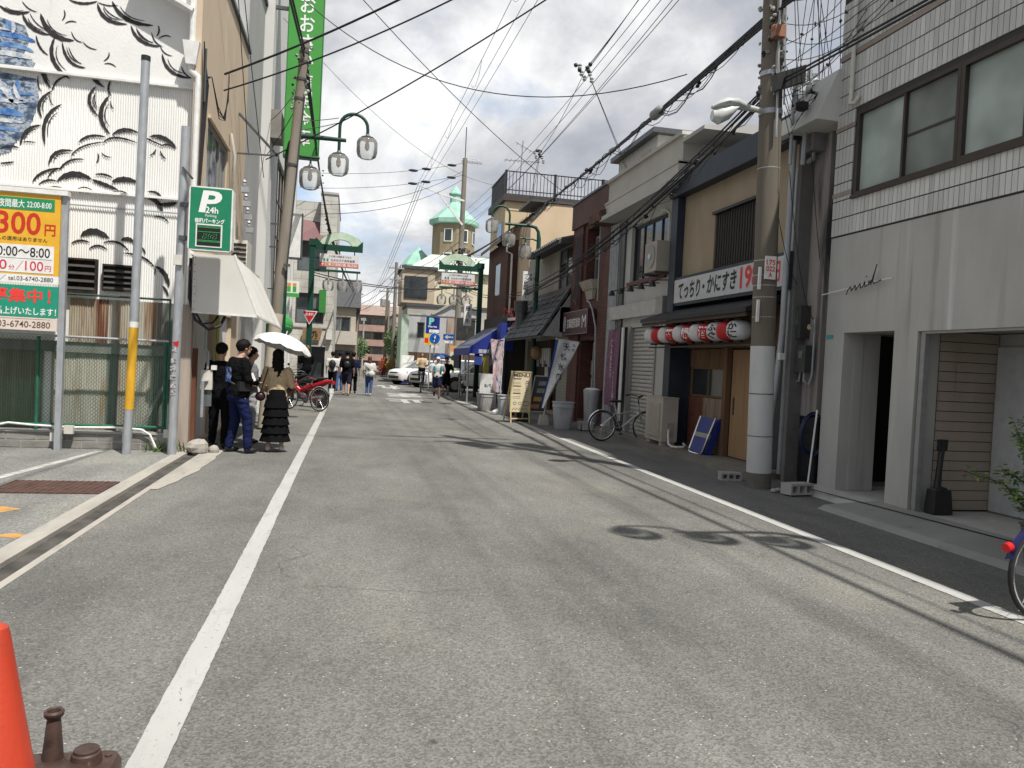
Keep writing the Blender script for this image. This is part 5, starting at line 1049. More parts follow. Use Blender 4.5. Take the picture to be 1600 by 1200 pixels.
# ================================================================== bicycles
def bicycle(loc, rz, label, frame, rim=None, basket=True, group='bicycles', sc=1.0, lean=0, tyre=None, mat2=None, box=None):
    """bike built along +x (front wheel at +x), then turned by rz"""
    rim = rim or M_chrome
    Mx = Matrix.Translation(loc) @ Matrix.Rotation(rz, 4, 'Z') @ Matrix.Rotation(lean, 4, 'X') @ Matrix.Scale(sc, 4)
    T = Thing('bicycle', label, 'bicycle', loc, group); r = .33
    def put(name, mb, mat, parent=None, sm=True): return T.part(name, mb.xf(Mx), mat, parent, smooth=sm)
    def ring(cx, rr, w, n=32, k=8):
        pts = [[Vector((cx+(rr+w*math.cos(2*math.pi*j/k))*math.cos(2*math.pi*i/n), w*math.sin(2*math.pi*j/k), r+(rr+w*math.cos(2*math.pi*j/k))*math.sin(2*math.pi*i/n))) for j in range(k)] for i in range(n+1)]
        q = MB(); q.rings(pts, False); return q
    for cx in (-.53, .53):
        w = put('wheel', ring(cx, r-.018, .017), tyre or M_rubber)
        put('rim', ring(cx, r-.040, .011), rim, w)
        s = MB()
        for i in range(18):
            a = 2*math.pi*i/18; s.tube([(cx+.02*math.cos(a+1.2), (.02 if i % 2 else -.02), r+.02*math.sin(a+1.2)), (cx+(r-.05)*math.cos(a), 0, r+(r-.05)*math.sin(a))], .0016, 3, False)
        put('spokes', s, rim, w); h = MB(); h.cyl((cx,-.05,r), (cx,.05,r), .022, 10); put('hub', h, M_chrome, w)
        f = MB(); pts = [Vector((cx+(r+.022)*math.cos(R(a)), 0, r+(r+.022)*math.sin(R(a)))) for a in (range(20, 176, 12) if cx < 0 else range(35, 140, 12))]
        f.slab([[p+Vector((0,-.026,-.006)), p+Vector((0,0,.006)), p+Vector((0,.026,-.006))] for p in pts], .003, (0,0,1)); put('mudguard', f, mat2 or rim)
    f = MB(); bb = (-.10,0,.29); hd0 = (.36,0,.60); hd1 = (.325,0,.80); st = (-.235,0,.72)
    f.tube([bb, (.02,0,.36), (.22,0,.52), hd0], .019, 10); f.tube([(-.19,0,.56), (.0,0,.62), hd0+Vector((-.01,0,.1)) if isinstance(hd0, Vector) else (.345,0,.69)], .016, 10)
    f.tube([bb, st], .018, 10); f.tube([hd0, hd1], .022, 10); f.tube([bb, (-.53,.05,.33)], .011, 8); f.tube([bb, (-.53,-.05,.33)], .011, 8); f.tube([(-.20,0,.62), (-.53,.05,.33)], .010, 8); f.tube([(-.20,0,.62), (-.53,-.05,.33)], .010, 8); f.tube([hd0, (.43,.05,.45), (.53,.05,.33)], .013, 8); f.tube([hd0, (.43,-.05,.45), (.53,-.05,.33)], .013, 8); put('frame', f, frame)
    s = MB(); s.ell((-.27,0,.86), (.13,.09,.035), 12, 6); s.ell((-.18,0,.86), (.12,.045,.03), 10, 6); put('saddle', s, M_black); s = MB(); s.tube([st, (-.27,0,.84)], .013, 8); put('seat_post', s, M_chrome)
    s = MB(); s.tube([hd1, (.315,0,.92)], .013, 8); s.tube([(.16,.28,.98),(.26,.27,1.0),(.33,.12,.99),(.335,0,.94),(.33,-.12,.99),(.26,-.27,1.0),(.16,-.28,.98)], .011, 8); put('handlebar', s, M_black if not basket else M_chrome)
    s = MB(); s.tube([(.15,.28,.978),(.24,.275,.998)], .017, 8); s.tube([(.15,-.28,.978),(.24,-.275,.998)], .017, 8); put('grip', s, M_black)
    s = MB(); s.lathe([(.02,-.008),(.085,-.008),(.085,.008),(.02,.008)], 18, (-.10,.055,.29), ax='y'); s.bar((-.10,.075,.29), (-.02,.075,.15), .02, .012); s.bar((-.10,-.075,.29), (-.18,-.075,.43), .02, .012); put('crank', s, M_steel)
    s = MB(); s.box(-.06,.02,.075,.16,.14,.16); s.box(-.22,-.14,-.16,-.075,.42,.44); put('pedal', s, M_black, None, False)
    s = MB(); s.tube([(-.10,.06,.36),(-.53,.06,.37)], .006, 5); s.tube([(-.10,.06,.22),(-.53,.06,.29)], .006, 5); put('chain_guard', s, frame)
    s = MB(); s.tube([(-.50,.06,.33),(-.56,.14,.02)], .009, 6); put('stand', s, M_chrome)
    if basket:
        s = MB()
        for z in (.74, .82, .90, .98): s.tube([(.36,-.16,z),(.66,-.17,z),(.66,.17,z),(.36,.16,z),(.36,-.16,z)], .005, 4)
        for i in range(9): s.tube([(.40+.03*i,-.14,.72),(.38+.035*i,-.17,1.0)], .0025, 3, False); s.tube([(.40+.03*i,.14,.72),(.38+.035*i,.17,1.0)], .0025, 3, False); s.tube([(.65,-.15+.037*i,.72),(.67,-.16+.04*i,1.0)], .0025, 3, False)
        put('basket', s, M_steel)
    return T, Mx, put
bicycle((5.80, 15.62, 0), R(9), 'silver bicycle with no basket parked against the roller shutter', plain('bike_silver', (.55, .55, .54), .3, .6), basket=False)
T, Mx, put = bicycle((5.15, 4.33, 0), R(6), 'dark blue bicycle with red rear reflector at the right edge', plain('bike_blue', (.02, .022, .10), .3, .3), basket=True, mat2=MATS['bike_blue'])
s = MB(); s.cyl((-.90,0,.50), (-.86,0,.51), .032, 14); put('reflector', s, plain('reflector_red', (.60, .02, .02), .2, var=0))
s = MB(); s.box(-.72, -.38, -.05, .05, .735, .75); s.tube([(-.5,.05,.74),(-.53,.06,.33)], .006, 6); s.tube([(-.5,-.05,.74),(-.53,-.06,.33)], .006, 6); put('rear_rack', s, M_black)

# ================================================================== big utility pole on the right
T = Thing('utility_pole', 'thick brown concrete utility pole with white painted foot and street light', 'utility pole', (5.58, 9.68, 0))
pl = lambda z: Vector((5.60-.036*z*.75, 9.68, z))
M_pole1 = layered('pole_brown', [(.3, (.115, .10, .08)), (.7, (.175, .155, .125))], (3, 3, .4), bump=.25, bs=70, stain=[((.09, .08, .065), (6, 6, .3), .62, .8)])
m = MB(); m.tube([pl(0), pl(.22)], [.170, .168], 28); T.part('foot', m, layered('pole_foot', [(.3, (.10, .095, .085)), (.7, (.17, .16, .14))], (4, 4, 4)), smooth=True)
m = MB(); m.tube([pl(.22), pl(1.96)], [.1695, .164], 28); sh = T.part('white_sheath', m, layered('sheath_white', [(.3, (.44, .44, .43)), (.6, (.54, .54, .53))], (2, 2, 1), rough=.5, bump=.08, stain=[((.26, .255, .24), (5, 5, 3), .64, .74), ((.10, .095, .09), (11, 11, 2.0), .715, .745)]), smooth=True)
m = MB(); m.tube([pl(1.30), pl(1.312)], .170, 28); m.tube([pl(.72), pl(.73)], .172, 28); T.part('sheath_band', m, M_steel, sh)
m = MB(); m.tube([pl(1.96), pl(5), pl(12.4)], [.160, .150, .115], 28); T.part('shaft', m, M_pole1, smooth=True)
m = MB()
for z in (2.35, 2.62, 2.78, 2.92, 3.12, 4.37): m.tube([pl(z), pl(z+.012)], .165-.0025*z, 24)
m.tube([pl(5.10), pl(5.17)], .158, 24); m.tube([pl(5.62), pl(5.68)], .158, 24)
T.part('band', m, M_galv, smooth=True)
FPp = Fr((0, 9.68-.165, 0), FRONT)
m = MB(); FPp.box(m, 5.41, 5.57, 2.86, 3.17, 0, .02); tg = T.part('number_plate', m, M_white)
m = MB(); lettering(m, '175', FPp, 5.425, 5.555, 3.05, 3.12, .023, .02); lettering(m, '022', FPp, 5.425, 5.555, 2.965, 3.035, .023, .02); lettering(m, 'A', FPp, 5.465, 5.515, 2.885, 2.95, .023, .02); T.part('lettering', m, M_inkr, tg)
m = MB(); m.box(5.345, 5.38, 9.53, 9.56, 2.72, 3.02); m.box(5.345, 5.38, 9.53, 9.56, 2.28, 2.58); T.part('side_plate', m, M_white)
# street light on the pole
m = MB(); a = pl(5.13); m.tube([a+Vector((-.10,-.05,0)), a+Vector((-.32,-.05,.02)), a+Vector((-.5,-.05,.04))], [.035,.04,.06], 10)
rg = []
for t, w, h, dz in ((0,.06,.05,.04),(.12,.10,.065,.06),(.28,.13,.07,.045),(.40,.10,.05,.0),(.47,.03,.02,-.03)):
    c = a+Vector((-.42-t, -.05, dz)); rg.append([c+Vector((0, w*math.cos(2*math.pi*k/14), h*math.sin(2*math.pi*k/14))) for k in range(14)])
m.rings(rg); lt = T.part('street_light', m, plain('light_grey', (.45, .47, .46), .4), smooth=True)
m = MB(); rg = []
for t, w, h, dz in ((.10,.07,.02,.0),(.22,.11,.10,-.07),(.36,.10,.12,-.13),(.46,.06,.07,-.14)):
    c = a+Vector((-.42-t, -.05, dz)); rg.append([c+Vector((0, w*math.cos(2*math.pi*k/14), h*math.sin(2*math.pi*k/14))) for k in range(14)])
m.rings(rg); T.part('light_diffuser', m, plain('diffuser', (.55, .57, .56), .3), lt, smooth=True)
# closure box, arms, transformer hardware higher up
m = MB(); c = pl(5.55); m.hexa([c+Vector(q) for q in ((-.10,-.34,-.22),(.30,-.34,-.06),(.30,-.2,-.06),(-.10,-.2,-.22),(-.10,-.34,.0),(.30,-.34,.16),(.30,-.2,.16),(-.10,-.2,.0))]); T.part('cable_closure', m, M_black)
m = MB(); m.tube([pl(4.75)+Vector((-.02,-.2,0)), pl(6.9)+Vector((-.02,-.19,0))], .018, 8); m.tube([pl(5.2)+Vector((.08,-.2,0)), pl(8)+Vector((.06,-.18,0))], .012, 6); T.part('riser_pipe', m, M_galv, smooth=True)
m = MB(); m.box(5.30, 5.45, 9.38, 9.5, 6.05, 6.2); m.ell(pl(6.12)+Vector((-.1,-.22,.05)), .06, 8, 5); T.part('orange_insulator', m, plain('ins_rust', (.28, .12, .07), .5))
m = MB(); random.seed(14)
for i in range(60):
    z = random.uniform(5.3, 6.9); a_ = random.uniform(0, 6.28); q = pl(z); r_ = .145+random.uniform(0, .04)
    m.ell(q+Vector((r_*math.cos(a_), r_*math.sin(a_), 0)), (random.uniform(.015, .045), random.uniform(.015, .04), random.uniform(.015, .05)), 6, 4)
T.part('fittings', m, layered('fittings', [(.45, (.02, .02, .02)), (.56, (.35, .34, .32))], (7, 7, 7), bump=0), kind='stuff')
m = MB()
for z, x0, x1 in ((8.1, -.9, .9), (10.2, -1.0, 1.0), (11.7, -1.5, 1.1)):
    q = pl(z); m.box(q.x+x0, q.x+x1, 9.62, 9.70, z-.05, z+.05)
T.part('crossarm', m, M_galv)
for i, (dx_, z) in enumerate(((-.55, 9.2), (.55, 9.2))):
    m = MB(); q = pl(z); m.lathe([(.05,-.5),(.26,-.48),(.28,-.4),(.28,.4),(.24,.46),(.05,.5)], 18, (q.x+dx_, 9.68, z)); T.part('transformer', m, plain('trafo', (.36, .36, .35), .5), smooth=True)

# ================================================================== right: white building with roller shutter
T = Thing('white_shop_building', 'white two-storey building with roller shutter and dark windows', 'building', (7.5, 16.6, 0))
FS2 = Fr((X0, 18.3, 0), RIGHT)            # u = 18.3 - Y
M_wsh = layered('shop_white', [(.3, (.42, .42, .405)), (.7, (.52, .52, .50))], (1.2, 1.2, .5), bump=.1, stain=[((.30, .295, .27), (4, 4, .3), .62, .8)])
m = MB(); FS2.wall(m, 0, 3.44, 0, 5.2, .28, [(1.05, 3.2, 3.58, 4.88), (1.35, 2.85, .08, 2.52), (.25, 1.1, .1, 2.55)]); T.part('wall', m, M_wsh)
m = MB(); m.box(X0+.29, 12, 14.86, 18.3, 0, 5.2); T.part('core', m, plain('dark_core', (.03, .028, .026), .9))
m = MB(); m.hexa([(5.88,14.2,5.16),(X0+.5,14.2,5.16),(X0+.5,18.35,5.16),(5.88,18.35,5.16),(5.88,14.2,5.26),(X0+.5,14.2,5.26),(X0+.5,18.35,5.26),(5.88,18.35,5.26)]); T.part('eave', m, M_wsh)
m = MB(); m.box(6.0, 6.5, 13.95, 18.3, 5.262, 5.62); m.box(6.08, 6.5, 13.95, 18.3, 5.625, 6.10); m.box(6.02, 6.5, 13.9, 18.35, 6.105, 6.17); m.box(5.98, 6.45, 13.95, 18.3, 5.56, 5.60); T.part('parapet', m, layered('parapet_cream', [(.3, (.46, .45, .41)), (.7, (.56, .55, .51))], (1, 1, 1), bump=.1, stain=[((.33, .31, .27), (6, 6, .5), .6, .8)]))
m = MB(); m.hexa([(6.05,13.0,5.95),(9,13.0,5.95),(9,13.95,5.95),(6.05,13.95,5.95),(6.05,13.0,6.02),(9,13.0,6.3),(9,13.95,6.3),(6.05,13.95,6.02)]); m.box(6.5, 12, 13.9, 18.3, 5.27, 6.1); T.part('roof', m, M_wsh)
FS2.window(T, 1.05, 3.2, 3.58, 4.88, -.08, plain('frame_dark', (.03, .032, .035), .4), [M_bglass, M_bglass, M_gglass], 4, 1, .05)
m = MB(); FS2.box(m, 1.0, 3.25, 3.50, 3.58, 0, .06); T.part('red_sill', m, plain('sill_red', (.14, .055, .05), .6))
for i in range(27):
    m = MB(); z = .09+i*.09; FS2.box(m, 1.36, 2.84, z, z+.078, -.10, -.075); FS2.box(m, 1.36, 2.84, z+.02, z+.06, -.075, -.060); T.part('shutter_slat', m, plain('shutter_grey', (.50, .495, .47), .5, .15))
m = MB(); FS2.box(m, 1.30, 1.36, .08, 2.55, -.09, .03); FS2.box(m, 2.84, 2.90, .08, 2.55, -.09, .03); T.part('shutter_rail', m, M_alum)
m = MB(); FS2.box(m, .25, 1.1, .1, 2.55, -.14, -.10); T.part('side_door', m, plain('door_greydark', (.10, .10, .105), .5))
m = MB(); rows_ = [[FS2.p(-.05+.22*i, v, .12+.02*math.sin(i*2.1+v*6)) for i in range(15)] for v in (3.06, 2.9, 2.74)]; m.slab(rows_, .01, (-1, 0, 0)); T.part('fabric_canopy', m, plain('fabric_white', (.50, .50, .48), .8))
m = MB(); FS2.box(m, 3.05, 3.42, 2.70, 3.1, .02, .14); T.part('shutter_box', m, M_alum)
m = MB(); m.box(6.02, X0, 14.86, 15.5, 3.60, 4.22); ac = T.part('air_conditioner', m, M_ac)
m = MB(); m.lathe([(.02,0),(.24,0),(.24,-.012),(.02,-.012)], 20, (6.016, 15.18, 3.92), ax='x'); T.part('fan', m, M_alum, ac); 
m = MB(); m.lathe([(.01,0),(.06,0),(.06,-.02),(.01,-.02)], 14, (6.0, 15.18, 3.92), ax='x'); T.part('fan_hub', m, M_white, ac)
m = MB(); m.box(6.0, X0, 14.88, 14.92, 3.54, 3.59); m.box(6.0, X0, 15.44, 15.48, 3.54, 3.59); T.part('ac_bracket', m, M_steel, ac)
m = MB(); m.tube([(6.3,14.95,4.2),(6.3,14.95,4.8),(6.28,15.1,4.9),(6.3,15.4,4.95)], .025, 8); T.part('ac_pipe', m, M_offw, ac, smooth=True)
m = MB()
for u, r_ in ((.06, .05), (.20, .045), (.36, .035), (-.1, .05)): m.tube([FS2.p(u, 5.1, .08), FS2.p(u-.02, 2.6, .07), FS2.p(u-.03, .05, .07)], r_, 8)
T.part('downpipe', m, M_galv, smooth=True)
m = MB(); FS2.box(m, .45, .72, 2.4, 5.1, .0, .05); T.part('dark_trunking', m, M_steel)
for i in range(5):
    y = 17.3-i*.62; m = MB(); m.tube([(X0,y,3.42),(6.05,y,3.40),(5.95,y-.02,3.36)], .012, 6); sp = T.part('spotlight', m, M_black)
    m = MB(); m.lathe([(.03,.06),(.05,.03),(.085,-.06),(.08,-.06)], 12, (5.93, y-.03, 3.32)); T.part('lamp_head', m, M_black, sp, smooth=True)
# purple banner in front of the white building
T = Thing('purple_banner', 'tall purple shop banner with white print beside the shutter', 'banner', (6.15, 17.5, .6))
FV = Fr((6.14, 17.98, 0), RIGHT)
m = MB(); rows_ = [[FV.p(.08*i, v, .025*math.sin(i*1.3+v*1.5)) for i in range(11)] for v in (2.46, 2.0, 1.5, 1.0, .66)]; m.slab(rows_, .006, (-1, 0, 0)); T.part('cloth', m, plain('cloth_purple', (.21, .105, .17), .8, var=.12), smooth=True)
m = MB(); FV.box(m, .86, .98, .30, 2.52, -.06, -.03); T.part('white_board', m, M_white)
m = MB(); m.cyl(FV.p(-.03,2.48,.01), FV.p(.9,2.48,.01), .01, 6); m.cyl(FV.p(.4,2.48,0), FV.p(.4,2.6,-.2), .008, 6); T.part('rod', m, M_steel)
m = MB(); vlettering(m, 'CAFEW', FV, .40, .13, 2.25, .19, .032, .0); vlettering(m, 'かき氷珈琲', FV, .60, .07, 1.5, .11, .034, 0); vlettering(m, '珈琲', FV, .62, .13, .98, .14, .034, .01); T.part('lettering', m, plain('print_lilac', (.62, .52, .58), .6, var=0))

# ================================================================== right: brick building
T = Thing('brick_building', 'narrow dark red brick building with maroon cafe sign', 'building', (7.6, 20.2, 0))
FK = Fr((X0, 22.0, 0), RIGHT)             # u = 22 - Y
M_brk = grid_tex('brick_red', (.115, .035, .026), (.16, .052, .038), (.05, .036, .032), .23, .075, .010, bump=.8)
m = MB(); FK.wall(m, 0, 3.6, 0, 5.55, .4, [(1.05, 2.45, 0.1, 2.3), (1.2, 2.5, 3.6, 5.4)]); FK.box(m, 2.6, 3.6, .0, 5.55, .0, .06); FK.box(m, 0, .95, .0, 5.55, .0, .06); T.part('wall', m, M_brk)
m = MB(); FK.box(m, -.02, 3.62, 5.55, 6.25, -.4, .12); T.part('fascia', m, grid_tex('brick_brown', (.12, .055, .042), (.13, .06, .046), (.075, .045, .04), .3, .08, .008, bump=.3))
m = MB(); FK.box(m, -.03, 3.63, 6.25, 6.31, -.45, .15); T.part('coping', m, M_steel)
m = MB(); m.box(X0+.41, 12, 18.4, 22, 0, 6.2); T.part('core', m, plain('dark_core', (.03, .028, .026), .9))
FK.window(T, 1.3, 2.4, 3.95, 5.2, -.22, M_alum, [M_bglass, M_gglass], 2, 2, .06)
m = MB()
for i in range(9):
    a = R(180*i/8); pass
m.hexa([FK.p(1.35,3.66,.0), FK.p(2.35,3.66,.0), FK.p(2.3,3.66,.12), FK.p(1.4,3.66,.12), FK.p(1.25,3.9,.0), FK.p(2.45,3.9,.0), FK.p(2.4,3.9,.22), FK.p(1.3,3.9,.22)]); m.hexa([FK.p(1.6,3.4,.0), FK.p(2.1,3.4,.0), FK.p(2.1,3.4,.06), FK.p(1.6,3.4,.06), FK.p(1.45,3.655,.0), FK.p(2.25,3.655,.0), FK.p(2.2,3.655,.1), FK.p(1.5,3.655,.1)]); T.part('window_box', m, layered('box_cream', [(.3, (.34, .31, .26)), (.7, (.46, .43, .37))], (2, 2, 2)))
m = MB(); FK.box(m, -.05, 2.42, 2.45, 3.12, .05, .26); sg = T.part('sign_board', m, plain('sign_maroon', (.075, .028, .042), .5))
m = MB()
for q in ((-.04,2.41,2.46,2.475), (-.04,2.41,3.095,3.11), (-.04,-.025,2.475,3.095), (2.395,2.41,2.475,3.095)): FK.box(m, q[0], q[1], q[2], q[3], .262, .266)
T.part('sign_border', m, M_alum, sg)
m = MB(); lettering(m, '京真焙煎珈琲', FK, .45, 1.75, 2.64, 2.92, .264, .012); lettering(m, 'M', FK, 1.92, 2.28, 2.62, 2.96, .264, .0); T.part('lettering', m, M_inkw, sg)
m = MB(); m.tube([FK.p(.22+.09*math.cos(R(a)), 2.78+.22*math.sin(R(a)), .266) for a in range(0, 361, 30)], .008, 4); lettering(m, '珈', FK, .16, .28, 2.68, 2.88, .264, .0); T.part('emblem', m, M_inkw, sg)
m = MB(); FK.box(m, 1.05, 2.45, .1, 2.3, -.38, -.34); T.part('dark_entry', m, plain('entry_dark', (.02, .012, .012), .6))
FK.window(T, 1.75, 2.35, .2, 2.25, -.15, plain('door_mint', (.36, .40, .36), .5), M_bglass, 2, 4, .05, name='glazed_door')
m = MB(); FK.box(m, 1.1, 1.45, 1.35, 1.75, -.335, -.32); FK.box(m, 1.15, 1.5, .95, 1.25, -.335, -.32); T.part('notice', m, plain('paper', (.42, .38, .30), .7))
m = MB()
for k in range(6): m.tube([FK.p(.55+.1*k, 5.3, .10), FK.p(.5+.13*k, 4.6, .13+.02*k), FK.p(.62+.06*k, 4.0, .12), FK.p(.5+.1*k, 3.5, .14), FK.p(.8, 3.3, .12)], .011, 5)
T.part('cables', m, M_wireg)
m = MB(); m.tube([FK.p(2.7,5.5,.12), FK.p(2.75,3.3,.12)], .02, 8); m.tube([FK.p(2.45,3.3,.3), FK.p(2.75,3.25,.34), FK.p(2.92,3.05,.3), FK.p(2.95,2.6,.2), FK.p(2.95,.1,.12)], .022, 8); T.part('conduit', m, M_galv, smooth=True)
m = MB(); m.hexa([FK.p(2.9,5.2,-.3), FK.p(3.8,5.2,-.3), FK.p(3.8,5.2,.5), FK.p(2.9,5.2,.5), FK.p(2.9,5.75,-.3), FK.p(3.8,5.75,-.3), FK.p(3.8,5.4,.55), FK.p(2.9,5.4,.55)]); T.part('tiled_eave', m, layered('eave_junk', [(.35, (.06, .05, .045)), (.6, (.20, .10, .07))], (5, 5, 5)))
# rooftop clutter behind it
T = Thing('rooftop_hut', 'small cream rooftop hut with dark roof edge behind the brick building', 'building', (8, 19.2, 6.3))
m = MB(); m.box(7.4, 10, 18.6, 21.5, 6.3, 7.55); T.part('wall', m, plain('hut_cream', (.50, .49, .46), .8)); m = MB(); m.box(7.2, 10.1, 18.4, 21.7, 7.55, 7.68); T.part('roof', m, M_steel)
m = MB(); m.box(7.38, 7.399, 19.0, 19.7, 6.6, 7.3); T.part('shutter_door', m, plain('hut_door', (.42, .34, .27), .6))

# ================================================================== right: slate awning shop
T = Thing('slate_awning_shop', 'old shop with a steep slate awning over a wooden front', 'building', (7.6, 25, 0))
FA = Fr((X0, 28.0, 0), RIGHT)             # u = 28 - Y
M_old = layered('old_render', [(.3, (.27, .25, .215)), (.7, (.38, .36, .315))], (1.2, 1.2, .5), bump=.2, stain=[((.20, .18, .15), (4, 4, .4), .6, .8)])
m = MB(); FA.wall(m, 0, 6.0, 0, 5.4, .3, [(4.3, 5.8, 3.95, 5.2), (.4, 5.7, .1, 2.4)]); T.part('wall', m, M_old)
m = MB(); m.box(X0+.31, 12, 22, 28, 0, 5.4); T.part('core', m, plain('dark_core', (.03, .028, .026), .9))
FA.window(T, 4.3, 5.8, 3.95, 5.2, -.03, M_bronze, [M_gglass, M_bglass], 2, 3, .05)
m = MB(); m.hexa([(5.85,22.02,5.15),(9,22.02,5.6),(9,26,5.6),(5.85,26,5.15),(5.85,22.02,5.25),(9,22.02,6.3),(9,26,6.3),(5.85,26,5.25)]); T.part('upper_roof', m, M_rf)
for i in range(16):
    m = MB(); y = 22.15+i*.24; m.tube([(5.80,y,5.26),(6.4,y,5.42)], .07, 6); T.part('roof_tile', m, plain('rtile', (.075, .075, .08), .6))
m = MB(); FA.box(m, 0, 6.0, 3.85, 3.95, 0, .06); T.part('ledge', m, plain('ledge_brown', (.13, .09, .075), .7))
a0, a1 = Vector((X0+.02, 0, 3.92)), Vector((5.45, 0, 2.45))
dirv = (a1-a0); n_s = 8; nrm = Vector((dirv.z, 0, -dirv.x)).normalized(); nrm = nrm if nrm.x < 0 else -nrm
sl_ = MB(); L_ = dirv.length/n_s*1.25; d_ = dirv.normalized()
sl_.hexa([Vector((0,-.14,0)), Vector((0,.14,0)), d_*L_+Vector((0,.14,0))+nrm*.02, d_*L_+Vector((0,-.14,0))+nrm*.02, Vector((0,-.14,0))+nrm*.012, Vector((0,.14,0))+nrm*.012, d_*L_+Vector((0,.14,0))+nrm*.040, d_*L_+Vector((0,-.14,0))+nrm*.040])
slm = sl_.mesh('slate', layered('slate', [(.3, (.055, .057, .062)), (.7, (.10, .102, .108))], (3, 3, 3), rough=.6, bump=.2))
for r in range(n_s):
    for c in range(19):
        y = 22.1+.15+c*.285+(.14 if r % 2 else 0)
        if y > 27.6: continue
        T.share('slate', slm, a0+dirv*(r/n_s)+Vector((0, y, 0))+nrm*.02*random.random())
m = MB(); m.hexa([a0+Vector((0,22.1,-.05)), a1+Vector((0,22.1,-.05)), a1+Vector((0,27.6,-.05)), a0+Vector((0,27.6,-.05)), a0+Vector((0,22.1,-.01)), a1+Vector((0,22.1,-.01)), a1+Vector((0,27.6,-.01)), a0+Vector((0,27.6,-.01))]); T.part('awning_board', m, M_black)
m = MB(); m.prism([(a0.x+.05, 3.9),(a1.x+.05, 2.42),(a0.x+.05, 2.42)], 'y', 22.02, 22.08); T.part('awning_cheek', m, plain('cheek_grey', (.30, .30, .295), .5))
m = MB(); m.bar(a0+Vector((-.02,22.06,.06)), a1+Vector((-.02,22.06,.06)), .08, .06); m.box(5.44, 5.52, 22.06, 27.6, 2.36, 2.43); T.part('barge_board', m, plain('barge', (.08, .082, .085), .6))
m = MB(); FA.box(m, 4.2, 5.98, 2.55, 3.3, .0, .35); T.part('grey_hood', m, plain('hood_grey', (.33, .34, .34), .45, .2))
m = MB(); m.tube([(5.78,26.3,2.7),(5.74,26.25,3.4)], .20, 14); m.tube([(5.74,26.25,3.4),(5.70,26.2,3.75)], .235, 14, True); T.part('duct', m, plain('duct_grey', (.11, .12, .125), .45, .4), smooth=True)
m = MB(); FA.box(m, .4, 5.7, .1, 2.4, -.28, -.22); T.part('dark_front', m, plain('front_dark', (.035, .025, .02), .7))
for i in range(14):
    m = MB(); u = 1.0+i*.17; FA.box(m, u, u+.155, .1, 1.1, -.15, -.12+.004*(i % 2)); T.part('plank', m, M_wd)
m = MB(); FA.box(m, .5, 1.0, .1, 2.2, -.12, -.06); FA.box(m, 3.5, 3.62, .1, 2.4, -.1, .0); T.part('post', m, plain('post_orange', (.22, .10, .04), .6))
for i in range(24):
    m = MB(); z = .1+i*.096; FA.box(m, 4.35, 5.6, z, z+.09, -.1, -.08); T.part('shutter_slat', m, plain('shutter_beige', (.33, .32, .28), .6))
m = MB(); m.ell((6.0,24.7,1.95), (.20,.26,.24), 12, 8); T.part('straw_ball', m, layered('straw', [(.3, (.20, .13, .07)), (.7, (.36, .26, .15))], (20, 20, 20)), smooth=True)
m = MB()
for i in range(7): m.box(6.1, 6.16, 23.5+i*.24, 23.62+i*.24, 1.5+.1*(i % 3), 2.1)
T.part('hanging_cloths', m, M_wsh)
m = MB(); FA.box(m, 3.0, 3.45, 1.0, 1.5, -.04, -.02); T.part('notice', m, M_white)

# ================================================================== right: blue awning shop and what stands around it
T = Thing('blue_awning_shop', 'dark shop under a bright blue corner awning', 'building', (6.2, 31, 0))
M_blue = plain('awning_blue', (.014, .03, .25), .6, var=.1, vs=3)
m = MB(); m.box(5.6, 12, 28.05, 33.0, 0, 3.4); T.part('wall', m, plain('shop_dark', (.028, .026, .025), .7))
m = MB(); e0, e1 = 28.9, 33.2; pr = [(5.75,3.08),(4.35,2.08),(4.35,2.02),(5.75,2.02)]
m.add([(5.75,e0,3.08),(4.35,e0,2.08),(4.35,e1,2.08),(5.75,e1,3.08)], [(0,1,2,3)]); T.part('awning_slope', m, plain('awning_blue_sunlit', (.10, .115, .17), .6, var=.1, vs=4), label='blue sloping cloth coloured greyish for sunlight')  # same blue cloth as the end; sunlight on the slope is in its greyer colour
m = MB(); m.add([(5.75,e0,3.08),(4.35,e0,2.08),(5.75,e0,2.08)], [(0,1,2)]); m.add([(4.35,e0-.002,2.08),(5.75,e0-.002,2.08),(5.75,e0-.002,1.86),(4.35,e0-.002,1.86)], [(0,1,2,3)]); m.add([(4.352,e0,2.08),(4.352,e1,2.08),(4.352,e1,1.80),(4.352,e0,1.80)], [(0,1,2,3)]); m.box(5.4, 5.9, 28.0, 28.9, 2.0, 3.05); T.part('awning_end', m, M_blue)
m = MB(); m.box(4.36, 4.42, 31.4, 33.1, 1.25, 1.80); T.part('side_curtain', m, plain('curtain_navy', (.012, .014, .05), .7))
m = MB()
for i in range(7): m.add([(4.75+.17*i,e0-.006,2.04),(4.90+.17*i,e0-.006,2.04),(4.90+.17*i,e0-.006,1.9),(4.75+.17*i,e0-.006,1.9)], [(0,1,2,3)])
T.part('pennants', m, plain('pennant', (.45, .45, .47), .7))
m = MB(); m.cyl((4.45,29.4,0), (4.45,29.4,2.05), .03, 8); m.cyl((4.45,31.6,0), (4.45,31.6,2.05), .03, 8); T.part('awning_post', m, M_galv, smooth=True)
m = MB(); m.box(4.95, 5.6, 28.96, 29.0, .9, 1.86); T.part('yellow_cloth', m, plain('cloth_yellow', (.50, .42, .12), .7))
m = MB(); m.box(4.62, 4.9, 28.95, 28.99, 1.45, 1.80); T.part('blue_poster', m, plain('poster_blue', (.03, .06, .25), .5))
m = MB(); m.box(5.0, 5.6, 27.9, 28.04, .3, 2.1); T.part('stock_rack', m, plain('rack_dark', (.03, .035, .04), .5))
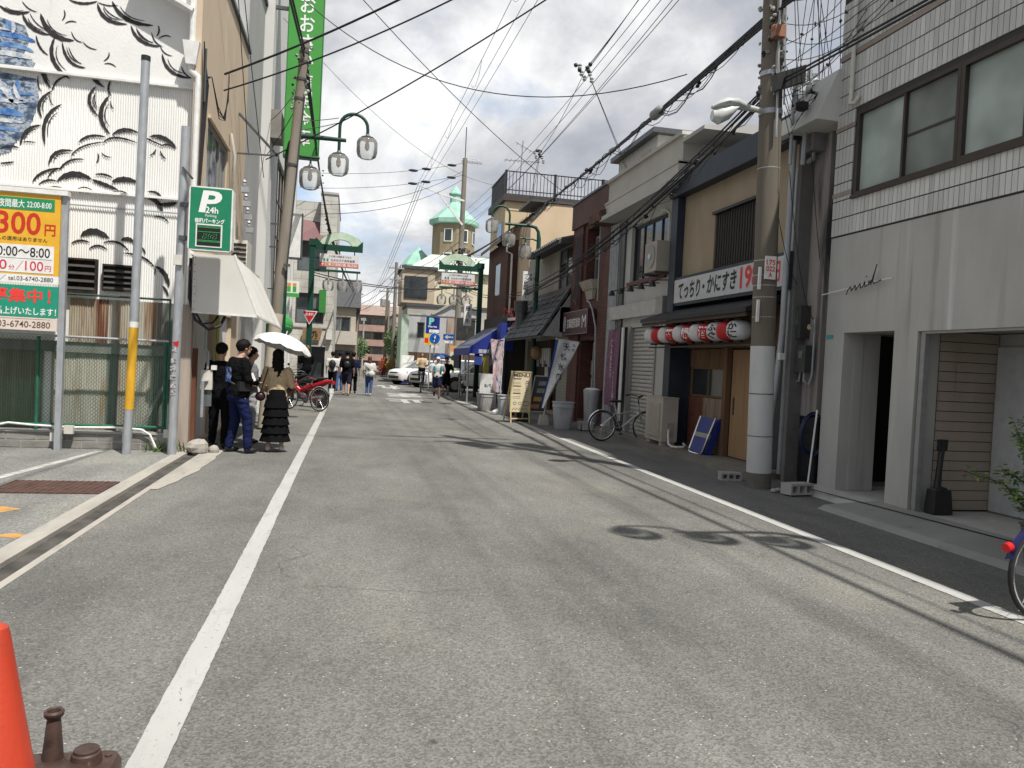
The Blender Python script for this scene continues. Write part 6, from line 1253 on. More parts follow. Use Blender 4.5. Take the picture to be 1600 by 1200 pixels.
# red character sign boards on brackets
T = Thing('red_letter_sign', 'red cut-out letter sign with white strips above the blue awning', 'sign', (5.7, 27.8, 3.0))
FRd = Fr((5.55, 28.4, 0), (.35, -1, 0))
m = MB(); lettering(m, 'たこ', FRd, -.1, .75, 3.28, 3.62, .02, .07, .2); lettering(m, '焼', FRd, .55, 1.05, 2.95, 3.3, .02, .07); T.part('lettering', m, plain('sign_redlit', (.55, .02, .02), .4, var=0))
m = MB(); FRd.box(m, .35, 1.0, 3.14, 3.24, .0, .04); FRd.box(m, -.1, .75, 2.78, 2.88, .0, .04); T.part('white_strip', m, M_white)
m = MB(); FRd.box(m, -.15, 1.1, 3.24, 3.27, -.05, .0); FRd.box(m, -.15, 1.1, 2.92, 2.94, -.05, .0); FRd.box(m, .45, .5, 2.7, 3.6, -.06, -.01); T.part('sign_frame', m, M_steel)
T = Thing('brown_building', 'brown timber-clad upper storey with tiled roof beside the beige block', 'building', (8, 32, 3.4))
m = MB(); m.box(5.95, 12, 30.2, 34.5, 3.4, 6.5); T.part('wall', m, layered('clad_brown', [(.3, (.075, .038, .028)), (.7, (.13, .07, .05))], (4, 4, 1), bump=.1))
m = MB(); m.hexa([(5.6,30.0,6.35),(7.6,30.0,8.1),(7.6,34.8,8.1),(5.6,34.8,6.35),(5.6,30.0,6.5),(7.6,30.0,8.25),(7.6,34.8,8.25),(5.6,34.8,6.5)]); T.part('roof', m, grid_tex('rooftile_tan', (.22, .15, .09), (.28, .19, .11), (.08, .05, .03), .28, .24, .03))
m = MB(); m.box(5.94, 5.949, 31.6, 32.6, 4.4, 5.7); T.part('window', m, M_bglass)
m = MB(); m.tube([(5.9,30.1,6.3),(5.88,30.1,6.0),(6.1,30.1,5.9),(6.1,30.1,3.5)], .04, 8); T.part('downpipe', m, M_white, smooth=True)
T = Thing('peach_house_side', 'peach rendered gable wall behind the right street lamp', 'building', (7.5, 29.2, 0))
m = MB(); m.box(6.36, 9.2, 28.1, 30.15, 3.4, 6.9); m.prism([(6.36,6.9),(9.2,6.9),(9.2,7.6),(7.0,7.6)], 'y', 28.1, 30.15); T.part('wall', m, layered('peach', [(.3, (.52, .40, .27)), (.7, (.62, .49, .35))], (1, 1, .5), bump=.1))
m = MB(); m.box(6.3, 9.3, 28.05, 30.2, 7.62, 7.7); m.bar((6.3,28.05,6.9), (6.95,28.05,7.65), .1, .08); T.part('roof_edge', m, M_steel)
T = Thing('railed_block', 'cream building with black railing around its flat roof', 'building', (9, 36, 0))
m = MB(); m.box(6.3, 13.5, 33.0, 36.5, 0, 8.6); T.part('wall', m, layered('cream_panel', [(.3, (.48, .40, .26)), (.7, (.57, .48, .33))], (1, 1, .4), bump=.05, stain=[((.36, .30, .2), (4, 4, .3), .64, .8)]))
m = MB(); m.box(6.15, 13.6, 32.85, 36.6, 8.6, 8.9); T.part('roof_edge', m, plain('edge_brown', (.05, .043, .04), .6))
m = MB()
for x in (7.5, 8.7, 9.9, 11.1): m.box(x, x+.02, 32.985, 32.999, 0, 8.6)
m.box(6.3, 13.5, 32.985, 32.999, 8.2, 8.22); T.part('panel_joint', m, plain('joint_tan', (.25, .2, .13), .8))
m = MB(); m.box(6.28, 6.299, 33.6, 34.6, 6.4, 7.8); m.box(6.28, 6.299, 33.6, 34.6, 4.0, 5.3); T.part('window', m, M_bglass)
rl = MB()
for y in (32.95, 36.45): rl.box(6.25, 13.5, y-.02, y+.02, 9.86, 9.9)
rl.box(6.23, 6.27, 32.95, 36.45, 9.86, 9.9)
rail = T.part('railing', rl, M_black)
for i in range(4):
    m = MB(); x = 6.25+i*2.2; m.box(x-.05, x+.05, 32.9, 33.0, 8.9, 9.92); T.part('rail_post', m, M_black, rail)
bar = MB(); bar.box(-.012, .012, -.012, .012, 0, .96); bme = bar.mesh('rail_bar', M_black)
for i in range(46): T.share('rail_bar', bme, (6.4+i*.155, 32.95, 8.9), rail)
for i in range(24): T.share('rail_bar', bme, (6.25, 33.1+i*.14, 8.9), rail)
T = Thing('tv_antenna', 'thin rooftop television antenna above the railed cream building', 'antenna', (7.2, 34.5, 8.9))
m = MB(); m.tube([(7.15,34.5,8.9),(7.25,34.5,11.7)], .025, 6); T.part('mast', m, M_alum); m = MB()
m.bar((6.4,34.5,10.75), (8.1,34.5,10.8), .03, .03)
for i in range(8): m.bar((6.5+.2*i,34.2,10.75), (6.5+.2*i,34.8,10.75), .015, .015)
m.bar((6.9,34.5,11.6), (7.8,34.5,11.2), .025, .025)
for i in range(4): m.bar((7.0+.2*i,34.3,11.52-.09*i), (7.0+.2*i,34.7,11.52-.09*i), .015, .015)
T.part('elements', m, M_alum)

# ------------------------------------------------------------------ pavement furniture on the right
T = Thing('menu_board', 'cream standing menu board with dark print', 'menu board', (4.43, 19.7, 0))
FMn = Fr((4.15, 19.72, .0), (.97, .24, 0)); M_crm = plain('menu_cream', (.66, .58, .40), .5, var=.04)
m = MB(); FMn.box(m, 0, .57, .30, 1.34, -.03, 0); T.part('panel', m, M_crm)
for q in ((-.02,.59,1.335,1.365), (-.02,.59,.285,.305), (-.02,.01,.3,1.34), (.56,.59,.3,1.34)):
    m = MB(); FMn.box(m, q[0], q[1], q[2], q[3], -.02, .012); T.part('frame', m, plain('menu_wood', (.56, .46, .25), .6))
for u in (.0, .54):
    m = MB(); m.bar(FMn.p(u+.015,0,.04), FMn.p(u+.015,.32,-.005), .03, .03); T.part('leg', m, plain('menu_wood', (.56, .46, .25), .6)); m = MB(); m.bar(FMn.p(u+.015,0,-.42), FMn.p(u+.015,1.25,-.05), .03, .03); T.part('leg', m, plain('menu_wood', (.56, .46, .25), .6))
m = MB(); FMn.box(m, .0, .57, .10, .13, -.0, .03); T.part('brace', m, MATS['menu_wood'])
m = MB(); lettering(m, 'MENU', FMn, .05, .53, 1.21, 1.31, .004, .03)
for v in (1.15, .96, .77): FMn.box(m, .05, .28, v, v+.025, .001, .004)
for i in range(11): FMn.box(m, .05+.043*i, .07+.043*i, .335+.03*(i % 2), .365+.03*(i % 2), .001, .004)
random.seed(4)
for i in range(9): FMn.box(m, .40+.02*random.random(), .44+.08*random.random(), .70+.05*i, .715+.05*i, .001, .004)
m.tube([FMn.p(.12+.05*math.cos(R(a)), .52+.035*math.sin(R(a)), .003) for a in range(0, 361, 40)], .004, 4); m.tube([FMn.p(.23,.55,.003), FMn.p(.30,.55,.003), FMn.p(.30,.49,.003), FMn.p(.23,.49,.003), FMn.p(.23,.55,.003)], .004, 4); m.tube([FMn.p(.36,.57,.003), FMn.p(.52,.56,.003), FMn.p(.52,.46,.003), FMn.p(.38,.45,.003), FMn.p(.36,.57,.003)], .007, 4); T.part('lettering', m, plain('menu_ink', (.08, .05, .035), .6, var=0))
m = MB()
for v in (1.07, 1.03, .88, .84, .69, .65): FMn.box(m, .05, .27, v, v+.012, .001, .003)
T.part('fine_print', m, plain('menu_tan', (.40, .33, .22), .6, var=0))
def bin_(x, y, h, r, label, mat):
    T = Thing('plastic_bin', label, 'bin', (x, y, 0)); m = MB(); rg = []
    for t, k in ((0,.74),(.03,.78),(.5,.88),(.80,.95),(.82,1.0),(.88,1.0),(.90,.97),(1.0,1.0)):
        rg.append([Vector((x+r*k*(abs(math.cos(a))**.6)*math.copysign(1, math.cos(a)), y+r*.8*k*(abs(math.sin(a))**.6)*math.copysign(1, math.sin(a)), h*t)) for a in [2*math.pi*i/28 for i in range(28)]])
    m.rings(rg); T.part('tub', m, mat, smooth=True)
    m = MB(); m.rings([[p+Vector((0,0,.0)) for p in [Vector((x+(q.x-x)*1.06, y+(q.y-y)*1.06, h*.985)) for q in rg[-1]]], [Vector((x+(q.x-x)*1.06, y+(q.y-y)*1.06, h*1.02)) for q in rg[-1]]]); T.part('rim', m, mat, smooth=True); return T
M_bin = plain('bin_grey', (.40, .42, .44), .5, var=.08, vs=4)
bin_(5.20, 18.36, .66, .26, 'square grey plastic bin beside the white flag', M_bin)
bin_(4.60, 22.6, .60, .25, 'grey plastic bin behind the menu board', M_bin)
bin_(4.28, 24.4, .55, .27, 'grey lidded bin in front of the white poster stand', plain('bin_stone', (.34, .34, .33), .6))
T = Thing('umbrella_bin', 'tall galvanised bin by the brick pillar', 'bin', (6.05, 18.75, 0)); m = MB(); m.lathe([(.15,.1),(.17,.12),(.21,.85),(.22,.98),(.215,.99),(.2,.98)], 20, (6.05,18.75,.0)); T.part('tub', m, M_galv, smooth=True); m = MB(); m.ell((6.05,18.75,.99), (.2,.2,.05), 12, 6); T.part('liner', m, M_white, smooth=True)
T = Thing('white_flag', 'white shop flag with vertical black characters twisted by the wind', 'flag', (4.98, 19.45, 0))
m = MB(); m.tube([(4.98,19.45,.2),(5.16,19.45,1.3),(5.23,19.45,2.28)], .012, 8); m.tube([(5.23,19.45,2.26),(5.84,19.42,2.20)], .009, 8); T.part('flag_pole', m, M_white, smooth=True)
m = MB(); rows_ = []
for i in range(13):
    t = i/12; L0 = Vector((5.225-.30*t, 19.45, 2.24-1.80*t)); wdt = .60*(1-t)**.8+.03; rows_.append([L0+Vector((wdt*k/8, -.04*math.sin(k*.9+t*5)-.10*t*math.sin(k/8*3), -.045*k/8*(1-t))) for k in range(9)])
m.slab(rows_, .002, (0, -1, 0)); T.part('cloth', m, plain('cloth_white', (.70, .71, .73), .8, var=.04), smooth=True)
m = MB(); rows_2 = [[r[0]+Vector((-.012,-.012,0)), r[0].lerp(r[1], .7)+Vector((0,-.014,0))] for r in rows_]; m.sheet(rows_2); T.part('blue_hem', m, plain('hem_blue', (.02, .07, .28), .7))
FFl = Fr((0, 19.37, 0), FRONT); m = MB()
for i, (ch, u, v, s) in enumerate((('天', 5.50, 2.06, .17), ('然', 5.43, 1.80, .17), ('氷', 5.37, 1.54, .17), ('の', 5.32, 1.28, .15), ('か', 5.23, 1.04, .14))): lettering(m, ch, FFl, u-s/2, u+s/2, v-s/2-.02, v+s/2, .0, .012, -.2)
for i, ch in enumerate('信州'): lettering(m, ch, FFl, 5.66-.02*i, 5.73-.02*i, 2.06-.12*i, 2.14-.12*i, .0, .01, -.2)
T.part('lettering', m, M_ink)
m = MB(); m.hexa([(4.86,19.33,0),(5.12,19.33,0),(5.12,19.57,0),(4.86,19.57,0),(4.90,19.37,.26),(5.08,19.37,.26),(5.08,19.53,.26),(4.90,19.53,.26)]); T.part('base', m, plain('base_stone', (.45, .42, .36), .8), smooth=False)
T = Thing('blackboard', 'black illustrated chalk menu board with grey frame', 'menu board', (4.95, 20.6, 0))
FBb = Fr((4.86, 20.6, 0), (.95, -.3, 0)); q = MB()
q.hexa([FBb.p(0,.28,.15), FBb.p(.46,.28,.15), FBb.p(.46,.28,.18), FBb.p(0,.28,.18), FBb.p(.14,1.25,-.02), FBb.p(.58,1.25,-.02), FBb.p(.58,1.25,.01), FBb.p(.14,1.25,.01)]); T.part('panel', q, plain('board_black', (.02, .022, .025), .5))
m = MB()
for a, b in (((0,.28,.19),(.14,1.25,.02)), ((.46,.28,.19),(.58,1.25,.02)), ((0,.28,.19),(.46,.28,.19)), ((.14,1.25,.02),(.58,1.25,.02))): m.bar(FBb.p(*a), FBb.p(*b), .03, .03)
m.bar(FBb.p(-.03,.0,.24), FBb.p(0,.28,.18), .025, .025); m.bar(FBb.p(.49,.0,.24), FBb.p(.46,.28,.18), .025, .025); T.part('frame', m, M_alum)
for k, (u, v, c) in enumerate(((.20,.62,(.45,.25,.06)), (.14,.42,(.35,.14,.05)), (.28,.85,(.25,.27,.25)), (.32,1.05,(.22,.24,.26)))):
    m = MB(); m.box(0,.001,0,.001,0,.001); m = MB(); m.hexa([FBb.p(u-.09,v-.06,.18-.175*(v-.34)), FBb.p(u+.13,v-.06,.18-.175*(v-.34)), FBb.p(u+.13,v-.06,.185-.175*(v-.34)), FBb.p(u-.09,v-.06,.185-.175*(v-.34)), FBb.p(u-.07,v+.06,.165-.175*(v-.28)), FBb.p(u+.15,v+.06,.165-.175*(v-.28)), FBb.p(u+.15,v+.06,.17-.175*(v-.28)), FBb.p(u-.07,v+.06,.17-.175*(v-.28))]); T.part('picture', m, plain('pic_%d' % k, c, .6, var=.3, vs=30))
T = Thing('striped_flag', 'pink, white and navy shop flag hanging by the blue awning', 'flag', (4.55, 23.4, 0))
m = MB(); m.tube([(4.56,23.4,.1),(4.60,23.4,1.2),(4.62,23.4,2.32)], .012, 8); m.tube([(4.62,23.4,2.30),(4.18,23.4,2.2)], .009, 6); T.part('flag_pole', m, M_white, smooth=True)
m = MB(); rows_ = []
for i in range(15):
    t = i/14; c = Vector((4.40+.10*t, 23.38, 2.26-1.62*t)); w_ = .40-.16*t+.03*math.sin(t*9); rows_.append([c+Vector((w_*(k/6-.5), -.06*math.sin(k*1.1+t*6), -.06*(k/6-.5))) for k in range(7)])
m.slab(rows_, .002, (0, -1, 0)); T.part('cloth', m, layered('flag_print', [(.36, (.05, .06, .16)), (.46, (.55, .53, .56)), (.56, (.58, .30, .30)), (.66, (.60, .60, .62))], (9, 9, 3.5), detail=2, bump=0), smooth=True)
m = MB(); m.lathe([(.22,0),(.22,.05),(.10,.12),(.05,.14)], 16, (4.56,23.4,0)); T.part('base', m, M_white, smooth=True)
m = MB(); m.cyl((4.56,23.4,.12), (4.56,23.4,.42), .022, 8); T.part('sleeve', m, plain('sleeve_green', (.02, .18, .08), .5))
T = Thing('poster_stand', 'white rectangular poster stand by the pavement bins', 'sign stand', (4.5, 24.9, 0))
F_ = Fr((4.18, 24.9, 0), FRONT); m = MB(); F_.box(m, 0, .56, .05, 1.18, -.06, 0); T.part('panel', m, plain('poster_white', (.62, .62, .62), .5)); m = MB(); lettering(m, 'Eバル', F_, .16, .52, .74, .85, .004, .03); F_.box(m, .1, .5, .5, .52, .001, .003); T.part('lettering', m, M_ink)
for k, (x, y, z0, z1, c, lb) in enumerate(((4.75, 22.9, 0, .34, (.30, .04, .035), 'red crate on the pavement behind the menu board'), (4.62, 20.4, 0, .22, (.02, .02, .03), 'low black crate under the menu board'), (5.72, 18.1, 0, .22, (.40, .40, .39), 'pale grey block beside the square bin'))):
    T = Thing('crate', lb, 'crate', (x, y, 0)); m = MB(); w_ = .17
    for a in (-w_, w_-.02): m.box(x+a, x+a+.02, y-w_, y+w_, z0, z1); m.box(x-w_, x+w_, y+a, y+a+.02, z0, z1)
    m.box(x-w_, x+w_, y-w_, y+w_, z0, z0+.02); m.box(x-w_-.012, x+w_+.012, y-w_-.012, y+w_+.012, z1-.05, z1-.02); T.part('shell', m, plain('crate_%d' % k, c, .5))

# ================================================================== far right: parking lot, signs, house, tower, poles
T = Thing('grey_house', 'pale grey two-storey house with dark timber base behind the parked cars', 'house', (6, 52, 0))
F_ = Fr((3.55, 50, 0), FRONT)
m = MB(); F_.wall(m, 0, 4.6, 2.0, 4.4, .3, [(.55, 1.05, 2.9, 3.95)]); m.box(3.55, 8.2, 50.31, 56, 2.0, 4.4); m.prism([(5.0,4.4),(8.15,4.4),(8.15,4.9),(6.4,5.25)], 'y', 50, 56); T.part('wall', m, plain('house_grey', (.42, .42, .425), .8, var=.06, vs=1))
F_.window(T, .55, 1.05, 2.9, 3.95, -.05, M_alum, M_bglass, 1, 1, .05)
m = MB(); m.box(3.5, 8.2, 49.95, 56, 4.4, 4.5); m.bar((5.0,49.9,4.5), (6.4,49.9,5.35), .2, .1); m.bar((6.4,49.9,5.35), (8.2,49.9,4.95), .2, .1); T.part('roof_edge', m, M_conc)
for i in range(15):
    m = MB(); F_.box(m, .1+i*.3, .385+i*.3, 0, 2.0, -.1, .01*(i % 2)); T.part('plank', m, layered('timber_dark', [(.3, (.07, .04, .025)), (.7, (.13, .08, .055))], (6, 6, .6)))
m = MB(); F_.box(m, 2.5, 3.6, 1.0, 4.3, .0, .08); T.part('rusty_sheet', m, layered('sheet_rustb', [(.35, (.24, .15, .10)), (.6, (.36, .30, .26))], (9, 9, .8)))
m = MB(); m.box(1.9, 2.15, 49, 54, 0, .9); 
T = Thing('mint_building_edge', 'narrow mint green building edge with blue base beside the far road', 'building', (3.2, 47.5, 0))
m = MB(); m.box(3.0, 3.45, 48.2, 52, .95, 4.3); T.part('wall', m, plain('mint', (.45, .55, .46), .7)); m = MB(); m.box(2.95, 3.5, 48.1, 52, 0, .95); T.part('base', m, plain('base_blue', (.02, .035, .22), .6))
T = Thing('turret_building', 'cream building with brown turret and mint green copper roof', 'building', (8.5, 72, 0))
m = MB(); m.box(4.5, 14, 65, 78, 0, 9.0); T.part('wall', m, layered('cream2', [(.3, (.56, .50, .36)), (.7, (.66, .60, .45))], (.5, .5, .3), bump=0))
m = MB(); m.hexa([(4.2,64.6,9.0),(14.2,64.6,9.0),(14.2,78,9.0),(4.2,78,9.0),(6.4,66.5,10.6),(14.2,66.5,10.6),(14.2,78,10.6),(6.4,78,10.6)]); T.part('mansard', m, plain('mint_roof2', (.50, .60, .50), .6))
m = MB(); m.box(3.9, 6.6, 64.4, 70, 6.2, 9.0); T.part('corner_block', m, plain('block_tan', (.46, .38, .28), .8)); m = MB(); m.box(4.1, 6.0, 64.3, 64.39, 6.6, 8.4); T.part('loggia', m, M_bglass); m = MB(); m.box(3.7, 6.8, 64.2, 70, 9.0, 9.25); T.part('corner_roof', m, M_rf)
m = MB(); m.lathe([(2.0,9.5),(2.0,14.2),(1.98,14.2)], 8, (8.95,72,0)); m.v = [p for p in m.v]; tw_ = T.part('turret', m, layered('turret_brown', [(.3, (.21, .17, .11)), (.7, (.30, .245, .165))], (1, 1, .5), bump=0))
m = MB(); m.lathe([(2.05,14.1),(2.35,14.15),(2.35,14.55),(1.5,15.3),(.7,16.0),(.05,16.9)], 8, (8.95,72,0)); m.lathe([(.5,15.9),(.5,17.0),(.62,17.0),(.62,17.12),(.05,17.9)], 8, (8.95,72,0)); T.part('copper_roof', m, plain('copper_green', (.30, .52, .43), .6, var=.1, vs=1))
for k in range(3):
    for z in (10.2, 12.4):
        a = R(-112.5+45*k); c = Vector((8.95+1.86*math.cos(a), 72+1.86*math.sin(a), 0)); n_ = Vector((math.cos(a), math.sin(a), 0)); t_ = Vector((-n_.y, n_.x, 0)); m = MB(); m.hexa([c-t_*.4+Vector((0,0,z)), c+t_*.4+Vector((0,0,z)), c+t_*.4+n_*.06+Vector((0,0,z)), c-t_*.4+n_*.06+Vector((0,0,z)), c-t_*.4+Vector((0,0,z+1.2)), c+t_*.4+Vector((0,0,z+1.2)), c+t_*.4+n_*.06+Vector((0,0,z+1.2)), c-t_*.4+n_*.06+Vector((0,0,z+1.2))]); w_ = T.part('window', m, M_white, tw_); m = MB(); m.hexa([c-t_*.3+n_*.061+Vector((0,0,z+.1)), c+t_*.3+n_*.061+Vector((0,0,z+.1)), c+t_*.3+n_*.08+Vector((0,0,z+.1)), c-t_*.3+n_*.08+Vector((0,0,z+.1)), c-t_*.3+n_*.061+Vector((0,0,z+1.1)), c+t_*.3+n_*.061+Vector((0,0,z+1.1)), c+t_*.3+n_*.08+Vector((0,0,z+1.1)), c-t_*.3+n_*.08+Vector((0,0,z+1.1))]); T.part('window_glass', m, M_bglass, tw_)
m = MB(); m.lathe([(1.6,9.6),(1.6,10.4),(.9,11.4),(.05,12.2)], 8, (5.9,74,0)); T.part('side_turret_roof', m, MATS['copper_green'])
# poles
def far_pole(x, y, h, label, r=.16, arms=((-1, 1, .93),), boxes=(), mat=None):
    T = Thing('utility_pole', label, 'utility pole', (x, y, 0), 'far utility poles'); m = MB(); m.tube([(x,y,0),(x,y,h)], [r, r*.7], 12); T.part('shaft', m, mat or M_pole, smooth=True)
    m = MB()
    for a, b, t in arms: m.box(x+a, x+b, y-.04, y+.04, h*t-.05, h*t+.05)
    T.part('crossarm', m, M_galv)
    m = MB(); random.seed(int(x*10+y))
    for a, b, t in arms:
        for k in range(4): m.lathe([(.03,0),(.05,.05),(.03,.1),(.05,.15),(.02,.18)], 8, (x+a+(b-a)*(k+.2)/4, y, h*t+.05))
    T.part('insulator', m, M_white)
    for dx_, z, s in boxes:
        m = MB(); m.lathe([(.1,0),(s,.05),(s,s*2.4),(.1,s*2.5)], 12, (x+dx_, y, z)); T.part('transformer', m, plain('trafo', (.36, .36, .35), .5), smooth=True)
    return T
T = far_pole(6.05, 45, 13.4, 'tall far utility pole with a long diagonal arm before the turret', .19, ((-.2, 1.0, .985),), ((.35, 5.6, .2),))
m = MB(); m.tube([(6.05,45,13.3),(6.05,45,15.2)], .03, 6); T.part('lightning_rod', m, M_steel)
m = MB(); m.bar((6.1,44.9,10.9), (4.6,44.9,11.2), .10, .10); m.bar((4.6,44.9,11.2), (3.4,44.9,11.6), .09, .09); m.bar((6.05,44.9,9.5), (4.7,44.9,11.1), .10, .10); T.part('long_arm', m, M_white)
m = MB(); random.seed(2)
for i in range(40): m.ell((6.05+random.gauss(.1,.35), 44.8+random.uniform(-.2,.2), random.uniform(5.6,8.2)), random.uniform(.05,.14), 6, 4)
for i in range(18): m.tube([(6.05+random.gauss(0,.2), 44.7, random.uniform(6,8)), (6.05+random.gauss(0,.8), 44.7, random.uniform(5.5,8.5)), (6.05+random.gauss(.2,1.0), 44.7, random.uniform(5,8))], .018, 4)
T.part('cable_clutter', m, layered('fittings2', [(.45, (.03, .03, .03)), (.6, (.40, .40, .38))], (3, 3, 3), bump=0), kind='stuff')
far_pole(3.15, 60, 8.9, 'dark utility pole right of the far road with white plates', .17, ((-.6, .6, .95), (-.5, .5, .85)))
far_pole(3.2, 75, 8.2, 'utility pole with transformer further along the far road', .16, ((-.8, .8, .96),), ((-.35, 6.4, .3),))
far_pole(4.3, 95, 8.5, 'third far utility pole on the right of the road', .16, ((-.8, .8, .96), (-.6, .6, .85)))
far_pole(5.2, 118, 8.5, 'farthest utility pole on the right of the road', .16, ((-.8, .8, .96),))
far_pole(.36, 60, 6.6, 'slim utility pole left of the far road', .13, ((-.4, .4, .95),))
far_pole(1.3, 90, 6.0, 'pale pole at the left verge far down the road', .12, ((-.3, .3, .95),), (), M_conc)
# road signs and parking signs
def post_sign(name, label, x, y, z, parts, ph=None):
    T = Thing(name, label, 'road sign', (x, y, 0)); m = MB(); m.cyl((x,y,0), (x,y,ph or z+.4), .035, 8); T.part('post', m, M_galv, smooth=True); return T
T = post_sign('round_sign', 'blue round road sign on a white post by the runner', 4.22, 40, 2.66, 0, 3.0)
m = MB(); m.cyl((4.22,39.93,2.66), (4.22,39.95,2.66), .30, 24); T.part('plate', m, M_white); m = MB(); m.cyl((4.22,39.92,2.66), (4.22,39.929,2.66), .275, 24); T.part('face', m, plain('sign_blue', (.015, .12, .48), .4, var=0)); m = MB(); m.bar((4.12,39.915,2.72), (4.30,39.915,2.62), .09, .004); m.bar((4.2,39.914,2.5), (4.24,39.914,2.8), .05, .004); T.part('symbol', m, M_inkw)
m = MB(); m.box(4.05, 4.40, 39.93, 39.95, 2.17, 2.30); T.part('sub_plate', m, M_white)
T = post_sign('one_way_sign', 'blue one-way arrow sign left of the signal', 4.95, 40, 2.76, 0, 3.0)
m = MB(); m.box(4.66, 5.24, 39.93, 39.95, 2.62, 2.92); T.part('plate', m, MATS['sign_blue']); m = MB(); m.prism([(4.72,2.77),(4.88,2.88),(4.88,2.81),(5.18,2.81),(5.18,2.73),(4.88,2.73),(4.88,2.66)], 'y', 39.915, 39.929); T.part('arrow', m, M_inkw); m = MB(); m.box(4.75, 5.15, 39.93, 39.95, 2.45, 2.58); T.part('sub_plate', m, M_white)
T = post_sign('lot_sign', 'blue and white coin parking sign tower with yellow panel', 4.15, 41.4, 3, 0, 2.5)
F_ = Fr((0, 41.3, 0), FRONT); m = MB(); F_.box(m, 3.88, 4.60, 2.95, 3.85, -.15, 0); T.part('panel', m, plain('sign_navyblue', (.012, .03, .20), .4, var=0)); m = MB(); lettering(m, 'P', F_, 4.02, 4.30, 3.42, 3.80, .004, .06); T.part('symbol', m, plain('sign_mintgreen', (.20, .60, .42), .4, var=0)); m = MB(); lettering(m, 'Parks', F_, 4.0, 4.45, 3.28, 3.38, .004, .03); F_.box(m, 4.05, 4.58, 3.0, 3.17, .001, .004); T.part('lettering', m, M_inkw)
m = MB(); F_.box(m, 3.80, 4.58, 2.35, 2.93, -.15, 0); T.part('yellow_panel', m, plain('sign_yel2', (.70, .50, .06), .4, var=0)); m = MB(); F_.box(m, 3.83, 4.02, 2.45, 2.72, .001, .004); T.part('red_block', m, M_inkr)
T = post_sign('phone_sign', 'tall narrow shop sign with a round black emblem', 5.35, 41, 2.4, 0, 1.0)
F_ = Fr((0, 40.9, 0), FRONT); m = MB(); F_.box(m, 5.18, 5.55, 1.0, 2.35, -.1, 0); T.part('panel', m, plain('sign_paleyel', (.62, .60, .40), .5, var=0)); m = MB(); F_.box(m, 5.19, 5.54, 2.05, 2.34, .001, .004); T.part('orange_panel', m, plain('sign_oran', (.70, .30, .10), .5, var=0)); m = MB(); m.cyl((5.365,40.89,1.72), (5.365,40.899,1.72), .14, 18); T.part('emblem', m, M_ink); m = MB(); F_.box(m, 5.19, 5.54, 1.05, 1.35, .001, .004); T.part('green_panel', m, plain('sign_leaf', (.30, .55, .25), .5, var=0))
T = Thing('traffic_signal', 'grey traffic signal seen from behind near the right gate', 'traffic signal', (5.75, 39, 0)); m = MB(); m.cyl((5.75,39,0), (5.75,39,4.2), .06, 10); T.part('post', m, M_galv, smooth=True)
m = MB()
for i in range(2):
    for k in range(2): m.lathe([(.05,0),(.2,.02),(.22,.12),(.1,.2)], 14, (5.45+.45*k, 38.9, 2.85+.55*i), ax='y')
m.box(5.2, 6.15, 38.95, 39.05, 2.6, 3.75); T.part('housing', m, plain('signal_grey', (.22, .225, .22), .6), smooth=True)
T = Thing('noodle_sign', 'white vertical sign with black characters on the right gate post', 'sign', (4.95, 33.2, 3.1)); F_ = Fr((0, 33.1, 0), FRONT)
m = MB(); F_.box(m, 4.72, 5.05, 3.1, 4.05, -.12, 0); T.part('panel', m, M_white); m = MB(); vlettering(m, '串八城', F_, 4.885, .2, 3.98, .27, .004, .02); T.part('lettering', m, M_ink); m = MB(); m.bar((5.05,33.15,3.8), (5.33,33.3,3.8), .03, .03); m.bar((5.05,33.15,3.3), (5.33,33.3,3.3), .03, .03); T.part('bracket', m, M_steel)
T = Thing('notice_stand', 'white notice panel beside the parked cars', 'sign', (3.1, 46.8, 0)); m = MB(); m.box(3.0, 3.75, 46.8, 46.86, .35, 1.75); T.part('panel', m, M_white); m = MB(); m.box(3.05, 3.1, 46.82, 46.86, 0, .35); m.box(3.65, 3.7, 46.82, 46.86, 0, .35); T.part('leg', m, M_galv); m = MB(); lettering(m, '月極', Fr((0,46.79,0), FRONT), 3.15, 3.6, .7, .95, .002, .02); T.part('lettering', m, M_inkr)

# verge plants far down the road
def foliage(mb, c, r, n, s, seed=0):
    random.seed(seed); c = Vector(c)
    for i in range(n):
        d = Vector((random.gauss(0,1), random.gauss(0,1), random.gauss(0,1))).normalized(); rr = random.random()**.4; p = c+Vector((d.x*r[0], d.y*r[1], d.z*r[2]))*rr*(1+.25*mnoise.noise(d*2.3+Vector((seed,0,0))))
        u = Vector((random.gauss(0,1), random.gauss(0,1), random.gauss(0,1))).normalized(); w = u.orthogonal().normalized(); q = s*random.uniform(.6, 1.4); mb.add([p-u*q, p+w*q*.6, p+u*q, p-w*q*.6], [(0,1,2,3)])
for k, (x, y, h, lb) in enumerate(((3.6, 66, 4.2, 'green tree behind the dark far pole'), (4.4, 82, 4.5, 'bushy green tree further down on the right'), (.9, 84, 3.6, 'dark green tree at the left verge'))):
    T = Thing('street_tree', lb, 'tree', (x, y, 0)); m = MB(); m.tube([(x,y,0),(x+.1,y,h*.4),(x,y,h*.8)], [.11,.08,.03], 7); m.tube([(x,y,h*.35),(x+.5,y,h*.6)], .04, 5); m.tube([(x,y,h*.4),(x-.5,y+.2,h*.65)], .04, 5); T.part('trunk', m, plain('bark', (.10, .075, .055), .9))
    m = MB(); foliage(m, (x, y, h*.68), (.95, .95, h*.36), 900, .10, k+5); T.part('crown', m, M_leaf[0], kind='stuff', fix=False)
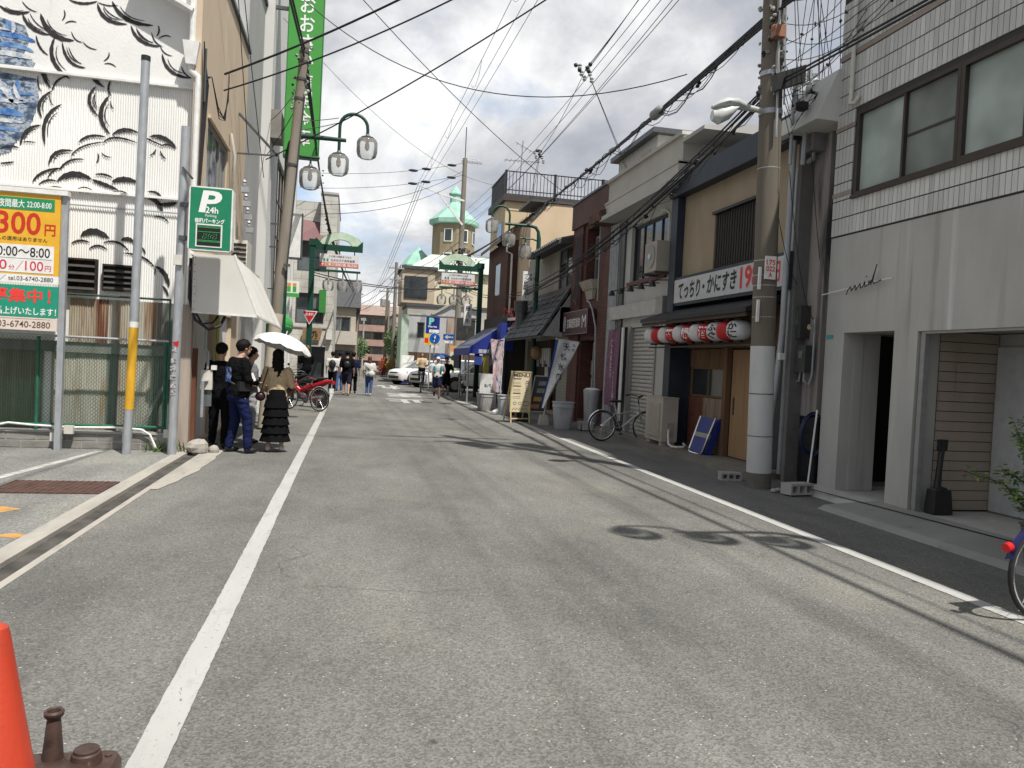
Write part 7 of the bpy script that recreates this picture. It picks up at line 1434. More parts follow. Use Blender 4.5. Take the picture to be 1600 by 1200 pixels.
for k, (x, y, c, lb) in enumerate(((2.95, 56, (.30, .22, .04), 'yellowish shrub along the right of the far road'), (3.0, 69, (.22, .18, .05), 'second yellowish shrub by the far poles'), (2.6, 64, (.30, .06, .03), 'red flowering shrub far down on the right'))):
    T = Thing('verge_shrub', lb, 'shrub', (x, y, 0)); m = MB(); m.tube([(x,y,0),(x,y,.5)], .03, 5); T.part('stem', m, plain('bark', (.10, .075, .055), .9)); m = MB(); foliage(m, (x, y, .85), (.45, .8, .75), 500, .07, k+31); T.part('foliage', m, plain('shrubleaf%d' % k, c, .7, var=.2), kind='stuff', fix=False)
for k, (x0, x1, y0, y1, h, c, lb) in enumerate(((4.0, 12, 58, 63, 5.5, (.40, .38, .35), 'pale plain building behind the grey house'), (5.2, 13, 100, 112, 7, (.42, .36, .30), 'tan building far down the right of the road'), (-6, .6, 96, 112, 6.2, (.38, .36, .33), 'grey far building on the left of the road'), (-7, -.9, 78, 92, 6.6, (.44, .41, .37), 'cream far building on the left of the road'), (-30, -4.5, 28.5, 41, 6, (.40, .37, .33), 'low beige building along the side street'))):
    house('far_building', lb, x0, x1, y0, y1, h, plain('farwall%d' % k, c, .85, var=.08, vs=.7), M_rf, None, [(.6, 1.8, h*.55, h*.55+1.2)], cat='building')

# ================================================================== cars
def car(loc, rz, label, Lc=4.3, Wc=1.80, Hc=1.62):
    """nose towards +x"""
    Mx = Matrix.Translation(loc) @ Matrix.Rotation(rz, 4, 'Z'); T = Thing('parked_car', label, 'car', loc, 'white parked cars')
    pw = plain('car_white', (.72, .72, .73), .18, 0, .6, var=.02)
    put = lambda n, mb, mt, par=None, sm=False: T.part(n, mb.xf(Mx), mt, par, smooth=sm, ang=50)
    def sect(x, hw, z0, z1, cr): return [Vector((x, y, z)) for y, z in ((-hw+.04,z0), (-hw,z0+.12), (-hw,z1-.12), (-hw+cr*.5,z1-.02), (-hw+cr,z1), (hw-cr,z1), (hw-cr*.5,z1-.02), (hw,z1-.12), (hw,z0+.12), (hw-.04,z0))]
    h = Lc/2
    b = MB(); b.rings([sect(-h,.72,.36,.95,.2), sect(-h+.1,.82,.26,1.02,.15), sect(-h*.45,.9,.22,1.03,.1), sect(0,.9,.22,1.02,.1), sect(h*.36,.9,.22,1.0,.1), sect(h*.75,.87,.22,.93,.14), sect(h-.12,.80,.26,.84,.2), sect(h,.68,.34,.72,.25)]); body = put('body', b, pw, None, True)
    def rs(x, hw, z0, hw2, z1): return [Vector((x[0], -hw, z0)), Vector((x[1], -hw2, z1)), Vector((x[1], hw2, z1)), Vector((x[0], hw, z0))]
    g = MB(); g.hexa([Vector(p) for p in ((-h+.15,-.84,.98),(h*.42,-.84,.98),(h*.42,.84,.98),(-h+.15,.84,.98),(-h+.55,-.66,Hc-.06),(h*.06,-.66,Hc-.06),(h*.06,.66,Hc-.06),(-h+.55,.66,Hc-.06))]); put('windows', g, glassm('car_glass', (.10, .115, .12), .05))  # glass colour lightened to carry the reflected sky
    r = MB(); r.hexa([Vector(p) for p in ((-h+.45,-.685,Hc-.075),(h*.10,-.685,Hc-.075),(h*.10,.685,Hc-.075),(-h+.45,.685,Hc-.075),(-h+.65,-.60,Hc),(-.02,-.60,Hc),(-.02,.60,Hc),(-h+.65,.60,Hc))]); put('roof', r, pw, None, True)
    p = MB()
    for s in (-1, 1):
        for a, c in (((h*.43,.85,.97),(h*.07,.67,Hc-.05)), ((-h+.14,.85,.97),(-h+.54,.67,Hc-.05)), ((-.25,.852,.97),(-.3,.672,Hc-.05))): p.bar((a[0],s*a[1],a[2]), (c[0],s*c[1],c[2]), .05, .06)
    put('pillars', p, pw)
    for x in (-h*.62, h*.62):
        for s in (-1, 1):
            w = MB(); w.lathe([(.20,-.10),(.32,-.10),(.34,-.06),(.34,.06),(.32,.11),(.20,.11)], 22, (x, s*.80, .34), ax='y'); wh = put('wheel', w, M_rubber, None, True); w = MB(); w.lathe([(.02,.0),(.21,.0),(.22,.02),(.02,.03)], 10, (x, s*.92 if s > 0 else -.95, .34), ax='y'); put('rim', w, M_alum, wh)
            a = MB(); a.lathe([(.34,-.02),(.41,-.02),(.41,.02),(.34,.02)], 22, (x, s*.895, .36), ax='y'); put('wheel_arch', a, M_black)
    for s in (-1, 1):
        q = MB(); q.hexa([Vector((h-.30,s*.50,.72)), Vector((h-.06,s*.42,.70)), Vector((h-.20,s*.80,.70)), Vector((h-.42,s*.86,.72)), Vector((h-.34,s*.50,.82)), Vector((h-.14,s*.42,.80)), Vector((h-.26,s*.79,.80)), Vector((h-.46,s*.86,.83))]); put('headlight', q, M_gglass)
        q = MB(); q.box(h*.30, h*.38, s*.93, s*1.05, 1.0, 1.12); put('mirror', q, pw)
    q = MB(); q.box(h-.10, h+.012, -.42, .42, .66, .74); q.box(h-.15, h+.010, -.55, .55, .36, .52); q.box(-h+.1, h-.2, -.905, .905, .24, .34); put('grille', q, M_black)
    q = MB(); q.box(h, h+.02, -.17, .17, .52, .62); put('number_plate', q, M_white)
    return T
car((5.35, 43.4, 0), R(214), 'white suv parked nose to the street left of the runner')
car((4.35, 46.4, 0), R(208), 'white car half hidden behind the white suv', 4.2, 1.75, 1.5)
car((6.5, 38.6, 0), R(178), 'white car behind the bicycle and awning posts', 4.4, 1.8, 1.6)

# ================================================================== people
def fuse(mb, voxel, smooth=3):
    """fuse overlapping closed pieces into one continuous skin"""
    me = mb.mesh('f', M_white); o = bpy.data.objects.new('f', me); COL.objects.link(o)
    md = o.modifiers.new('r', 'REMESH'); md.mode = 'VOXEL'; md.voxel_size = voxel
    dg = bpy.context.evaluated_depsgraph_get(); e = bpy.data.meshes.new_from_object(o.evaluated_get(dg))
    bm = bmesh.new(); bm.from_mesh(e)
    for _ in range(smooth): bmesh.ops.smooth_vert(bm, verts=bm.verts, factor=.5, use_axis_x=True, use_axis_y=True, use_axis_z=True)
    r = MB(); r.v = [v.co.copy() for v in bm.verts]; bm.verts.index_update(); r.f = [[v.index for v in f.verts] for f in bm.faces]; r.mi = [0]*len(r.f)
    bm.free(); bpy.data.objects.remove(o); bpy.data.meshes.remove(me); bpy.data.meshes.remove(e); return r
def limb(mb, pts, rs, n=10):
    P = []; Q = []
    for i in range(len(pts)-1):
        for t in (0, .33, .66): P.append(Vector(pts[i]).lerp(Vector(pts[i+1]), t)); Q.append(rs[i]*(1-t)+rs[i+1]*t)
    P.append(Vector(pts[-1])); Q.append(rs[-1]); mb.tube(P, Q, n)
    for p, r in zip(pts, rs): mb.ell(p, r*1.0, 8, 6)
def folds(mb, k=1.0):
    """cloth wrinkles: push the surface in and out along slanted noise"""
    for p in mb.v:
        n = mnoise.noise(Vector((p.x*16+p.z*9, p.y*16-p.z*7, p.z*26)))+.5*mnoise.noise(Vector((p.x*40, p.y*40+p.z*20, p.z*60)))
        c = Vector((p.x*.8, p.y*.8, p.z)); d = p-c; d = d.normalized() if d.length > 1e-4 else d
        p += d*n*.0065*k
    return mb
SKIN = plain('skin', (.46, .27, .19), .55, var=.05); HAIR = layered('hair_black', [(.3, (.004, .0035, .0035)), (.7, (.012, .010, .009))], (60, 60, 10), rough=.6, bump=.5, bs=120, spec=.12)
def person(label, loc, rz, H, shirt, legs, pose=None, sleeve=.45, leg_len=1.0, hair=HAIR, hairlen=0, shoes=None, skirt=None, voxel=.02, cap=None, lean=0, group=None, fat=1.0, tuck=.50):
    """faces +y before turning by rz; shirt/legs = materials; sleeve 0..1 = share of the arm covered; leg_len 1 = to the ankle"""
    T = Thing('person', label, 'person', loc, group); pose = pose or {}
    Mx = Matrix.Translation(loc) @ Matrix.Rotation(rz, 4, 'Z') @ Matrix.Scale(H, 4)
    J = dict(head=(0,.012,.925), neck=(0,-.004,.83), hl=(-.055,0,.505), hr=(.055,0,.505), kl=(-.06,.012,.275), kr=(.06,.012,.275), al=(-.062,-.01,.045), ar=(.062,-.01,.045),
             sl=(-.112,-.005,.795), sr=(.112,-.005,.795), el=(-.145,-.012,.625), er=(.145,-.012,.625), wl=(-.15,.03,.475), wr=(.15,.03,.475)); J.update(pose)
    J = {k: Vector(v) for k, v in J.items()}
    off = Vector((0, lean, 0))
    for k in ('head', 'neck', 'sl', 'sr', 'el', 'er', 'wl', 'wr'):
        J[k] = J[k]+off*((J[k].z-.5)/.4 if k not in pose else 0)
    def put(n, mb, mt, par=None, sm=True, lb=None): return T.part(n, mb.xf(Mx), mt, par, smooth=sm, ang=70, label=lb)
    def ring(c, a, b, n=16, pw=1): return [Vector((c[0]+a*math.cos(2*math.pi*k/n), c[1]+b*math.sin(2*math.pi*k/n), c[2])) for k in range(n)]
    pel = (J['hl']+J['hr'])/2; nk = J['neck']
    def tor(t): return pel.lerp(nk, t)
    def torso(g, t0=-.12):
        pr = [(-.12,.072,.055),(0,.092,.066),(.15,.092,.064),(.32,.080,.058),(.55,.092,.066),(.75,.105,.068),(.88,.098,.058),(.95,.065,.045),(1.0,.036,.036)]
        q = MB(); q.rings([ring(tor(t), (a+g)*fat, (b+g)*fat) for t, a, b in pr if t >= t0]); return q
    v = voxel/H
    # body: one continuous skin
    b = torso(-.008)
    hd = J['head']; limb(b, [nk-Vector((0,0,.03)), hd-Vector((0,.012,.05))], [.033, .031])
    b.ell(hd+Vector((0,-.004,.012)), (.044, .054, .056), 16, 10); b.ell(hd+Vector((0,.012,-.030)), (.034, .038, .036), 12, 8); b.ell(hd+Vector((0,.055,-.012)), (.008, .014, .014), 8, 5); b.ell(hd+Vector((0,.043,-.036)), (.014, .012, .007), 8, 5)
    for s in (-1, 1): b.ell(hd+Vector((s*.045,-.004,-.006)), (.007, .013, .018), 8, 5)
    for s in 'lr':
        limb(b, [J['s'+s], J['e'+s], J['w'+s]], [.030, .024, .017]); limb(b, [J['h'+s], J['k'+s], J['a'+s]], [.052, .034, .020])
        w = J['w'+s]; d = (w-J['e'+s]).normalized(); sd = d.orthogonal(); sd = (Vector((0, 1, 0))-d*d.y); sd = sd.normalized() if sd.length > .2 else Vector((1, 0, 0)); nn = d.cross(sd)
        b.ell(w+d*.026, (.017, .017, .026), 8, 6)
        for i, (o_, ln) in enumerate(((-.015,.036),(-.005,.042),(.005,.040),(.014,.032))): limb(b, [w+d*.04+sd*o_, w+d*(.04+ln*.6)+sd*o_, w+d*(.04+ln)+sd*o_+nn*.008], [.0062,.0056,.0048], 6)
        limb(b, [w+d*.018+sd*.014, w+d*.035+sd*.028, w+d*.052+sd*.030], [.007,.0065,.005], 6)
    body = put('body', fuse(b, v*.8, 2), SKIN)
    if voxel < .016:
        for s in (-1, 1):
            e = MB(); e.ell(hd+Vector((s*.018,.049,.002)), (.007,.005,.004), 8, 5); put('eye', e, M_ink, body)
            e = MB(); e.bar(hd+Vector((s*.010,.052,.013)), hd+Vector((s*.028,.047,.014)), .004, .004); put('eyebrow', e, HAIR, body)
    # shirt
    if shirt:
        q = torso(.010, -.02 if tuck > .5 else -.12)
        for s in 'lr':
            S, E, Wr = J['s'+s], J['e'+s], J['w'+s]
            q.ell(S, .040, 10, 6)
            if sleeve <= .5: limb(q, [S, S.lerp(E, sleeve*2)], [.043, .042])
            else: limb(q, [S, E, E.lerp(Wr, sleeve*2-1)], [.042, .036, .029])
        put('shirt', folds(fuse(q, v, 2)), shirt)
    # trousers / skirt
    if skirt:
        q = MB(); pr = []
        for t, a, fl in skirt['prof']: pr.append(ring((pel.x, pel.y-.005, t), a*(1+fl), a*.82*(1+fl), 36))
        for i, rg in enumerate(pr):
            c = Vector((pel.x, pel.y, rg[0].z))
            for k, p in enumerate(rg): p += (p-c)*.035*math.sin(k*1.75+i)*min(1, (.62-p.z)*3)
        q.rings(pr); put('skirt', q, skirt['mat'])
    elif legs:
        q = MB(); q.rings([ring(tor(t), (a+.006)*fat, (b_+.008)*fat) for t, a, b_ in ((-.16,.066,.056),(-.06,.088,.066),(.06,.094,.068),(.22,.090,.064))])
        for s in 'lr':
            h, k, a = J['h'+s], J['k'+s], J['a'+s]
            if leg_len >= .6: limb(q, [h, k, k.lerp(a, (leg_len-.5)*2 if leg_len < 1 else .95)], [.060, .045, .036 if leg_len >= 1 else .044])
            else: limb(q, [h, h.lerp(k, leg_len*2)], [.062, .056])
        put('trousers', folds(fuse(q, v, 2), 1.3), legs)
    # shoes
    q = MB()
    for s in 'lr':
        a = J['a'+s]; kdir = (J['a'+s]-J['k'+s]).normalized(); f = Vector((0, 1, 0)); up = Vector((0, 0, 1))
        if kdir.y < -.35: f = Vector((0, .45, -.9)); 
        q.ell(a+f*.035-up*.018, (.024, .066, .024), 10, 6, rot=None if f.z == 0 else Matrix.Rotation(R(-62), 3, 'X')); q.ell(a+f*.0-up*.008, (.026, .032, .030), 10, 6)
    put('shoes', q, shoes or M_black)
    # hair
    q = MB(); c = hd+Vector((0,-.010,.018)); q.ell(c, (.055, .065, .060), 20, 14)
    for p in q.v:
        if p.y > hd.y+.018 and p.z < hd.z+.030: p.y = hd.y+.018+.25*(p.y-hd.y-.018)*(1 if p.z > hd.z+.02 else 0)
        lo = hd.z-.050 if p.y < hd.y-.02 else hd.z-.012
        if p.z < lo: p.z = lo
    if hairlen:
        q.rings([ring(hd+Vector((0,-.022,.02)), .052, .046), ring(hd+Vector((0,-.030,-.04)), .055, .042), ring(hd+Vector((.002,-.048,-.04-hairlen*.45)), .056, .034), ring(hd+Vector((.008,-.060,-.04-hairlen*.8)), .046, .026), ring(hd+Vector((.016,-.066,-.04-hairlen)), .024, .014)])
        q = fuse(q, v*.8, 1)
    for p in q.v: p += Vector((mnoise.noise(p*45), mnoise.noise(p*45+Vector((7,0,0))), mnoise.noise(p*45+Vector((0,9,0)))))*.007
    if not cap: put('hair', q, hair)
    else:
        q2 = MB(); q2.ell(hd+Vector((0,-.002,.022)), (.050, .058, .046), 16, 8); q2.ell(hd+Vector((0,.060,.018)), (.036, .038, .005), 12, 5); put('cap', q2, cap); q3 = MB(); q3.ell(hd+Vector((0,-.014,.0)), (.047, .048, .036), 12, 8); put('hair', q3, hair)
    return T, Mx, J, put
def cloth(n, c, r=.85, v=.10, vs=6): return layered(n, [(.3, [x*(1-v*2) for x in c]), (.7, [x*(1+v) for x in c])], (vs, vs, vs*.6), rough=r, bump=.5, bs=14, dist=.03, spec=.08)
C_blk = cloth('cloth_black', (.006, .006, .007)); C_jean = cloth('cloth_jean', (.010, .015, .055)); C_navy = cloth('cloth_navy', (.018, .02, .05)); C_wht = cloth('cloth_white2', (.62, .61, .58)); C_bei = cloth('cloth_beige', (.54, .42, .265)); C_gry = cloth('cloth_grey', (.17, .17, .19)); C_jean2 = cloth('cloth_jean2', (.06, .11, .26)); C_teal = cloth('cloth_teal', (.02, .24, .34))
# man looking at his phone
T, Mx, J, put = person('man in black long-sleeved top with blue back print looking at his phone', (-1.64, 12.2, 0), R(-58), 1.74, C_blk, C_jean,
    dict(head=(.0,.045,.915), wl=(-.055,.14,.60), el=(-.150,.03,.635), er=(.148,.02,.64), wr=(.035,.155,.615), kl=(-.075,.02,.275), al=(-.085,-.03,.045), kr=(.085,.055,.285), ar=(.095,.06,.045)), sleeve=.97, voxel=.012, fat=1.22)
q = MB(); q.box(-.018, .018, .19, .198, .60, .665); put('phone', q, M_black, None, False)
q = MB(); rows_ = [[Vector((x, -.094+.9*x*x-.02*abs(z-.68)/.1*.3, z)) for x in (-.05, -.025, 0, .025, .05)] for z in (.745, .70, .66, .62)]; q.slab(rows_, .004, (0, -1, 0)); put('back_print', q, layered('print_blueback', [(.38, (.02, .06, .30)), (.5, (.10, .20, .45)), (.58, (.55, .50, .50)), (.7, (.03, .05, .15))], (14, 14, 14), detail=2, bump=0), lb='blue picture printed on the back')
q = MB(); q.tube([(-.10,.05,.80),(-.02,.085,.72),(.09,.06,.60),(.12,-.02,.57),(.02,-.09,.62),(-.10,-.06,.76),(-.10,.05,.80)], .010, 6); q.box(.05, .14, -.05, .04, .545, .625); put('shoulder_bag', q, M_black)
q = MB(); q.bar((.150,.045,.70), (.150,.075,.635), .006, .03); put('sleeve_print', q, M_inkw)
person('dark-haired person in black standing behind the man with the phone', (-1.98, 12.75, 0), R(-20), 1.66, C_blk, C_blk, dict(wl=(-.05,.12,.62), wr=(.05,.12,.62)), sleeve=.95, voxel=.02)
person('person in grey shirt behind the waiting man under the canopy', (-1.62, 13.5, 0), R(-70), 1.62, C_gry, cloth('cloth_lgrey', (.33, .33, .34)), dict(wl=(-.05,.13,.60), wr=(.06,.12,.60)), sleeve=.45, voxel=.02, hair=HAIR)
# woman with parasol
prof = [(.61,.080,0),(.55,.094,0),(.50,.100,.0)]
for k in range(5):
    z1 = .51-.082*k; prof += [(z1,.098+.005*k,.02), (z1-.03,.103+.005*k,.04), (z1-.078,.112+.006*k,.07), (z1-.081,.100+.006*k,.0)]
T, Mx, J, put = person('woman in beige top and black tiered skirt under a white parasol', (-1.10, 12.45, 0), R(8), 1.60, C_bei, None,
    dict(sl=(-.098,-.005,.79), sr=(.098,-.005,.79), wl=(-.10,.09,.60), el=(-.142,.0,.64), er=(.140,.02,.65), wr=(.08,.10,.70)), sleeve=.95, hairlen=.19, skirt=dict(prof=prof, mat=cloth('skirt_black', (.006, .006, .007))), shoes=cloth('shoe_cream', (.60, .55, .50)), voxel=.012, fat=.96)
q = MB(); q.ell((-.15,.02,.535), (.05,.035,.045), 12, 8); q.tube([(-.10,.02,.81),(-.13,.03,.68),(-.155,.03,.56)], .006, 6); q.tube([(-.09,-.05,.81),(-.125,-.05,.68),(-.155,.0,.56)], .006, 6); put('handbag', q, plain('bag_maroon', (.035, .012, .018), .4))
T = Thing('parasol', 'white scalloped parasol held over the woman in the tiered skirt', 'parasol', (-1.05, 12.5, 1.2))
Mp = Matrix.Translation((-1.06, 12.47, 1.60)) @ Matrix.Rotation(R(15), 4, 'Y') @ Matrix.Rotation(R(-6), 4, 'X'); rows_ = []
for i in range(8):
    t = i/7; rr = .46*math.sin(t*1.25)/math.sin(1.25); rows_.append([Vector((rr*math.cos(2*math.pi*k/48)*(1-.035*(1-math.cos(8*2*math.pi*k/48))*t), rr*math.sin(2*math.pi*k/48)*(1-.035*(1-math.cos(8*2*math.pi*k/48))*t), .26*math.cos(t*1.35)-.02-.022*t*(1-math.cos(8*2*math.pi*k/48))/2-(.014*abs(math.sin(16*math.pi*k/48)) if i == 7 else 0))) for k in range(49)])
m = MB(); m.sheet(rows_); m.xf(Mp); T.part('canopy', m, plain('parasol_white', (.60, .60, .585), .85, var=.05, vs=20), smooth=True, ang=25)
m = MB()
for k in range(8):
    a = 2*math.pi*k/8; m.tube([Vector((.02*math.cos(a), .02*math.sin(a), .225)), Vector((.25*math.cos(a), .25*math.sin(a), .17)), Vector((.44*math.cos(a), .44*math.sin(a), .035))], .003, 4)
m.xf(Mp); T.part('rib', m, M_alum)
m = MB(); m.cyl((0,0,-.42), (0,0,.26), .006, 6); m.cyl((0,0,.24), (0,0,.30), .008, 6); m.cyl((0,0,-.5), (0,0,-.4), .014, 8); m.xf(Mp); T.part('shaft', m, M_white)
# walkers going away
st = lambda s, k=.05: dict(kl=(-.055, s*k+.02, .28), al=(-.055, s*k*1.2-.03, .05), kr=(.055, -s*k+.02, .28), ar=(.055, -s*k*1.6-.03, .055))
T, Mx, J, put = person('walker in white shirt with a black backpack at the left of the group', (-.72, 33.0, 0), R(-3), 1.70, C_wht, C_blk, st(1), .45, voxel=.03)
q = MB(); q.ell((0,-.11,.68), (.085,.05,.12), 12, 8); put('backpack', q, M_black)
T, Mx, J, put = person('walker in white shirt and light jeans inside the group', (-.45, 34.2, 0), R(0), 1.70, C_wht, C_jean2, st(-1), .45, voxel=.03)
T, Mx, J, put = person('tall walker in black t-shirt and dark shorts with black bag', (-.12, 30.7, 0), R(-2), 1.76, C_blk, cloth('short_dark', (.02, .02, .035)), st(1, .06), .42, .48, voxel=.03, fat=1.12, shoes=cloth('shoe_tan', (.35, .30, .22)))
q = MB(); q.ell((0,-.10,.69), (.075,.045,.075), 12, 8); put('backpack', q, M_black)
T, Mx, J, put = person('walker in navy t-shirt with white print at the right of the group', (.12, 31.9, 0), R(-4), 1.72, C_navy, C_blk, st(-1, .05), .42, .9, voxel=.03)
q = MB(); q.box(-.04, .02, -.092, -.088, .72, .75); put('shirt_print', q, M_inkw, None, False)
T, Mx, J, put = person('woman in white blouse and blue jeans carrying a white shoulder bag', (.76, 31.2, 0), R(-8), 1.58, C_wht, C_jean2, st(1, .04), .42, 1.0, hair=plain('hair_auburn', (.09, .03, .018), .5), hairlen=.07, voxel=.03, shoes=C_wht, fat=1.08)
q = MB(); q.ell((.06,-.085,.555), (.09,.045,.075), 12, 8); put('shoulder_bag', q, C_wht); q = MB(); q.tube([(-.10,-.01,.80),(-.03,-.085,.70),(.06,-.10,.60)], .007, 6); put('bag_strap', q, M_black)
# runner coming towards the camera
T, Mx, J, put = person('runner in white cap, teal vest and navy shorts coming towards the camera', (3.38, 30.3, 0), R(174), 1.70, C_wht, C_navy,
    dict(kl=(-.05,.10,.31), al=(-.05,.05,.06), kr=(.055,-.02,.29), ar=(.06,-.17,.17), wl=(-.12,.08,.60), el=(-.16,-.07,.64), wr=(.07,.13,.65), er=(.165,.0,.62)), .40, .46, cap=C_wht, voxel=.03, lean=.02, shoes=cloth('shoe_red', (.12, .03, .03)))
q = MB()
for s in (-1, 1): q.ell((s*.068,.045,.69), (.036,.042,.105), 10, 8)
put('running_vest', q, C_teal)
person('man in black t-shirt and shorts standing under the blue umbrella', (4.22, 34.3, 0), R(165), 1.70, C_blk, C_blk, dict(wl=(-.20,.10,.62), el=(-.18,.02,.66)), .42, .46, voxel=.03)
T = Thing('blue_umbrella', 'blue umbrella behind the runner', 'umbrella', (4.05, 34.7, 1.2)); m = MB(); rows_ = []
for i in range(6):
    t = i/5; rr = .5*math.sin(t*1.2)/math.sin(1.2); rows_.append([Vector((4.02+rr*math.cos(2*math.pi*k/24), 34.7+rr*math.sin(2*math.pi*k/24), 1.62+.24*math.cos(t*1.4))) for k in range(25)])
m.sheet(rows_); T.part('canopy', m, plain('umb_blue', (.03, .08, .28), .6), smooth=True); m = MB(); m.cyl((4.02,34.7,1.0), (4.02,34.7,1.88), .008, 6); T.part('shaft', m, M_steel)
# cyclist
T, Mx, put = bicycle((3.25, 35.8, 0), R(-97), 'dark bicycle ridden by the woman in beige', plain('bike_black', (.03, .03, .032), .4), basket=True)
person('woman in beige coat riding a bicycle behind the runner', (3.27, 36.05, .32), R(174), 1.56, C_bei, C_blk, dict(kl=(-.06,.13,.36), al=(-.06,.10,.13), kr=(.06,.15,.42), ar=(.06,.14,.20), wl=(-.12,.20,.62), el=(-.15,.06,.64), wr=(.12,.20,.62), er=(.15,.06,.64)), .95, hairlen=.08, voxel=.03, hair=plain('hair_brown', (.05, .025, .015), .5))
bicycle((4.82, 33.9, 0), R(-92), 'parked bicycle with basket by the awning posts', plain('bike_grey', (.25, .25, .26), .4), basket=True)
# bikes on the left pavement
bicycle((-1.20, 21.7, 0), R(143), 'maroon bicycle with chrome rims in front of the red motorbike', plain('bike_maroon', (.10, .018, .025), .35, .2), basket=False)
def motorbike(loc, rz, label, colr):
    Mx = Matrix.Translation(loc) @ Matrix.Rotation(rz, 4, 'Z'); T = Thing('motorbike', label, 'motorbike', loc); put = lambda n, mb, mt, par=None: T.part(n, mb.xf(Mx), mt, par, smooth=True, ang=45)
    for cx in (-.62, .62):
        w = MB(); w.lathe([(.22,-.035),(.27,-.045),(.29,-.02),(.295,0),(.29,.02),(.27,.045),(.22,.035)], 26, (cx,0,.295), ax='y'); wh = put('wheel', w, M_rubber); w = MB(); w.lathe([(.02,-.05),(.05,-.03),(.2,-.02),(.215,-.03),(.215,.03),(.2,.02),(.05,.03),(.02,.05)], 20, (cx,0,.295), ax='y'); put('rim', w, M_alum, wh)
    b = MB(); sec = lambda x, z, w, h: [Vector((x, w*math.cos(2*math.pi*k/14), z+h*math.sin(2*math.pi*k/14))) for k in range(14)]
    b.rings([sec(-1.02,.80,.03,.03), sec(-.85,.76,.10,.07), sec(-.55,.66,.12,.11), sec(-.2,.56,.12,.12), sec(.05,.45,.10,.10)]); b.rings([sec(.05,.42,.07,.08), sec(.25,.52,.10,.16), sec(.42,.74,.10,.18), sec(.5,.86,.06,.10)]); put('body', b, colr)
    b = MB(); b.rings([sec(-.82,.86,.06,.03), sec(-.6,.84,.11,.05), sec(-.3,.76,.12,.06), sec(-.05,.76,.08,.05), sec(.05,.72,.05,.03)]); put('seat', b, M_black)
    b = MB(); b.tube([(.62,.07,.295),(.45,.07,.75),(.38,.05,.95)], .022, 8); b.tube([(.62,-.07,.295),(.45,-.07,.75),(.38,-.05,.95)], .022, 8); put('fork', b, M_chrome)
    b = MB(); b.tube([(.22,.34,1.0),(.34,.28,1.03),(.38,.1,.98),(.38,-.1,.98),(.34,-.28,1.03),(.22,-.34,1.0)], .014, 8); put('handlebar', b, M_steel)
    b = MB(); b.ell((.48,0,.86), (.09,.09,.09), 14, 8); put('headlight', b, M_gglass)
    b = MB(); b.tube([(-.05,.14,.30),(-.3,.15,.28),(-.85,.16,.36)], [.025,.05,.055], 12); put('muffler', b, M_chrome)
    b = MB(); b.ell((0,0,.33), (.2,.13,.13), 12, 8); put('engine', b, M_steel)
    b = MB(); b.box(-1.06,-1.02,-.06,.06,.70,.80); put('tail_lamp', b, M_red); b = MB(); b.box(-1.0,-.98,-.1,.1,.45,.58); put('number_plate', b, M_white)
    b = MB(); b.slab([[Vector((.62+.33*math.cos(R(a)), y, .295+.33*math.sin(R(a)))) for y in (-.05, 0, .05)] for a in range(30, 151, 15)], .006, (0,0,1)); put('mudguard', b, colr)
    b = MB(); b.tube([(.36,.2,1.02),(.32,.28,1.2)], .006, 5); b.ell((.32,.3,1.22), (.015,.06,.04), 10, 6); b.ell((.32,-.3,1.22), (.015,.06,.04), 10, 6); put('mirror', b, M_black); return T
motorbike((-1.32, 23.3, 0), R(146), 'red motorbike parked behind the maroon bicycle', plain('moto_red', (.35, .012, .02), .25))
motorbike((-1.75, 26.6, 0), R(120), 'dark motorbike under the seated person by the gate post', plain('moto_dark', (.03, .03, .035), .3))
person('person in dark shirt with brown hair sitting on a motorbike by the gate', (-1.42, 26.6, .23), R(30), 1.60, C_blk, C_blk, dict(kl=(-.09,.16,.42), al=(-.09,.13,.14), kr=(.09,.16,.42), ar=(.09,.13,.14), wl=(-.11,.20,.60), el=(-.15,.06,.62), wr=(.11,.20,.60), er=(.15,.06,.62)), .45, hair=plain('hair_lbrown', (.10, .05, .025), .5), voxel=.03)

# ================================================================== foreground: traffic cone and rubber base
T = Thing('traffic_cone', 'bright orange traffic cone cut by the left edge', 'traffic cone', (-1.03, 2.62, 0))
M_cone = layered('cone_orange', [(.3, (.40, .042, .02)), (.7, (.48, .056, .026))], (6, 6, 2), rough=.42, bump=.12, bs=60, stain=[((.30, .05, .03), (9, 9, 5), .58, .72), ((.16, .09, .07), (34, 34, 12), .68, .73)])
m = MB(); m.lathe([(.150,.03),(.138,.05),(.036,.635),(.030,.66),(.018,.67),(.006,.672)], 32, (-1.03,2.62,0)); T.part('shell', m, M_cone, smooth=True)
m = MB(); m.hexa([(-1.21,2.44,0),(-.85,2.44,0),(-.85,2.80,0),(-1.21,2.80,0),(-1.19,2.46,.03),(-.87,2.46,.03),(-.87,2.78,.03),(-1.19,2.78,.03)]); T.part('base', m, M_cone)
T = Thing('rubber_stand', 'dark brown moulded stand base with a nozzle-like peg beside the cone', 'stand base', (-.92, 2.85, 0))
M_rb = layered('stand_brown', [(.3, (.045, .028, .024)), (.7, (.085, .052, .043))], (9, 9, 9), rough=.5, bump=.2, bs=80, stain=[((.17, .13, .11), (26, 26, 26), .62, .72), ((.03, .02, .018), (7, 7, 7), .58, .7)]); bx_, by_ = -.885, 2.77
m = MB(); q = []
for cx, cy, a0 in ((.115,.12,0),(-.17,.12,90),(-.17,-.12,180),(.115,-.12,270)):
    for j in range(5): q.append((bx_+cx+.04*math.cos(R(a0+22.5*j)), by_+cy+.04*math.sin(R(a0+22.5*j))))
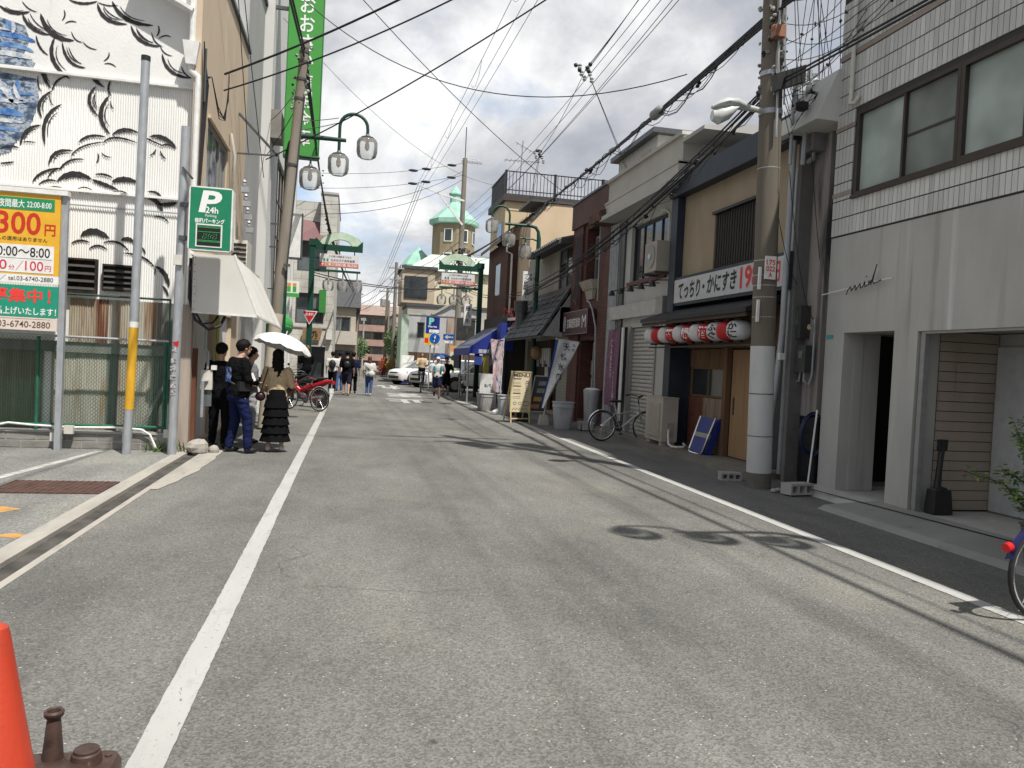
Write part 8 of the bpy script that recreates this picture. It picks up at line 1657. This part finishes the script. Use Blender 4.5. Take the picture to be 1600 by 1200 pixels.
c = Vector((bx_, by_, 0)); m.rings([[Vector((x, y, 0)) for x, y in q], [Vector((x, y, .085)) for x, y in q], [Vector((c.x+(x-c.x)*.93, c.y+(y-c.y)*.93, .11)) for x, y in q]]); T.part('slab', m, M_rb, smooth=True)
m = MB(); m.lathe([(.16,.10),(.13,.125),(.02,.14)], 24, (bx_-.02, by_-.06, 0)); T.part('dome', m, M_rb, smooth=True)
m = MB(); m.lathe([(.042,.105),(.040,.118),(.034,.124),(.0225,.25),(.021,.262),(.030,.272),(.032,.285),(.027,.292),(.021,.288),(.018,.27)], 24, (bx_-.055, by_+.085, 0)); T.part('peg', m, M_rb, smooth=True)
m = MB(); m.lathe([(.052,.10),(.046,.145),(.040,.150),(.040,.158),(.034,.162)], 24, (bx_+.055, by_+.07, 0)); T.part('cap', m, M_rb, smooth=True)
m = MB(); m.lathe([(.012,.105),(.012,.116),(.008,.118)], 12, (bx_+.115, by_+.11, 0)); T.part('stud', m, M_rb, smooth=True)

# ================================================================== overhead cables
def cable(name, label, paths, r, mat=None, group=None, extra=None, n=5):
    m = MB()
    for p in paths: m.tube(p, r, n)
    if extra: extra(m)
    return single(name, m, mat or M_wire, label, 'cable', Vector(paths[0][0]), group)
def wires(name, labels, paths, r, mat=None, group=None, extra=None):
    """every wire an object of its own; labels: one per wire, or one shared by wires nothing tells apart"""
    for i, p in enumerate(paths): cable(name, labels if isinstance(labels, str) else labels[i], [p], r, mat, group, extra if i == 0 else None)
def ballot(m, path, k, s, seed):
    random.seed(seed)
    for i in range(k):
        p = Vector(random.choice(path)); m.ell(p+Vector((random.gauss(0,.04), random.gauss(0,.04), random.gauss(-.03,.04))), (random.uniform(.5,1.2)*s, random.uniform(.8,2.5)*s, random.uniform(.5,1)*s), 6, 4)
P1 = lambda z: (5.60-.027*z, 9.6, z)
# thick bundle along the right side
A = [sag((5.42+.05*k, -20, 6.7), (5.40+.03*k, 9.5, 6.45+.06*k), .55, 20) for k in range(3)]
B = [sag((5.42+.03*k, 9.5, 6.42+.07*k), (5.85, 44.8, 7.3+.06*k), .35+.05*k, 40) for k in range(4)]
def dec(m):
    for q in B[:2]: ballot(m, q[2:26], 22, .035, 3)
    random.seed(6)
    c_ = B[1]; hx = []
    for i in range(520):
        t = i/519*24; k = int(t); p = Vector(c_[k]).lerp(Vector(c_[k+1]), t-k); w = i*.42; rr = .045+.012*math.sin(i*.11); hx.append(p+Vector((rr*math.cos(w), 0, rr*math.sin(w))))
    m.tube(hx, .008, 4)
    for i in range(34):
        q = B[random.randrange(4)]; a = random.randrange(0, 24); p0, p1 = Vector(q[a]), Vector(q[a+2]); mid = p0.lerp(p1, .5)-Vector((random.gauss(0,.05), 0, random.uniform(.12,.3))); m.tube([p0, p0.lerp(mid, .6)-Vector((0,0,.05)), mid, p1.lerp(mid, .6)-Vector((0,0,.05)), p1], .007, 4)
cable('cable_bundle', 'thick black cable bundle running from the brown pole along the right side', A+B, .019, None, None, dec)
m = MB()
for t, s in ((.115, .11), (.21, .07)): p = Vector(B[1][int(40*t)]); m.lathe([(.03,-.2),(s,-.16),(s,.16),(.03,.2)], 12, (0,0,0)); 
m = MB()
for k, (t, s) in enumerate(((.125, .10), (.21, .06))):
    p = Vector(B[1][int(40*t)])+Vector((0, 0, .02)); q = MB(); q.lathe([(.03,-.24*s*10*.9),(s,-.18*s*9),(s,.18*s*9),(.03,.24*s*10*.9)], 12, p, ax='y'); m.add(q.v, q.f)
single('cable_closures', m, plain('closure_grey', (.22, .23, .22), .5), 'two grey splice canisters on the thick cable bundle', 'splice canister', B[1][5])
# second, lower bundle sagging to the shop roofs
A = [sag((5.50+.04*k, -20, 5.9), (5.45, 9.5, 5.45+.05*k), .5, 20) for k in range(2)]
B2 = [sag((5.43+.015*(k % 2), 9.5, 5.38+.045*k), (5.55+.04*(k % 3), 24.9, 3.85+.05*((k*3) % 5)), .30+.05*((k*2) % 5), 26) for k in range(6)]
B3 = [sag((5.6, 24.9, 3.9+.1*k), (5.75, 44.8, 6.2+.1*k), .5, 18) for k in range(2)]
def dec2(m):
    ballot(m, B2[2][1:14], 26, .03, 9); random.seed(16)
    for i in range(20):
        q = B2[random.randrange(6)]; a = random.randrange(0, 15); p0, p1 = Vector(q[a]), Vector(q[a+2]); mid = p0.lerp(p1, .5)-Vector((random.gauss(0,.08), 0, random.uniform(.08,.28))); m.tube([p0, mid, p1], .006, 4)
cable('cable_bundle', 'lower cable bundle sagging from the brown pole past the shop fronts', A+B2+B3, .014, None, None, dec2)
# high-voltage lines over the street
hv = []
for k, (xa, xf) in enumerate(((3.55, 3.42), (4.25, 3.6), (4.55, 3.9))): hv.append(sag((xa+.9, -22, 12.2), (xf, 44.9, 11.75), .7, 40))
def dec3(m):
    for q in hv:
        for i in range(24, 40, 4):
            if q is not hv[0]: continue
            p = Vector(q[i]); m.tube([p, p+Vector((0,.5,-.35)), p+Vector((0,1.2,-.45)), p+Vector((0,1.9,-.25)), p+Vector((0,2.3,-.02))], .006, 4)
wires('power_line', ['leftmost of the three thin high power lines over the street', 'middle one of the three thin high power lines over the street', 'rightmost of the three thin high power lines over the street'], hv, .0085, None, 'high power lines', dec3)
hv2 = [sag((3.42+.15*k, 44.9, 11.75), (1.6+.3*k, 120, 8.4), .8, 20) for k in range(3)]
wires('power_line', 'far thin power line running down to the distant poles', hv2, .016, M_wireg, 'far power lines')
lv = [sag((5.5-.10*k, -20, 8.4), (5.25-.06*k, 9.6, 8.15), .4, 18) for k in range(4)]+[sag((5.25-.06*k, 9.6, 8.05+.13*k), (5.75+.1*k, 45, 8.9+.45*k), .45+.12*((k*2) % 3), 30) for k in range(4)]
def dec4(m):
    for (x, y, z) in ((4.78, 16.4, 8.1), (5.45, 23.4, 8.1)):
        for k in range(5): m.ell((x+random.gauss(0,.1), y+random.gauss(0,.1), z+random.gauss(0,.08)), .05, 6, 4)
wires('service_line', ['low-voltage line leaving the brown pole towards the viewer']*4+[w+' of the four low-voltage lines from the brown pole down the street' for w in ('lowest', 'second lowest', 'second highest', 'highest')], lv, .0075, None, 'low-voltage lines', dec4)
# taps: lines climbing from the hanging spacers
sp = Vector((4.78, 16.4, 8.1)); sp2 = Vector((5.45, 23.4, 8.1))
taps = [sag(sp+Vector((.03*k,0,0)), (5.15+.1*k, 9.6, 9.1+.25*k), .12, 10) for k in range(3)]+[sag(sp, (6.3+.1*k, 17.5+.3*k, 6.2), .0, 4) for k in range(2)]+[sag(sp, sp2, .15, 8)]+[sag(sp2+Vector((.03*k,0,0)), (6.35+.15*k, 30.5, 5.2), .0, 4) for k in range(2)]
wires('tap_wire', [w+' tap wire rising from the near hanging insulators to the brown pole' for w in ('lowest', 'middle', 'highest')]+['left drop wire from the near insulators to the roofs', 'right drop wire from the near insulators to the roofs', 'wire joining the two hanging insulator clusters', 'left drop wire below the far insulator cluster', 'right drop wire below the far insulator cluster'], taps, .007, None, 'tap wires')
for s_, lb in ((sp, 'nearer cluster of pale insulators hanging in the wires'), (sp2, 'farther cluster of pale insulators above the railed roof')):
    T = Thing('insulator_cluster', lb, 'insulators', s_, 'hanging insulator clusters')
    for k in range(6): m = MB(); m.lathe([(.02,0),(.05,.03),(.03,.06),(.05,.09),(.02,.12)], 8, s_+Vector((-.15+.06*k, .05*(k % 2), -.05-.12*(k % 3)))); T.part('insulator', m, M_galv)
# service drops crossing to the left
cr = [((-2.18, 13.25, 5.98), (5.22, 9.6, 9.6), .35, 'upper thick service drop from the beige wall to the brown pole', .018), ((-2.18, 13.25, 5.72), (5.25, 9.6, 9.2), .42, 'lower service drop from the beige wall to the brown pole', .013),
      ((-1.9, 16.9, 5.55), (5.25, 9.6, 8.7), .28, 'service drop from the wall bracket crossing over the street lamp', .013), ((-2.1, 19.0, 10.4), (5.4, 12.4, 6.62), 1.35, 'deeply sagging wire crossing from the green banner to the thick bundle', .010),
      ((-1.9, 14.0, 9.6), (5.9, 22.2, 6.75), .35, 'straight wire descending across the sky to the brick roof', .009), ((-2.0, 20.3, 9.9), (6.2, 33.4, 9.3), .9, 'faint thin wire crossing from the banner to the railed block', .006)]
for k, (a, b, s, lb, r) in enumerate(cr): cable('service_wire', lb, [sag(a, b, s, 26)], r)
# left pole bundle along the left side
L1 = [sag((-1.9-.05*k, -6, 8.6), (-1.15, 15.9, 7.55-.15*k), .3, 16) for k in range(2)]+[sag((-1.12, 16.05, 7.5-.18*k), (-1.0+.04*k, 30, 6.15), .25, 16) for k in range(3)]+[sag((-1.0+.04*k, 30, 6.15), (.3, 60, 6.3), .5, 16) for k in range(3)]
def dec6(m): ballot(m, L1[2], 16, .035, 12); ballot(m, L1[3], 12, .03, 13)
cable('cable_bundle', 'black cable bundle from the leaning pole down the left side of the street', L1, .020, None, None, dec6)
L2 = [sag((-1.15, 16, 7.0), (-2.2, 20.2, 7.3), .1, 8), sag((-1.2, 15.9, 6.5), (-1.9, 16.85, 5.6), .05, 6), sag((-1.35, 16.2, 6.2), (-.45, 16.5, 6.45), .02, 4), sag((-1.35, 16.2, 6.0), (-.45, 16.5, 6.35), .02, 4)]
wires('service_wire', ['wire from the leaning pole top to the white building', 'wire from the leaning pole to the wall bracket', 'upper tie wire from the leaning pole to the lamp arch', 'lower tie wire from the leaning pole to the lamp arch'], L2, .008, None, 'short tie wires')
L3 = [sag((-2.2, 13.0, 9.5), (-2.25, 16.9, 5.6), .1, 8), sag((-2.1, 12.6, 9.0), (-2.0, 17.5, 5.3), .1, 8)]
wires('service_wire', ['nearer thin wire running down the beige wall face', 'farther thin wire running down the beige wall face'], L3, .008, None, 'wires on the beige wall')
X1 = [sag((-1.4, 30.2, 7.2-.35*k), (5.9, 44.9, 12.6-.5*k), .5, 16) for k in range(2)]+[sag((-3, 41.9, 11.0), (6.0, 44.9, 13.1), .3, 12), sag((-3, 41.9, 10.2), (6.0, 44.9, 12.4), .3, 12)]
def dec7(m):
    for q in X1[2:]:
        for i in (8, 9, 11): m.ell(q[i], (.28, .08, .08), 8, 5)
wires('cross_wire', ['upper wire from the left gate to the tall far pole', 'lower wire from the left gate to the tall far pole', 'upper sleeved wire from the corner building to the far pole', 'lower sleeved wire from the corner building to the far pole'], X1, .012, None, 'wires to the far pole', dec7)
X2 = [sag((-1.5, 30.0, 4.62-.1*k), (5.3, 33.3, 4.9), .35, 16) for k in range(2)]+[sag((.3, 60, 5.9-.5*k), (3.1, 60, 8.3-.6*k), .3, 8) for k in range(3)]+[sag((3.1, 60, 8.0-.5*k), (6.0, 45, 8.6-.4*k), .4, 10) for k in range(4)]+[sag((.36, 60, 6.2), (-1.0, 42, 7.5), .3, 8), sag((3.15, 60, 8.3), (3.2, 75, 7.7), .2, 8), sag((3.15, 60, 7.7), (3.2, 75, 7.2), .2, 8), sag((3.2, 75, 7.7), (4.3, 95, 7.9), .2, 8), sag((4.3, 95, 7.9), (5.2, 118, 7.9), .2, 8)]
wires('cross_wire', 'far wire strung between the half-gates and distant poles', X2, .018, None, 'far tangled wires')
# right of the big pole, to the tiled building
random.seed(31); R1 = []
for k in range(8): R1.append(sag(P1(5.35+.17*k+random.uniform(-.05, .05)), (6.33, 9.2-random.uniform(0, 2.2), 6.0+random.uniform(0, .9)), random.uniform(.05, .35), 10))
for k in range(12): R1.append(sag((5.3+random.uniform(0, 1.1), 9.6, 9.5), (5.85+random.uniform(0, .75), 9.8+random.uniform(0, .4), 5.25+random.uniform(0, .45)), 0, 4))
for k in range(6): R1.append([Vector((5.62, 9.6, 5.75-.12*k)), Vector((5.8+.1*random.random(), 9.8, 5.4-.1*k+.2*random.random())), Vector((6.1+.1*random.random(), 9.75, 5.55-.1*random.random())), Vector((6.42, 9.7, 5.3+.05*k))])
R1 += [sag(P1(4.36), (6.35, 10.2, 2.9), .25, 10), sag((5.75,9.6,4.36), (6.5, 10.0, 2.4), .35, 10), sag((6.3,10.0,4.9), (6.6, 9.9, 2.6), .1, 6)]
def dec8(m):
    for k in range(26): q = R1[random.randrange(len(R1)-3)]; p = Vector(q[random.randrange(1, len(q))]); m.ell(p, (random.uniform(.012,.03), random.uniform(.012,.03), random.uniform(.015,.04)), 6, 4)
    for c in ((6.0,9.8,5.32), (6.25,9.8,5.36)): m.lathe([(.03,-.06),(.09,-.03),(.09,.05),(.04,.08)], 10, c)
wires('drop_wire', 'thin service wire in the web beside the brown pole and tiled building', R1, .0055, None, 'web of service wires')
m = MB(); dec8(m); o = single('wire_clamps', m, M_wire, 'small black clamps and insulators strung on the wires by the brown pole', 'clamps', (6.0, 9.8, 5.3)); o['kind'] = 'stuff'
T = Thing('roof_mast', 'pair of grey conduit masts with insulators beside the navy beam', 'mast', (6.2, 10.1, 5)); m = MB(); m.cyl((6.22,10.05,4.6), (6.25,10.05,5.95), .035, 8); m.cyl((6.05,10.1,4.6), (6.05,10.1,5.75), .025, 8); m.bar((6.0,10.05,5.85), (6.4,10.05,5.9), .04, .04); T.part('mast', m, M_galv, smooth=True); m = MB()
for k in range(4): m.lathe([(.02,0),(.05,.03),(.03,.06),(.05,.09),(.02,.12)], 8, (6.02+.1*k, 10.0, 5.65+.05*(k % 2)))
T.part('insulator', m, M_white)
